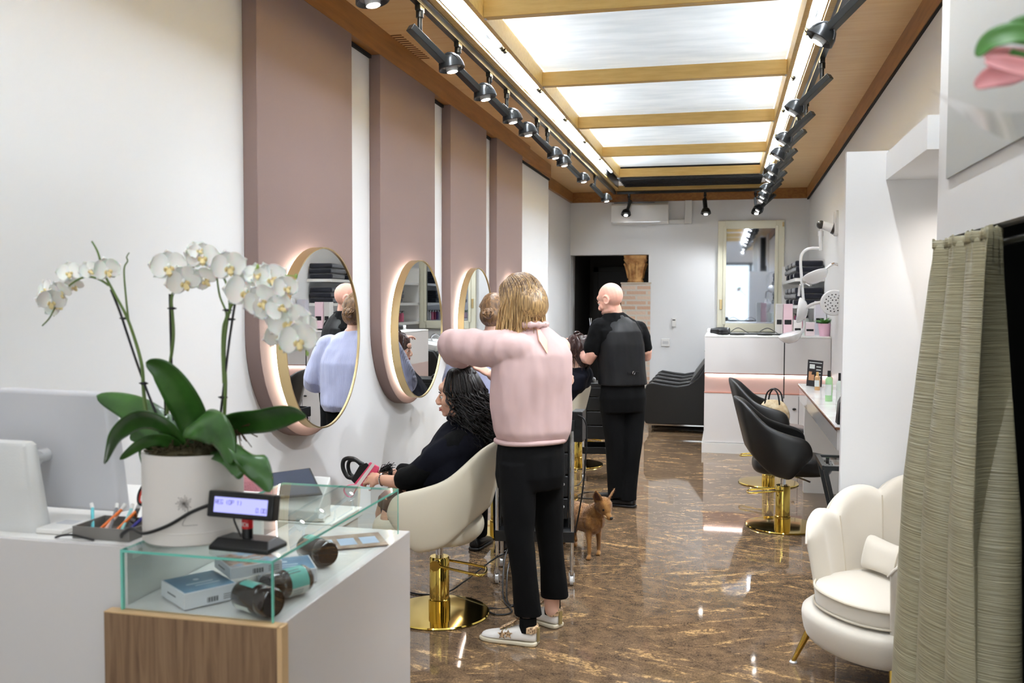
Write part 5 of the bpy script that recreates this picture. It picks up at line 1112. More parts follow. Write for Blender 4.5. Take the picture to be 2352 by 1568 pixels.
    mb.loft([ring(P['pelvis'] + V(0, 0, .10), r * .15, f * .112, 28, 2.4), ring(P['pelvis'] + V(0, 0, .02), r * .162, f * .128, 28, 2.4), ring(P['pelvis'] - V(0, 0, .08), r * .165, f * .135, 28, 2.5), ring(P['pelvis'] - V(0, 0, .14), r * .155, f * .12, 28, 2.5)])
    for (h, k, a), hem in zip(hips, (L(1214, 1412, 4.05), L(1274, 1370, 4.27))):
        rr = [ring(h, V(.088, 0, 0), V(0, .095, 0), 24), ring(h * .5 + k * .5, V(.078, 0, 0), V(0, .082, 0), 24), ring(k, V(.066, 0, 0), V(0, .07, 0), 24), ring(k * .5 + hem * .5, V(.060, 0, 0), V(0, .064, 0), 24), ring(hem, V(.066, 0, 0), V(0, .062, 0), 24)]
        mb.loft(rr)
    tr = organic('trousers', mb, blk, t, .007, 3); wrinkle(tr, .006, (1, 1, .4), 10)
    # shoes
    wsh = mat('white_leather_shoe', (228, 224, 218), .4); sol = mat('cream_sole', (214, 204, 180), .5)
    leo = mat('leopard', (200, 160, 110), .6); ntl = leo.node_tree; vo = ntl.nodes.new('ShaderNodeTexVoronoi'); vo.inputs['Scale'].default_value = 95; tcl = ntl.nodes.new('ShaderNodeTexCoord'); crl = ntl.nodes.new('ShaderNodeValToRGB')
    crl.color_ramp.elements[0].position = .12; crl.color_ramp.elements[0].color = lin((196, 140, 92)); crl.color_ramp.elements[1].position = .17; crl.color_ramp.elements[1].color = lin((44, 26, 18)); e_ = crl.color_ramp.elements.new(.62); e_.color = lin((214, 180, 140))
    ntl.links.new(tcl.outputs['Object'], vo.inputs['Vector']); ntl.links.new(vo.outputs['Distance'], crl.inputs[0]); ntl.links.new(crl.outputs[0], ntl.nodes['Principled BSDF'].inputs['Base Color'])
    gm = mat('shoe_gold', (150, 130, 84), .5)
    for h, d, an in ((h1, ft, hips[0][2]), (h2, ft2, hips[1][2])):
        s = shoe(t, h, d, wsh, sol, .25); dn = d.normalized(); sd_ = dn.cross(V(0, 0, 1))
        obj('sock', MB().cyl(h + dn * .02 + V(0, 0, .06), h + dn * .02 + V(0, 0, .125), .041, .039, 24), blk, s)
        q = MB(); q.loft([ring(h + dn * .004 + V(0, 0, z), sd_ * w_, dn * l_, 24, 2.4) for z, w_, l_ in ((.062, .0425, .032), (.086, .0415, .033), (.092, .037, .028))]); obj('heel_collar', q, leo, s)
        q = MB(); q.box(-.004, .004, -.010, .010, .02, .082, Matrix(((dn.x, sd_.x, 0, h.x - dn.x * .0305), (dn.y, sd_.y, 0, h.y - dn.y * .0305), (0, 0, 1, 0), (0, 0, 0, 1)))); obj('heel_strip', q, gm, s)
        tg = obj('tongue', MB().loft([ring(h + dn * (.25 * a_) + V(0, 0, z), sd_ * .022, V(0, 0, .006), 14) for a_, z in ((.28, .11), (.36, .096), (.5, .076), (.6, .062))]), leo, s)
        q = MB()
        for j in range(5):
            c = h + dn * (.25 * (.34 + .065 * j)); z = .098 - .0095 * j; q.tube([c - sd_ * .028 + V(0, 0, z - .014), c + V(0, 0, z), c + sd_ * .028 + dn * .01 + V(0, 0, z - .014)], .0022, 6)
        obj('laces', q, gm, s)
        # star patches on both sides
        for sg in (-1, 1):
            q = MB()
            for off in (.40, .52):
                c = h + dn * (.25 * off) + sd_ * (sg * .0465) + V(0, 0, .052 - .006 * (off > .5)); pts = []
                for j in range(10):
                    a = PI / 2 + j * PI / 5; rr_ = .023 if j % 2 == 0 else .010; pts.append((a, rr_))
                v0 = [c + dn * (rr_ * math.cos(a)) + V(0, 0, rr_ * math.sin(a)) for a, rr_ in pts]; q.loft([v0, [p + sd_ * (sg * .002) for p in v0]])
            obj('star_patch', q, leo, s)
    # hair
    ha = hairmat('blonde_hair', (84, 60, 40), (206, 168, 112), .4, 120)
    nth = ha.node_tree; cr_h = [n_ for n_ in nth.nodes if n_.type == 'VALTORGB'][0]; nz = [n_ for n_ in nth.nodes if n_.type == 'TEX_NOISE'][0]; tch = [n_ for n_ in nth.nodes if n_.type == 'TEX_COORD'][0]
    sx_ = nth.nodes.new('ShaderNodeSeparateXYZ'); mrh = nth.nodes.new('ShaderNodeMapRange'); mrh.inputs['From Min'].default_value = 1.70; mrh.inputs['From Max'].default_value = 1.46; mrh.inputs['To Min'].default_value = -.16; mrh.inputs['To Max'].default_value = .10
    adh = nth.nodes.new('ShaderNodeMath'); nth.links.new(tch.outputs['Object'], sx_.inputs[0]); nth.links.new(sx_.outputs['Z'], mrh.inputs['Value']); nth.links.new(nz.outputs['Fac'], adh.inputs[0]); nth.links.new(mrh.outputs[0], adh.inputs[1]); nth.links.new(adh.outputs[0], cr_h.inputs[0])
    pts = [((-.018, 0, .035), (.105, .088, .098)), ((-.055, 0, -.03), (.075, .092, .10)), ((.01, .062, -.03), (.06, .032, .10)), ((.01, -.062, -.03), (.06, .032, .10))]
    hs = hair_shell(t, F, ha, pts, .006, 'hair', .006, 26)
    top = F @ V(.02, .0, .125); paths = []
    dn0 = V(0, 0, -1)
    for k in range(520):
        a = rng.uniform(0, 2 * PI); lay = rng.uniform(.96, 1.06)
        ca_, sa_ = math.cos(a), math.sin(a)
        if ca_ > .72 and rng.uniform() < .8: continue
        p0 = F @ V(.01 + .012 * ca_, .010 * sa_, .124)
        p1 = F @ V(-.012 + .075 * ca_ * lay, .068 * sa_ * lay, .098)
        p2 = F @ V(-.016 + .106 * ca_ * lay, .092 * sa_ * lay, .02)
        q2 = p2; base = HC + V(.02, -.03, 0)
        out = (V(p2.x - base.x, p2.y - base.y, 0)).normalized(); ln = rng.uniform(.13, .20) - .03 * max(0, ca_)
        p3 = q2 + dn0 * ln * .5 + out * .010 + V(rng.normal() * .006, rng.normal() * .006, 0)
        p4 = p3 + dn0 * ln * .6 + out * rng.uniform(-.03, .012) + V(rng.normal() * .008, rng.normal() * .008, 0)
        p5 = p4 + dn0 * rng.uniform(.01, .04) + out * rng.uniform(-.012, .02)
        paths.append(crv([p0, p1, p2, p3, p4, p5], 4))
    strands('hair_strands', ha, hs, paths, .0042, 5)
    return t
stylist()

# ===== seated client with wet curly hair =====
def client():
    t = thing('person', 'seated person with wet black curly hair in a black salon cape, facing the mirror', 'person', (-1.36, 4.36, .515))
    O = V(-1.36, 4.36, .515); L = lambda u, v, Y: at(u, v, Y) - O
    f = V(-.98, -.18, 0).normalized(); r = f.cross(V(0, 0, 1)).normalized()
    HC = L(1052, 903, 4.38); F = frame(HC, math.atan2(f.y, f.x), .10)
    P = dict(pelvis=L(1035, 1135, 4.38), waist=L(1042, 1085, 4.38), chest=L(1052, 1030, 4.38), shoulders=L(1058, 992, 4.38), neck=L(1060, 960, 4.38))
    SK2 = skinmat('skin_olive', (216, 168, 142))
    sN = P['shoulders'] - r * -.0 + V(0, 0, -.02)
    # near side is the client's left (towards the camera)
    lf = V(-f.y, f.x, 0)   # left of facing
    shN = P['shoulders'] + lf * .165 - V(0, 0, .03); shF = P['shoulders'] - lf * .165 - V(0, 0, .03)
    elN = L(945, 1100, 4.20); wrN = L(872, 1101, 4.22); elF = L(955, 1085, 4.52); wrF = L(885, 1086, 4.42)
    mb = MB(); torso(mb, P, f, hs=.17, dep=.10, waist=.13, hip=.165); head_mesh(mb, F, .98)
    chain(mb, [(P['neck'] - V(0, 0, .05), .052), (P['neck'], .048), (HC - f * .02, .048)])
    chain(mb, [(shN, .05), (elN, .039), (wrN, .024)]); chain(mb, [(shF, .05), (elF, .039), (wrF, .024)])
    hand(mb, wrN, L(842, 1096, 4.26) - wrN, (.2, .5, -.5), 1, .75, .9); hand(mb, wrF, L(850, 1088, 4.36) - wrF, (0, -.5, -.6), -1, .75, .9)
    for s, kn, an in ((1, L(905, 1160, 4.22), L(912, 1300, 4.18)), (-1, L(893, 1150, 4.44), L(902, 1290, 4.44))):
        hp_ = P['pelvis'] + lf * (.085 * s) - V(0, 0, .02); chain(mb, [(hp_, .085), (kn, .058), (an, .038)]); foot(mb, an - V(0, 0, .06) - f * .03, f)
    body = organic('body', mb, SK2, t, .0048, 3); face_parts(F, body, .98, (30, 22, 18), (176, 92, 82))
    tg = MB()
    for s, kn, an in ((1, L(905, 1160, 4.22), L(912, 1300, 4.18)), (-1, L(893, 1150, 4.44), L(902, 1290, 4.44))):
        hp_ = P['pelvis'] + lf * (.085 * s) - V(0, 0, .02); chain(tg, [(hp_ * .5 + kn * .5, .075), (kn, .0605), (an, .0405)])
    organic('tights', tg, mat('sheer_tights', (72, 48, 40), .5), t, .006, 3)
    nv = mat('navy_cape', (13, 14, 24), .9, spec=.2, bump=.15, bscale=400); bk_ = mat('black_top', (9, 9, 10), .85, spec=.2)
    # dark top with sleeves, skirt
    mb = MB(); n = 32
    mb.loft([ring(P['pelvis'] - V(0, 0, .075), r * .175, f * .13, n, 2.4), ring(P['pelvis'], r * .18, f * .135, n, 2.4), ring(P['waist'], r * .155, f * .125, n), ring(P['chest'], r * .165, f * .125, n), ring(P['shoulders'] - V(0, 0, .03), r * .175, f * .10, n, 2.4), ring(P['shoulders'] + V(0, 0, .03), r * .09, f * .07, n)])
    chain(mb, [(shN, .068), (shN * .5 + elN * .5, .066), (elN * .9 + shN * .1, .062), (elN * .78 + wrN * .22, .056)], 18); chain(mb, [(shF, .066), (elF, .056), (elF * .6 + wrF * .4, .05)], 18)
    tp = organic('top', mb, bk_, t, .007, 5); wrinkle(tp, .008, (1, 1, 1), 12)
    mb = MB(); kA, kB = L(925, 1158, 4.22), L(913, 1150, 4.44)
    mid = lambda a_: (kA + kB) / 2 * a_ + P['pelvis'] * (1 - a_)
    for s, kn in ((1, kA), (-1, kB)): chain(mb, [(P['pelvis'] + lf * (.085 * s) - V(0, 0, .02), .10), (P['pelvis'] * .5 + kn * .5 + lf * (.04 * s), .088), (kn * .9 + P['pelvis'] * .1, .074)], 18)
    chain(mb, [(P['pelvis'], .09), (mid(.5), .07), (mid(.88), .055)], 18)
    sk_ = organic('skirt', mb, bk_, t, .007, 5); wrinkle(sk_, .006)
    # towel cape over shoulders, falling to the front edge
    mb = MB(); rr = []
    for c, a_, b_ in ((P['neck'] + V(0, 0, -.005), .062, .062), (P['neck'] + V(0, 0, -.03), .10, .09), (P['shoulders'] + V(0, 0, .005), .185, .115), (P['shoulders'] - V(0, 0, .05), .222, .15), (P['chest'] + f * .01, .232, .165), (P['waist'] + f * .012 + V(0, 0, .0), .235, .172), (P['waist'] + f * .01 - V(0, 0, .035), .228, .168)):
        rr.append(ring(c, r * a_, f * b_, 40, 2.3))
    mb.loft(rr)
    # flap reaching forward over the arm
    chain(mb, [(shN + V(0, 0, -.02), .075), (shN * .55 + elN * .45, .078), (shN * .2 + elN * .8 + V(0, 0, .01), .058)], 18)
    chain(mb, [(shF + V(0, 0, -.02), .07), (shF * .55 + elF * .45, .07)], 18)
    cp_ = organic('cape', mb, nv, t, .0075, 5); wrinkle(cp_, .014, (1, 1, .5), 8)
    q = MB(); cr_ = ring(P['neck'] + V(0, 0, .0), r * .066, f * .066, 30, 2); q.tube(cr_ + [cr_[0]], .011, 8); obj('cape_collar', q, nv, cp_)
    # bracelet, watch
    ax = (wrN - elN).normalized(); q = MB(); x1 = ax.orthogonal().normalized(); x2 = ax.cross(x1); c = wrN - ax * .012
    q.tube([c + (x1 * math.cos(a) + x2 * math.sin(a)) * .029 for a in [2 * PI * k / 24 for k in range(25)]], .0035, 6); obj('bracelet', q, M['chrome'], t)
    ax = (wrF - elF).normalized(); x1 = ax.orthogonal().normalized(); x2 = ax.cross(x1); c = wrF - ax * .02; q = MB(); q.cyl(c - ax * .011, c + ax * .011, .0285, n=20); obj('watch', q, M['black'], t)
    # hair: dense wet curls
    hm = hairmat('wet_black_hair', (9, 7, 7), (26, 20, 18), .34, 40)
    pts = [((-.032, 0, .037), (.094, .083, .094)), ((-.068, 0, -.05), (.062, .080, .12)), ((-.088, 0, -.15), (.058, .084, .10))]
    hs = hair_shell(t, F, hm, pts, .007, 'hair', .018, 34)
    paths = []
    for k in range(560):
        a = rng.uniform(0, 2 * PI); ca_, sa_ = math.cos(a), math.sin(a); lay = rng.uniform(.95, 1.10); front = ca_ > .55
        if ca_ > .30 and (ca_ > .8 or rng.uniform() < .75): continue
        p0 = F @ V(.01, 0, .128); p1 = F @ V(-.015 + .07 * ca_, .062 * sa_, .104 * lay); p2 = F @ V(-.02 + .105 * ca_ * lay, .088 * sa_ * lay, .03)
        # strands in front of the face are swept back to the temples
        base = F @ V(-.05, 0, -.05); 
        ln = rng.uniform(.22, .36) * (1 - .35 * max(0, ca_)); back = V(-f.x, -f.y, 0) * (.05 + .06 * rng.uniform()) * (1 if ca_ < .3 else 1.1)
        out = (V(p2.x - base.x, p2.y - base.y, 0)); out = out.normalized()
        pts_ = [p0, p1, p2]; nseg = 14; amp = rng.uniform(.008, .030); ph = rng.uniform(0, 6.3); fr = rng.uniform(2.2, 6.0); dr_ = V(*rng.normal(size=3)) * .03
        for j in range(1, nseg + 1):
            tt = j / nseg; w_ = fr * 2 * PI * tt + ph
            pts_.append(p2 + V(0, 0, -ln * tt) + back * tt + out * (.012 * tt) + dr_ * tt + V(math.cos(w_) * amp, math.sin(w_) * amp, .3 * amp * math.sin(2 * w_)) * min(1, tt * 3))
        paths.append(crv(pts_, 3))
    strands('hair_strands', hm, hs, paths, .0033, 5)
    return t
client()

# bag held on the lap
bg = thing('handbag', 'black rigid-handled bag with a pink and white body held by the seated client', 'handbag', tuple(at(838, 1092, 4.30)), 0)
bo = at(838, 1092, 4.30); LB = lambda u, v, Y=4.28: at(u, v, Y) - bo
pkm = mat('hot_pink', (226, 84, 118), .45); whm = mat('bag_white', (232, 226, 222), .4)
def slab(pts, d0, d1):
    q = MB(); a_ = [LB(u, v, 4.28 + d0) for u, v in pts]; b_ = [LB(u, v, 4.28 + d1) for u, v in pts]; return q.loft([a_, b_])
obj('bag_body', slab([(812, 1110), (850, 1060), (872, 1072), (866, 1092), (838, 1118)], 0, .10), pkm, bg, bevel=.006)
obj('white_band', slab([(818, 1112), (855, 1063), (861, 1067), (826, 1116)], -.004, .104), whm, bg)
obj('black_panel', slab([(806, 1102), (826, 1068), (842, 1062), (848, 1068), (814, 1110)], -.002, .09), M['black'], bg, bevel=.004)
pts = [LB(u, v, 4.30) for u, v in ((812, 1098), (798, 1094), (788, 1075), (789, 1058), (799, 1052), (814, 1054), (826, 1062), (834, 1066))]
obj('bag_handle', MB().tube(crv(pts, 6), .011, 10), M['black'], bg)
pts = [LB(u, v, 4.36) for u, v in ((822, 1098), (806, 1090), (800, 1075), (801, 1062), (808, 1056), (820, 1058), (830, 1068))]
obj('bag_handle', MB().tube(crv(pts, 6), .010, 10), M['black'], bg)
pts = [LB(u, v, 4.27) for u, v in ((818, 1112), (800, 1114), (790, 1124), (797, 1138), (808, 1140), (815, 1128), (822, 1116))]
obj('pink_strap', MB().tube(crv(pts, 6), .007, 8, flat=.4), mat('strap_pink', (240, 150, 176), .5), bg)
q = MB(); c = LB(884, 1078, 4.33)
for k in range(46): q.tube([c + V(-.03, 0, -.012), c + V(-.005, 0, .0) + V(*rng.normal(size=3)) * .008, c + V(.03, .0, .016) + V(*rng.normal(size=3)) * .012], .0018, 4)
obj('tassel', q, M['black'], bg)

# ===== man in black =====
def man():
    t = thing('person', 'bald person in a black waistcoat and black trousers, working on the client in navy', 'person', (-.74, 6.95, 0))
    O = V(-.74, 6.95, 0); L = lambda u, v, Y: at(u, v, Y) - O
    f = V(-.66, .75, 0).normalized(); r = f.cross(V(0, 0, 1)).normalized()
    HC = L(1402, 687, 6.93); F = frame(HC, math.atan2(f.y, f.x) + .45, .38)
    P = dict(pelvis=L(1430, 905, 6.97), waist=L(1428, 850, 6.97), chest=L(1424, 790, 6.97), shoulders=L(1420, 742, 6.97), neck=L(1410, 718, 6.95))
    SK3 = skinmat('skin_ruddy', (228, 176, 156))
    shL = L(1378, 752, 6.88); elL = L(1352, 826, 6.88); wrL = L(1330, 790, 7.05); shR = L(1467, 758, 7.10); elR = L(1484, 818, 7.16); wrR = L(1440, 800, 7.35)
    mb = MB(); torso(mb, P, f, hs=.205, dep=.115, waist=.155, hip=.17); head_mesh(mb, F, 1.04, 1.06)
    chain(mb, [(P['neck'] - V(0, 0, .05), .065), (P['neck'] + V(0, 0, .02), .06), (HC - V(0, 0, .02), .058)])
    chain(mb, [(shL, .06), (elL, .042), (wrL, .03)]); chain(mb, [(shR, .06), (elR, .044), (wrR, .03)])
    hand(mb, wrL, L(1316, 778, 7.1) - wrL, (-.5, .5, 0), 1, .6, 1.0); hand(mb, wrR, L(1400, 790, 7.4) - wrR, (-.5, .2, -.5), -1, .6, 1.0)
    legs = [(L(1405, 915, 6.93), L(1412, 1010, 6.92), L(1416, 1125, 6.95)), (L(1455, 915, 7.03), L(1452, 1010, 6.98), L(1442, 1135, 6.95))]
    for h, k, a in legs: chain(mb, [(h, .09), (k, .062), (a, .042)])
    h1 = L(1452, 1160, 6.93); h1.z = 0; h2 = L(1425, 1150, 7.06); h2.z = 0; d1 = V(-.9, .2, 0); d2 = V(-.75, .66, 0)
    foot(mb, h1, d1); foot(mb, h2, d2)
    body = organic('body', mb, SK3, t, .0052, 3); face_parts(F, body, 1.04, (120, 80, 60), (190, 120, 108))
    bt_ = mat('black_tshirt', (9, 9, 10), .9, spec=.2); vs_ = mat('satin_waistcoat', (14, 14, 16), .5, spec=.35); n = 32
    mb = MB(); mb.loft([ring(P['waist'] - V(0, 0, .03), r * .165, f * .125, n), ring(P['chest'], r * .185, f * .13, n, 2.4), ring(P['shoulders'] - V(0, 0, .05), r * .205, f * .12, n, 2.4), ring(P['shoulders'] + V(0, 0, .01), r * .165, f * .09, n, 2.3), ring(P['neck'] + V(0, 0, .0), r * .073, f * .073, n)])
    chain(mb, [(shL, .075), (shL * .6 + elL * .4, .074), (shL * .35 + elL * .65, .070)], 18); chain(mb, [(shR, .075), (shR * .6 + elR * .4, .074), (shR * .35 + elR * .65, .068)], 18)
    ts = organic('t_shirt', mb, bt_, t, .007, 4); wrinkle(ts, .007)
    mb = MB(); mb.loft([ring(P['pelvis'] + V(0, 0, .075), r * .192, f * .15, n, 2.5), ring(P['waist'], r * .186, f * .146, n, 2.5), ring(P['chest'], r * .192, f * .142, n, 2.6), ring(P['shoulders'] - V(0, 0, .06), r * .180, f * .132, n, 2.7), ring(P['shoulders'] + V(0, 0, .005), r * .145, f * .10, n, 2.4), ring(P['neck'] - V(0, 0, .012), r * .082, f * .08, n)])
    vs = organic('waistcoat', mb, vs_, t, .007, 4); wrinkle(vs, .005, (1, 1, .4), 8)
    q = MB(); c = P['waist'] - f * .152 - V(0, 0, .01); q.beam(c - r * .05, c + r * .05, .016, .004, up=(f.x, f.y, 0)); obj('back_strap', q, vs_, vs)
    q = MB().tube([c + r * (.010 * math.cos(a)) + V(0, 0, .012 * math.sin(a)) - f * .005 for a in [2 * PI * k / 16 for k in range(17)]], .002, 6); obj('buckle', q, M['chrome'], vs)
    mb = MB(); mb.loft([ring(P['pelvis'] + V(0, 0, .09), r * .17, f * .13, 28, 2.4), ring(P['pelvis'] - V(0, 0, .02), r * .182, f * .145, 28, 2.4), ring(P['pelvis'] - V(0, 0, .13), r * .175, f * .13, 28, 2.4)])
    for (h, k, a), hem in zip(legs, (L(1418, 1140, 6.95), L(1441, 1148, 6.95))):
        mb.loft([ring(h, V(.098, 0, 0), V(0, .105, 0), 24), ring(h * .5 + k * .5, V(.086, 0, 0), V(0, .09, 0), 24), ring(k, V(.078, 0, 0), V(0, .082, 0), 24), ring(k * .5 + hem * .5, V(.07, 0, 0), V(0, .074, 0), 24), ring(hem, V(.072, 0, 0), V(0, .078, 0), 24)])
    tr = organic('trousers', mb, blk, t, .007, 3); wrinkle(tr, .007, (1, 1, .35), 10)
    for h, d in ((h1, d1), (h2, d2)): shoe(t, h, d, mat('black_shoe', (16, 16, 18), .3) if 'black_shoe' not in bpy.data.materials else bpy.data.materials['black_shoe'], M['black'], .27, .05)
    return t
man()
cm_ = thing('scissors', 'chrome scissors held up in the hand of the man in black', 'scissors', tuple(at(1357, 745, 7.1)))
obj('blade', MB().beam((0, 0, -.03), (-.012, 0, .05), .012, .004).beam((0, 0, -.03), (.004, 0, .05), .01, .004), M['chrome'], cm_)
obj('handle', MB().tube([V(.012 * math.cos(a), 0, -.045 + .016 * math.sin(a)) for a in [2 * PI * k / 16 for k in range(17)]], .003, 6), M['chrome'], cm_)

# ===== person in the lilac jumper =====
def lilac():
    t = thing('person', 'person with hair in a bun and a lilac knitted jumper, standing beyond the curly-haired client', 'person', (-1.43, 5.53, 0))
    O = V(-1.43, 5.53, 0); f = V(.10, 1, 0).normalized(); r = f.cross(V(0, 0, 1)).normalized()
    P = dict(pelvis=V(0, 0, .90), waist=V(0, 0, 1.03), chest=V(0, 0, 1.17), shoulders=V(0, .01, 1.31), neck=V(0, .03, 1.39)); HC = V(0.0, .075, 1.495); F = frame(HC, math.atan2(f.y, f.x) + .1, .35)
    mb = MB(); torso(mb, P, f, hs=.175, dep=.10, waist=.13, hip=.165); head_mesh(mb, F, .97)
    chain(mb, [(P['neck'] - V(0, 0, .05), .052), (P['neck'], .048), (HC, .048)])
    A = []
    for s in (1, -1):
        sh = P['shoulders'] + r * (.165 * s) - V(0, 0, .03); el = sh + r * (.10 * s) + f * .04 + V(0, 0, -.24); wr = el + f * .22 + r * (-.10 * s) + V(0, 0, .10); chain(mb, [(sh, .05), (el, .038), (wr, .026)]); hand(mb, wr, f + V(0, 0, .15), (0, 0, -1), s, .5, .92); A.append((sh, el, wr))
    for s in (1, -1):
        h = V(0, 0, .86) + r * (.085 * s); chain(mb, [(h, .085), (V(h.x, h.y, .46), .055), (V(h.x, h.y, .09), .038)]); foot(mb, V(h.x, h.y, 0) - f * .05, f)
    body = organic('body', mb, SK1, t, .0052, 3); face_parts(F, body, .97)
    lm = mat('lilac_knit', (184, 188, 220), .9, sheen=.4, bump=.5, bscale=140); n = 32
    nt = lm.node_tree; wv = nt.nodes.new('ShaderNodeTexWave'); wv.inputs['Scale'].default_value = 38; wv.inputs['Distortion'].default_value = 2; tc = nt.nodes.new('ShaderNodeTexCoord'); bp = nt.nodes.new('ShaderNodeBump'); bp.inputs['Strength'].default_value = .18; bp.inputs['Distance'].default_value = .006
    nt.links.new(tc.outputs['Object'], wv.inputs[0]); nt.links.new(wv.outputs['Fac'], bp.inputs['Height']); nt.links.new(bp.outputs['Normal'], nt.nodes['Principled BSDF'].inputs['Normal'])
    mb = MB(); mb.loft([ring(V(0, 0, .86), r * .19, f * .145, n), ring(V(0, 0, .90), r * .215, f * .17, n), ring(V(0, 0, 1.05), r * .215, f * .165, n), ring(P['chest'], r * .205, f * .155, n, 2.4), ring(P['shoulders'] - V(0, 0, .05), r * .19, f * .13, n, 2.4), ring(P['shoulders'] + V(0, 0, .02), r * .15, f * .095, n), ring(P['neck'] - V(0, 0, .01), r * .066, f * .066, n)])
    for sh, el, wr in A: chain(mb, [(sh, .075), (sh * .5 + el * .5, .085), (el, .085), (el * .5 + wr * .5, .07), (wr * .9 + el * .1, .045)], 18)
    jm = organic('jumper', mb, lm, t, .007, 5); wrinkle(jm, .010, (1, 1, .6), 9)
    mb = MB()
    mb.loft([ring(V(0, 0, .92), r * .16, f * .12, 24), ring(V(0, 0, .78), r * .17, f * .125, 24)])
    for s in (1, -1):
        h = r * (.085 * s); mb.loft([ring(V(h.x, h.y, .85), V(.09, 0, 0), V(0, .1, 0), 20), ring(V(h.x, h.y, .46), V(.07, 0, 0), V(0, .075, 0), 20), ring(V(h.x, h.y, .08), V(.06, 0, 0), V(0, .065, 0), 20)])
    organic('trousers', mb, blk, t, .008, 3)
    for s in (1, -1): shoe(t, V(0, 0, 0) + r * (.085 * s) - f * .05, f, bpy.data.materials['black_shoe'], M['black'], .245)
    hm = hairmat('brown_hair', (66, 46, 32), (150, 112, 72), .4, 80)
    hs = hair_shell(t, F, hm, [((-.02, 0, .03), (.103, .084, .098)), ((-.05, 0, -.03), (.07, .078, .075))], .006, 'hair', .004, 40)
    paths = []; bc = F @ V(-.125, 0, -.045)
    for k in range(150):
        a = rng.uniform(-2.6, 2.6); p0 = F @ V(.06 * math.cos(a * .5), .082 * math.sin(a / 2 * 1.1), .07 * math.cos(a / 2) + .03); p1 = F @ V(-.05, .088 * math.sin(a / 2 * 1.1), .10 * math.cos(a / 2)); paths.append(crv([p0, p1, F @ V(-.115, .03 * math.sin(a / 2), .02 * math.cos(a / 2) - .03), bc], 4))
    strands('hair_strands', hm, hs, paths, .003, 4)
    q = MB(); rt = F.to_3x3()
    for k in range(26):
        a0 = rng.uniform(0, 6.28); tl_ = rt @ V(0, 1, 0); up_ = rt @ V(.3, 0, 1); ax = (rt @ V(-1, 0, 0)); rr_ = rng.uniform(.012, .034)
        q.tube([bc + (tl_ * math.cos(a0 + .25 * j) + up_ * math.sin(a0 + .25 * j)) * (rr_ + .002 * math.sin(j)) + ax * (.02 * rng.uniform() + .012 * math.cos(rr_ * 40)) for j in range(18)], .0048, 5)
    q.ell(bc, (.03, .03, .034)); obj('hair_bun', q, hm, hs)
    return t
lilac()

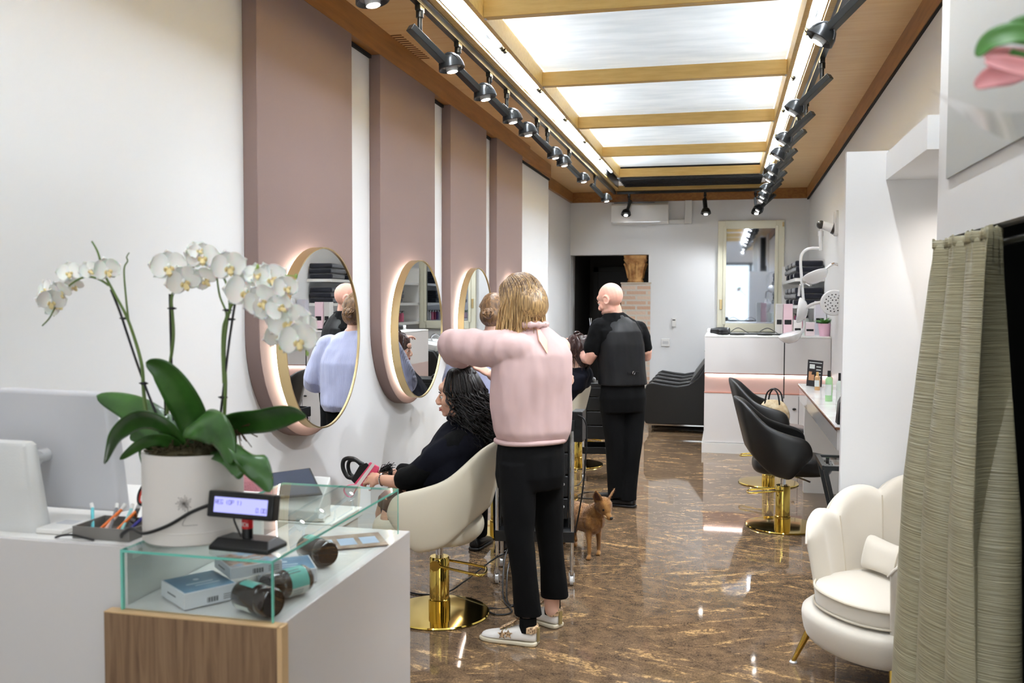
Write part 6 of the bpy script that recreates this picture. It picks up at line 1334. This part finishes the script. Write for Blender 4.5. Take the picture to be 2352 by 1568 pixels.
# ===== far client in the navy cape =====
def client2():
    t = thing('person', 'seated person with dark brown hair in a navy cape, beside the man in black', 'person', (-1.28, 7.02, .515))
    O = V(-1.28, 7.02, .515); L = lambda u, v, Y: at(u, v, Y) - O
    f = V(-1, .1, 0).normalized(); r = f.cross(V(0, 0, 1)).normalized(); HC = L(1322, 806, 7.02); F = frame(HC, math.atan2(f.y, f.x), .15)
    P = dict(pelvis=L(1275, 960, 7.02), waist=L(1290, 925, 7.02), chest=L(1308, 890, 7.02), shoulders=L(1322, 862, 7.02), neck=L(1328, 842, 7.02))
    mb = MB(); torso(mb, P, f, hs=.17, dep=.10, waist=.13, hip=.165); head_mesh(mb, F, .98); chain(mb, [(P['neck'] - V(0, 0, .05), .052), (P['neck'], .048), (HC, .048)])
    lf = V(-f.y, f.x, 0)
    for s in (1, -1):
        sh = P['shoulders'] + lf * (.16 * s) - V(0, 0, .03); el = sh + f * .10 - V(0, 0, .22); wr = el + f * .22; chain(mb, [(sh, .05), (el, .038), (wr, .026)]); hand(mb, wr, f, (0, 0, -1), -s, .5, .92)
        h = P['pelvis'] + lf * (.085 * s); kn = h + f * .40; an = kn + V(-.0, 0, -.40); chain(mb, [(h, .085), (kn, .056), (an, .036)]); foot(mb, an - V(0, 0, .05) - f * .03, f)
    body = organic('body', mb, SK1, t, .0055, 3); face_parts(F, body, .98)
    nv = bpy.data.materials['navy_cape']; mb = MB()
    mb.loft([ring(c, r * a_, f * b_, 36, 2.3) for c, a_, b_ in ((P['neck'], .064, .064), (P['neck'] - V(0, 0, .03), .11, .095), (P['shoulders'], .19, .125), (P['chest'], .225, .145), (P['waist'] + f * .03, .22, .135), (P['pelvis'] + V(0, 0, .04) + f * .04, .22, .14), (P['pelvis'] - V(0, 0, .02) + f * .04, .21, .13))])
    for s in (1, -1): chain(mb, [(P['pelvis'] + lf * (.085 * s), .115), (P['pelvis'] + lf * (.085 * s) + f * .4, .085)], 16); 
    cp_ = organic('cape', mb, nv, t, .0085, 5); wrinkle(cp_, .016, (1, 1, .5), 9)
    organic('trousers', chain(chain(MB(), [(P['pelvis'] + lf * .085 + f * .38, .075), (P['pelvis'] + lf * .085 + f * .4 - V(0, 0, .36), .05)]), [(P['pelvis'] - lf * .085 + f * .38, .075), (P['pelvis'] - lf * .085 + f * .4 - V(0, 0, .36), .05)]), blk, t, .008, 3)
    hm = hairmat('dark_brown_hair', (34, 20, 18), (74, 48, 42), .3, 60)
    hs = hair_shell(t, F, hm, [((-.02, 0, .03), (.105, .09, .10)), ((-.06, 0, -.05), (.07, .085, .09)), ((-.09, 0, .06), (.05, .06, .05))], .007, 'hair', .012, 40)
    paths = []
    for k in range(170):
        a = rng.uniform(0, 6.28); ca_, sa_ = math.cos(a), math.sin(a)
        if ca_ > .6: continue
        p2 = F @ V(-.02 + .105 * ca_, .09 * sa_, .03); ln = rng.uniform(.06, .2); o_ = (rng.normal(size=3) * .012)
        paths.append(crv([F @ V(0, 0, .13), F @ V(-.015 + .07 * ca_, .06 * sa_, .11), p2, p2 + V(o_[0], o_[1], -ln * .5), p2 + V(-o_[1], o_[0], -ln)], 4))
    strands('hair_strands', hm, hs, paths, .004, 4)
    q = MB()
    for k in range(5): c = F @ V(-.03 - .03 * k, .03 * math.sin(k * 2), .125 - .02 * k); q.tube([c + V(.022 * math.cos(a), .01 * math.sin(2 * a), .022 * math.sin(a)) for a in [2 * PI * j / 14 for j in range(15)]], .008, 6)
    obj('pinned_curls', q, hm, hs)
client2()

# ===== the small dog =====
def dog():
    t = thing('dog', 'small tan dog with upright ears standing on the marble floor by the near trolley', 'dog', (-.80, 5.55, 0))
    O = V(-.80, 5.55, 0); L = lambda u, v, Y: at(u, v, Y) - O
    fur = noise_color(mat('tan_fur', (176, 118, 62), .85, sheen=.3), [(.3, (104, 66, 26)), (.55, (142, 96, 42)), (.8, (172, 126, 66))], (1, 1, .5), 26, 8, bump=.8)
    mb = MB(); ch = L(1360, 1192, 5.53); bk = L(1314, 1176, 5.74); rp = bk + V(-.10, .10, -.005)
    chain(mb, [(ch + V(.008, -.01, -.008), .074), (ch * .6 + bk * .4 + V(0, 0, -.006), .086), (bk + V(0, 0, -.004), .080), (rp, .072)], 20)
    mb.ell(ch + V(.01, -.01, -.03), (.055, .055, .06)); nk = L(1372, 1172, 5.50)
    chain(mb, [(ch + V(0, 0, .02), .066), (nk, .054), (L(1382, 1164, 5.47), .042)])
    hd = L(1385, 1163, 5.46); fd = (L(1410, 1192, 5.38) - hd).normalized(); FQ = Matrix.Translation(hd) @ fd.to_track_quat('X', 'Z').to_matrix().to_4x4() @ Matrix.Scale(1.2, 4)
    e = lambda c, r_: mb.ell(FQ @ Vector(c), r_, 18, 12, FQ.to_3x3().to_4x4())
    e((0, 0, .008), (.047, .045, .043)); e((.02, 0, .002), (.036, .036, .032)); chain(mb, [(FQ @ V(.03, 0, -.008), .032), (FQ @ V(.056, 0, -.014), .022), (FQ @ V(.072, 0, -.016), .016)])
    for (u, v, Y), ub in (((1353, 1282, 5.46), 1354), ((1375, 1277, 5.58), 1370)):
        p = L(u, v, Y); p.z = .012; kn = V(p.x - .002, p.y + .012, .10); sh = V(p.x - .008, p.y + .03, .215)
        chain(mb, [(sh, .032), (V(sh.x, sh.y, .17), .024), (kn, .0155), (V(p.x, p.y + .006, .035), .0125)], 12); mb.ell((p.x, p.y - .008, .014), (.017, .024, .014), 12, 8)
        for j in (-1, 0, 1): mb.ell((p.x + .009 * j, p.y - .026, .010), (.006, .010, .008), 8, 6)
    for p, sgn in ((L(1322, 1253, 5.74), 1), (L(1296, 1250, 5.80), -1)):
        p.z = .012; hk = V(p.x - .012, p.y + .028, .085); st_ = V(p.x + .012, p.y - .02, .16); hp_ = V(p.x - .012, p.y + .015, .245)
        chain(mb, [(hp_, .042), (st_, .030), (hk, .0155), (V(p.x, p.y + .012, .035), .0125)], 12); mb.ell((p.x, p.y - .008, .013), (.016, .024, .013), 12, 8)
        for j in (-1, 0, 1): mb.ell((p.x + .009 * j, p.y - .026, .010), (.006, .010, .008), 8, 6)
    chain(mb, [(rp + V(-.03, .03, .03), .014), (rp + V(-.06, .07, .09), .011), (rp + V(-.05, .09, .15), .007)], 10)
    for s in (1, -1):
        b0 = FQ @ V(-.012, s * .030, .030); tip = FQ @ V(-.022, s * .058, .088)
        up_ = (tip - b0).normalized(); fw = (FQ.to_3x3() @ V(.5, s * .6, 0)).normalized(); sd_ = up_.cross(fw).normalized()
        mb.loft([ring(b0 + up_ * (h_ * .068), sd_ * (.027 * w_), fw * (.007 * (1.1 - h_ * .6)), 14) for h_, w_ in ((-.25, .9), (.1, 1.2), (.45, 1.15), (.8, .85), (1.05, .45), (1.25, .1))])
    body = organic('body', mb, fur, t, .0042, 3)
    fs = MB(); me_ = body.data; nv = len(me_.vertices)
    for i_ in rng.choice(nv, 7000, replace=False):
        vv = me_.vertices[int(i_)]; p = vv.co; n_ = vv.normal
        if (p - FQ @ V(.05, 0, -.01)).length < .05: l_ = .0045
        else: l_ = .010 if p.z > .13 else .005
        fl_ = V(-.5, .55, -.35); tdir = (fl_ - n_ * fl_.dot(n_) * .9 + n_ * .28).normalized(); fs.tube([p - n_ * .001, p + tdir * l_ * .6, p + tdir * l_ - V(0, 0, .001)], [.0008, .0006, .0002], 3, cap=False)
    fo = obj('fur', fs, fur, body, ang=80); fo['kind'] = 'stuff'
    q = MB()
    for s in (1, -1): q.ell(FQ @ V(.036, s * .0225, .010), (.0098,) * 3, 12, 8)
    obj('eyes', q, mat('dog_eye', (14, 10, 8), .1), body)
    obj('nose', MB().ell(FQ @ V(.084, 0, -.010), (.010, .012, .010), 12, 8), mat('dog_nose', (16, 14, 14), .3), body)
    q = MB()
    for s in (1, -1):
        b0 = FQ @ V(-.012, s * .030, .030); tip = FQ @ V(-.022, s * .058, .088); up_ = (tip - b0).normalized(); fw = (FQ.to_3x3() @ V(.5, s * .6, 0)).normalized(); sd_ = up_.cross(fw).normalized()
        if fw.dot(FQ.to_3x3() @ V(1, 0, 0)) < 0: fw = -fw
        q.loft([ring(b0 + up_ * (h_ * .068) + fw * .0065, sd_ * (.017 * w_), fw * .002, 12) for h_, w_ in ((.15, .9), (.45, 1.1), (.8, .75), (1.05, .2))])
    obj('inner_ears', q, mat('ear_dark', (78, 46, 34), .8), body)
    q = MB()
    for s in (1, -1): q.ell(FQ @ V(.050, s * .014, -.018), (.018, .0075, .009), 10, 8, FQ.to_3x3().to_4x4())
    q.ell(FQ @ V(.052, 0, -.028), (.018, .010, .007), 10, 8, FQ.to_3x3().to_4x4())
    obj('pale_muzzle', q, mat('cream_fur', (206, 170, 124), .85), body)
dog()
# ------------------------------------------------------------------ potted orchid on the glass case
def orchid():
    c0 = V(-1.262, 1.975, GT + .0005)
    t = thing('potted_orchid', 'white orchid with broad dark leaves in a cylindrical white pot', 'plant', tuple(c0)); L = lambda u, v, Y: at(u, v, Y) - c0
    H = .213; r = .118
    obj('pot', MB().lathe([(.001, 0), (r - .006, 0), (r, .004), (r, .03), (r + .0006, .0305), (r + .0006, .033), (r, .0335), (r, H), (r - .006, H), (r - .008, H - .02), (.001, H - .02)], n=72), mat('pot_white', (222, 216, 210), .45), t)
    mo_ = MB()
    for k in range(260):
        a = rng.uniform(0, 6.28); q_ = r * .78 * math.sqrt(rng.uniform()); p = V(q_ * math.cos(a), q_ * math.sin(a), H - .012 + .03 * (1 - q_ / r)); d_ = V(*rng.normal(size=3)) * .014; mo_.tube([p - d_, p + V(0, 0, .007), p + d_], .0022, 4)
    mo_.ell((0, 0, H - .015), (r * .92, r * .92, .03)); obj('moss', mo_, mat('moss', (62, 54, 30), .9), t)
    # root clump at right
    q = MB(); rc = V(.10, .03, H + .045)
    for k in range(60): d_ = V(*rng.normal(size=3)) * .013; q.tube([rc, rc + d_, rc + d_ * 1.8 + V(0, 0, -.008)], .0014, 4)
    obj('roots', q, mat('root_brown', (84, 60, 40), .9), t)
    # dandelion drawing on the pot
    q = MB(); R0 = r + .0012
    def onpot(a, z): return V(R0 * math.cos(a), R0 * math.sin(a), z)
    aC = R(-68) ; zC = .105
    for k in range(22):
        th = 2 * PI * k / 22; l_ = .010 + .004 * ((k * 7) % 3); q.tube([onpot(aC, zC), onpot(aC + l_ * math.cos(th) / r, zC + l_ * math.sin(th))], .00035, 4); q.ell(onpot(aC + l_ * math.cos(th) / r, zC + l_ * math.sin(th)), (.0011,) * 3, 6, 4)
    q.tube(crv([onpot(aC, zC), onpot(aC + .08, zC - .02), onpot(aC - .02, zC - .045), onpot(aC + .0, zC - .052), onpot(aC + .25, zC - .052)]), .0005, 4)
    obj('dandelion_print', q, mat('print_grey', (120, 114, 110), .7), t)
    # leaves: midrib points in photo terms + width
    lm = noise_color(mat('orchid_leaf', (44, 84, 32), .30, coat=.2), [(.3, (34, 70, 24)), (.7, (60, 104, 40))], (1, 1, 1), 14)
    base = V(0, 0, H)
    def leaf(pts, w, side, fold=.25, droop=None, tip=1.0):
        C = crv([L(*p) for p in pts], 8); n = len(C); mb = MB(); NW = 8; S = Vector(side).normalized()
        rows = []
        for i, p in enumerate(C):
            tt = i / (n - 1); d = (C[min(i + 1, n - 1)] - C[max(i - 1, 0)]).normalized(); s = (S - d * S.dot(d)).normalized(); nn = s.cross(d).normalized()
            ww = w * max(.03, math.sin(PI * min(1.0, .10 + .90 * tt ** .9)) ** .62)
            rows.append([p + s * (ww * k) + nn * (fold * ww * (abs(k) ** 1.3)) for k in np.linspace(-1, 1, NW + 1)])
        mb.grid(lambda a, b: rows[int(round(a * (n - 1)))][int(round(b * NW))], n - 1, NW)
        return obj('leaf', mb, lm, t, solid=.0016, ang=60)
    X = V(1, 0, 0); Z = V(0, 0, 1)
    Y = 1.975
    leaf([(455, 1040, Y), (445, 970, Y), (415, 905, Y - .03), (375, 850, Y - .06), (335, 832, Y - .08)], .040, (.75, .2, .35), .25)
    leaf([(420, 1040, Y), (370, 985, Y + .01), (300, 935, Y + .02), (222, 908, Y + .03)], .042, (.15, .5, .85), -.2)
    leaf([(430, 1040, Y - .02), (380, 975, Y - .08), (320, 960, Y - .10), (265, 1000, Y - .11), (240, 1065, Y - .11)], .034, (.3, -.6, .7), .2)
    leaf([(420, 1045, Y - .02), (380, 1010, Y - .07), (330, 1015, Y - .09), (275, 1055, Y - .10)], .020, (.2, -.5, .8), .2)
    leaf([(395, 1045, Y), (350, 1035, Y - .02), (320, 1035, Y - .03), (325, 1065, Y - .04)], .016, (.2, -.5, .8), .2)
    leaf([(455, 1030, Y + .03), (400, 985, Y + .06), (350, 985, Y + .08), (300, 1010, Y + .09)], .036, (.2, -.4, .8), .2)
    leaf([(425, 985, Y - .05), (455, 972, Y - .09), (490, 985, Y - .12), (515, 1020, Y - .125), (527, 1066, Y - .125)], .040, (.75, -.1, .65), .25)
    leaf([(490, 1000, Y), (525, 1005, Y - .06), (565, 1040, Y - .10), (597, 1085, Y - .11), (620, 1130, Y - .11)], .037, (.8, .1, -.5), .2)
    leaf([(480, 1025, Y + .02), (530, 975, Y + .02), (610, 962, Y + .0), (670, 948, Y - .03), (703, 955, Y - .04)], .034, (.1, -.5, .8), -.22)
    leaf([(490, 1020, Y + .05), (540, 980, Y + .08), (600, 965, Y + .08), (672, 972, Y + .06)], .022, (.1, -.5, .8), -.2)
    leaf([(480, 1040, Y - .04), (520, 1050, Y - .10), (545, 1080, Y - .12), (549, 1100, Y - .12)], .018, (.7, .3, .5), .2)
    # flower stems, support sticks
    gs = mat('stem_green', (88, 110, 50), .45); bks = mat('stick_black', (24, 20, 24), .5)
    def tb(nm, pts, r0, m, r1=None):
        P_ = crv([L(*p) for p in pts], 5); n = len(P_); return obj(nm, MB().tube(P_, list(np.linspace(r0, r1 or r0, n)), 8), m, t)
    Yl = 1.95
    tb('stem', [(336, 950, Yl), (330, 900, Yl), (326, 840, Yl), (310, 780, Yl), (290, 725, Yl), (262, 672, Yl), (238, 625, Yl), (225, 580, Yl), (211, 554, Yl)], .0048, gs, .0022)
    tb('stem', [(250, 655, Yl), (225, 640, Yl), (195, 636, Yl), (160, 655, Yl), (135, 690, Yl), (115, 728, Yl), (97, 748, Yl)], .0032, gs, .0016)
    tb('stem', [(296, 740, Yl), (290, 690, Yl), (285, 620, Yl), (293, 600, Yl), (291, 590, Yl), (297, 580, Yl)], .0026, gs, .0012)
    tb('stem', [(384, 950, Y), (388, 860, Y), (398, 780, Y), (397, 730, Y), (394, 690, Y), (400, 665, Y), (410, 640, Y)], .0044, gs, .003)
    tb('stem', [(515, 960, Y), (518, 880, Y), (515, 800, Y), (525, 720, Y), (540, 690, Y), (560, 672, Y)], .0046, gs, .003)
    tb('stem', [(514, 880, Y), (511, 800, Y), (513, 750, Y), (520, 720, Y), (505, 680, Y), (498, 635, Y)], .0036, gs, .0022)
    tb('stem', [(528, 720, Y), (525, 670, Y), (515, 640, Y), (495, 612, Y), (460, 606, Y), (435, 620, Y)], .0030, gs, .0018)
    tb('stem', [(540, 690, Y), (590, 680, Y), (640, 690, Y), (680, 730, Y), (700, 770, Y), (712, 800, Y)], .0030, gs, .0018)
    for pts in ([(358, 948, Yl), (335, 890, Yl), (310, 820, Yl), (290, 760, Yl), (275, 715, Yl), (255, 665, Yl)], [(398, 965, Y), (393, 800, Y), (390, 675, Y)], [(380, 955, Y + .02), (378, 860, Y + .02)], [(505, 965, Y), (515, 880, Y), (527, 780, Y), (540, 695, Y)]):
        tb('support_stick', pts, .0030, bks)
    for u, v, y_ in ((330, 880, Yl), (285, 731, Yl), (395, 708, Y), (512, 912, Y), (530, 733, Y), (522, 712, Y)):
        p = L(u, v, y_); obj('clip', MB().cyl(p - V(0, 0, .003), p + V(0, 0, .003), .0075, n=10).cyl(p + V(-.012, 0, 0), p + V(.012, 0, 0), .0018, n=6), bks, t)
    # blossoms
    pm = mat('petal_white', (240, 240, 236), .55, sss=.25); nt = pm.node_tree; b = nt.nodes['Principled BSDF']; b.inputs['Subsurface Scale'].default_value = .004
    lipm = mat('lip_yellow', (226, 206, 150), .5); thr = mat('lip_red', (150, 84, 60), .5)
    def petal(mb, F_, ang, l_, w_, off=0.0, cup=.2):
        ca_, sa_ = math.cos(ang), math.sin(ang); N1, N2 = 7, 6
        def f_(a, b_):
            s_ = (b_ - .5) * 2; wid = w_ * math.sin(PI * min(1, a * .96 + .04)) ** .55 * (1 - .25 * a * 0); y = s_ * wid; x = a * l_ * (1 - .12 * s_ * s_)
            z = off + cup * l_ * (a * a) * .5 - .10 * l_ * math.sin(PI * a) + .05 * l_ * s_ * s_ + .012 * l_ * math.sin(7 * s_ + 5 * a)
            return F_ @ V(x * ca_ - y * sa_, x * sa_ + y * ca_, z)
        mb.grid(f_, N1, N2)
    def blossom(p, nrm, s=1.0, roll=0.0):
        n_ = Vector(nrm).normalized(); F_ = Matrix.Translation(p) @ n_.to_track_quat('Z', 'Y').to_matrix().to_4x4() @ Matrix.Rotation(roll, 4, 'Z') @ Matrix.Scale(s, 4)
        mb = MB()
        for a in (90, 210, 330): petal(mb, F_, R(a), .036, .0145, -.002, .10)
        for a in (12, 168): petal(mb, F_, R(a), .040, .0245, .001, .12)
        o = obj('blossom', mb, pm, t, ang=80)
        q = MB()
        for sgn in (1, -1): q.loft([ring(F_ @ V(sgn * x, y, z), (F_.to_3x3() @ V(a_, 0, 0)), (F_.to_3x3() @ V(0, b_, 0)), 8) for x, y, z, a_, b_ in ((.002, -.002, .002, .002, .003), (.007, -.006, .007, .003, .005), (.008, -.004, .012, .001, .002))])
        q.loft([ring(F_ @ V(0, y, z), (F_.to_3x3() @ V(w_, 0, 0)), (F_.to_3x3() @ V(0, 0, .002)), 8) for y, z, w_ in ((-.003, .003, .003), (-.009, .008, .005), (-.016, .010, .0055), (-.021, .008, .001))])
        lp_ = obj('lip', q, lipm, o); obj('column', MB().ell(F_ @ V(0, .001, .005), (.0032 * s, .0032 * s, .0045 * s), 8, 6), pm, o)
    Yf = 1.95; tocam = lambda p, dx=0, dz=0: (V(0, 0, CAMH) - (p + c0)).normalized() + V(dx, 0, dz)
    fl = [(118, 690, .0, -.5, .0, .95), (140, 668, -.6, -.5, .3, .85), (160, 625, -.3, .2, .2, .85), (128, 700, .6, -.2, .9, .85), (205, 620, .4, .3, .5, .7), (245, 620, .7, .1, .2, .95), (105, 665, -.9, .1, .6, .85), (170, 655, -.2, -.8, .4, .7),
          (388, 612, -.1, .1, .1, 1.2), (422, 645, .1, -.2, .4, 1.15), (465, 590, .0, .2, .0, 1.1), (470, 640, -.3, -.5, .7, .95), (525, 612, .1, .1, .2, 1.15), (565, 668, .0, .0, .1, 1.35), (455, 575, .5, .8, .3, .8),
          (620, 640, .4, .4, .3, 1.2), (600, 690, -.2, -.2, .6, 1.15), (618, 700, .1, -.1, .9, 1.1), (662, 738, .0, .0, .1, 1.4), (640, 768, .3, -.4, .5, 1.0), (684, 780, .1, -.1, .2, 1.25), (655, 660, .7, .4, .2, .9), (590, 630, .0, .5, .1, .9), (700, 752, .6, .1, .4, .9), (640, 705, .3, .3, .8, .95)]
    for i, (u, v, dx, dz, ro, s) in enumerate(fl):
        p = L(u, v, Yf + .012 * ((i * 5) % 4 - 1.5)); blossom(p, tocam(p, dx, dz), s * 1.02, ro)
    bdm = mat('bud_green', (150, 180, 90), .5)
    for u, v, u2, v2 in ((700, 795, 706, 812), (640, 785, 644, 798), (655, 632, 680, 634), (585, 620, 592, 612)):
        a_, b_ = L(u, v, Yf), L(u2, v2, Yf); obj('bud', MB().tube([a_, b_], [.0014, .0014], 6).ell(b_, (.004, .004, .006), 8, 6), bdm, t)
    return t
orchid()
# ------------------------------------------------------------------ pink flower in cellophane, close to the camera at the upper right
def bouquet():
    t = thing('wrapped_flower', 'blurred pink flower with green leaves in clear wrapping, close at the upper right', 'flower', tuple(at(2330, 170, 1.25))); c0 = at(2330, 170, 1.25); L = lambda u, v, Y=1.25: at(u, v, Y) - c0
    pk_ = mat('pink_petal', (206, 142, 144), .6, sss=.1)
    def pet(pts, w, m, side, nm):
        C = crv([L(*p) for p in pts], 6); n = len(C); S = Vector(side).normalized(); rows = []
        for i, p in enumerate(C):
            d = (C[min(i + 1, n - 1)] - C[max(i - 1, 0)]).normalized(); s = (S - d * S.dot(d)).normalized(); nn = s.cross(d); tt = i / (n - 1); ww = w * max(.05, math.sin(PI * min(.97, tt * .85 + .12))) ** .7
            rows.append([p + s * ww * k + nn * (.35 * ww * k * k) for k in np.linspace(-1, 1, 7)])
        return obj(nm, MB().grid(lambda a, b: rows[int(round(a * (n - 1)))][int(round(b * 6))], n - 1, 6), m, t, solid=.0015, ang=60)
    pet([(2400, 150, 1.25), (2330, 165, 1.25), (2280, 180, 1.24), (2240, 200, 1.24)], .017, pk_, (0, .3, 1), 'petal')
    pet([(2400, 130, 1.25), (2340, 135, 1.27), (2290, 130, 1.27), (2256, 122, 1.27)], .013, pk_, (0, .3, 1), 'petal')
    pet([(2400, 160, 1.23), (2350, 160, 1.22), (2300, 150, 1.21), (2262, 140, 1.21)], .014, pk_, (0, .5, 1), 'petal')
    g_ = mat('flower_leaf', (70, 120, 50), .4)
    pet([(2410, 95, 1.25), (2340, 80, 1.25), (2280, 95, 1.25), (2245, 130, 1.25)], .016, g_, (0, .5, 1), 'leaf'); pet([(2420, 90, 1.28), (2360, 75, 1.28), (2300, 85, 1.28)], .022, g_, (0, .3, 1), 'leaf')
    obj('stem', MB().tube([L(2320, 120), L(2400, 140), L(2520, 260), L(2700, 420)], .005, 8), g_, t)
    q = MB().grid(lambda a, b: L(2135 + 330 * a, 205 + 120 * b * a + 40 * math.sin(a * 3) + 25 * a, 1.2 + .1 * b + .02 * math.sin(9 * a)), 16, 6)
    obj('cellophane', q, glassmat('cellophane_film', (.93, .93, .92), .12, .9), t)
    return t
bouquet()
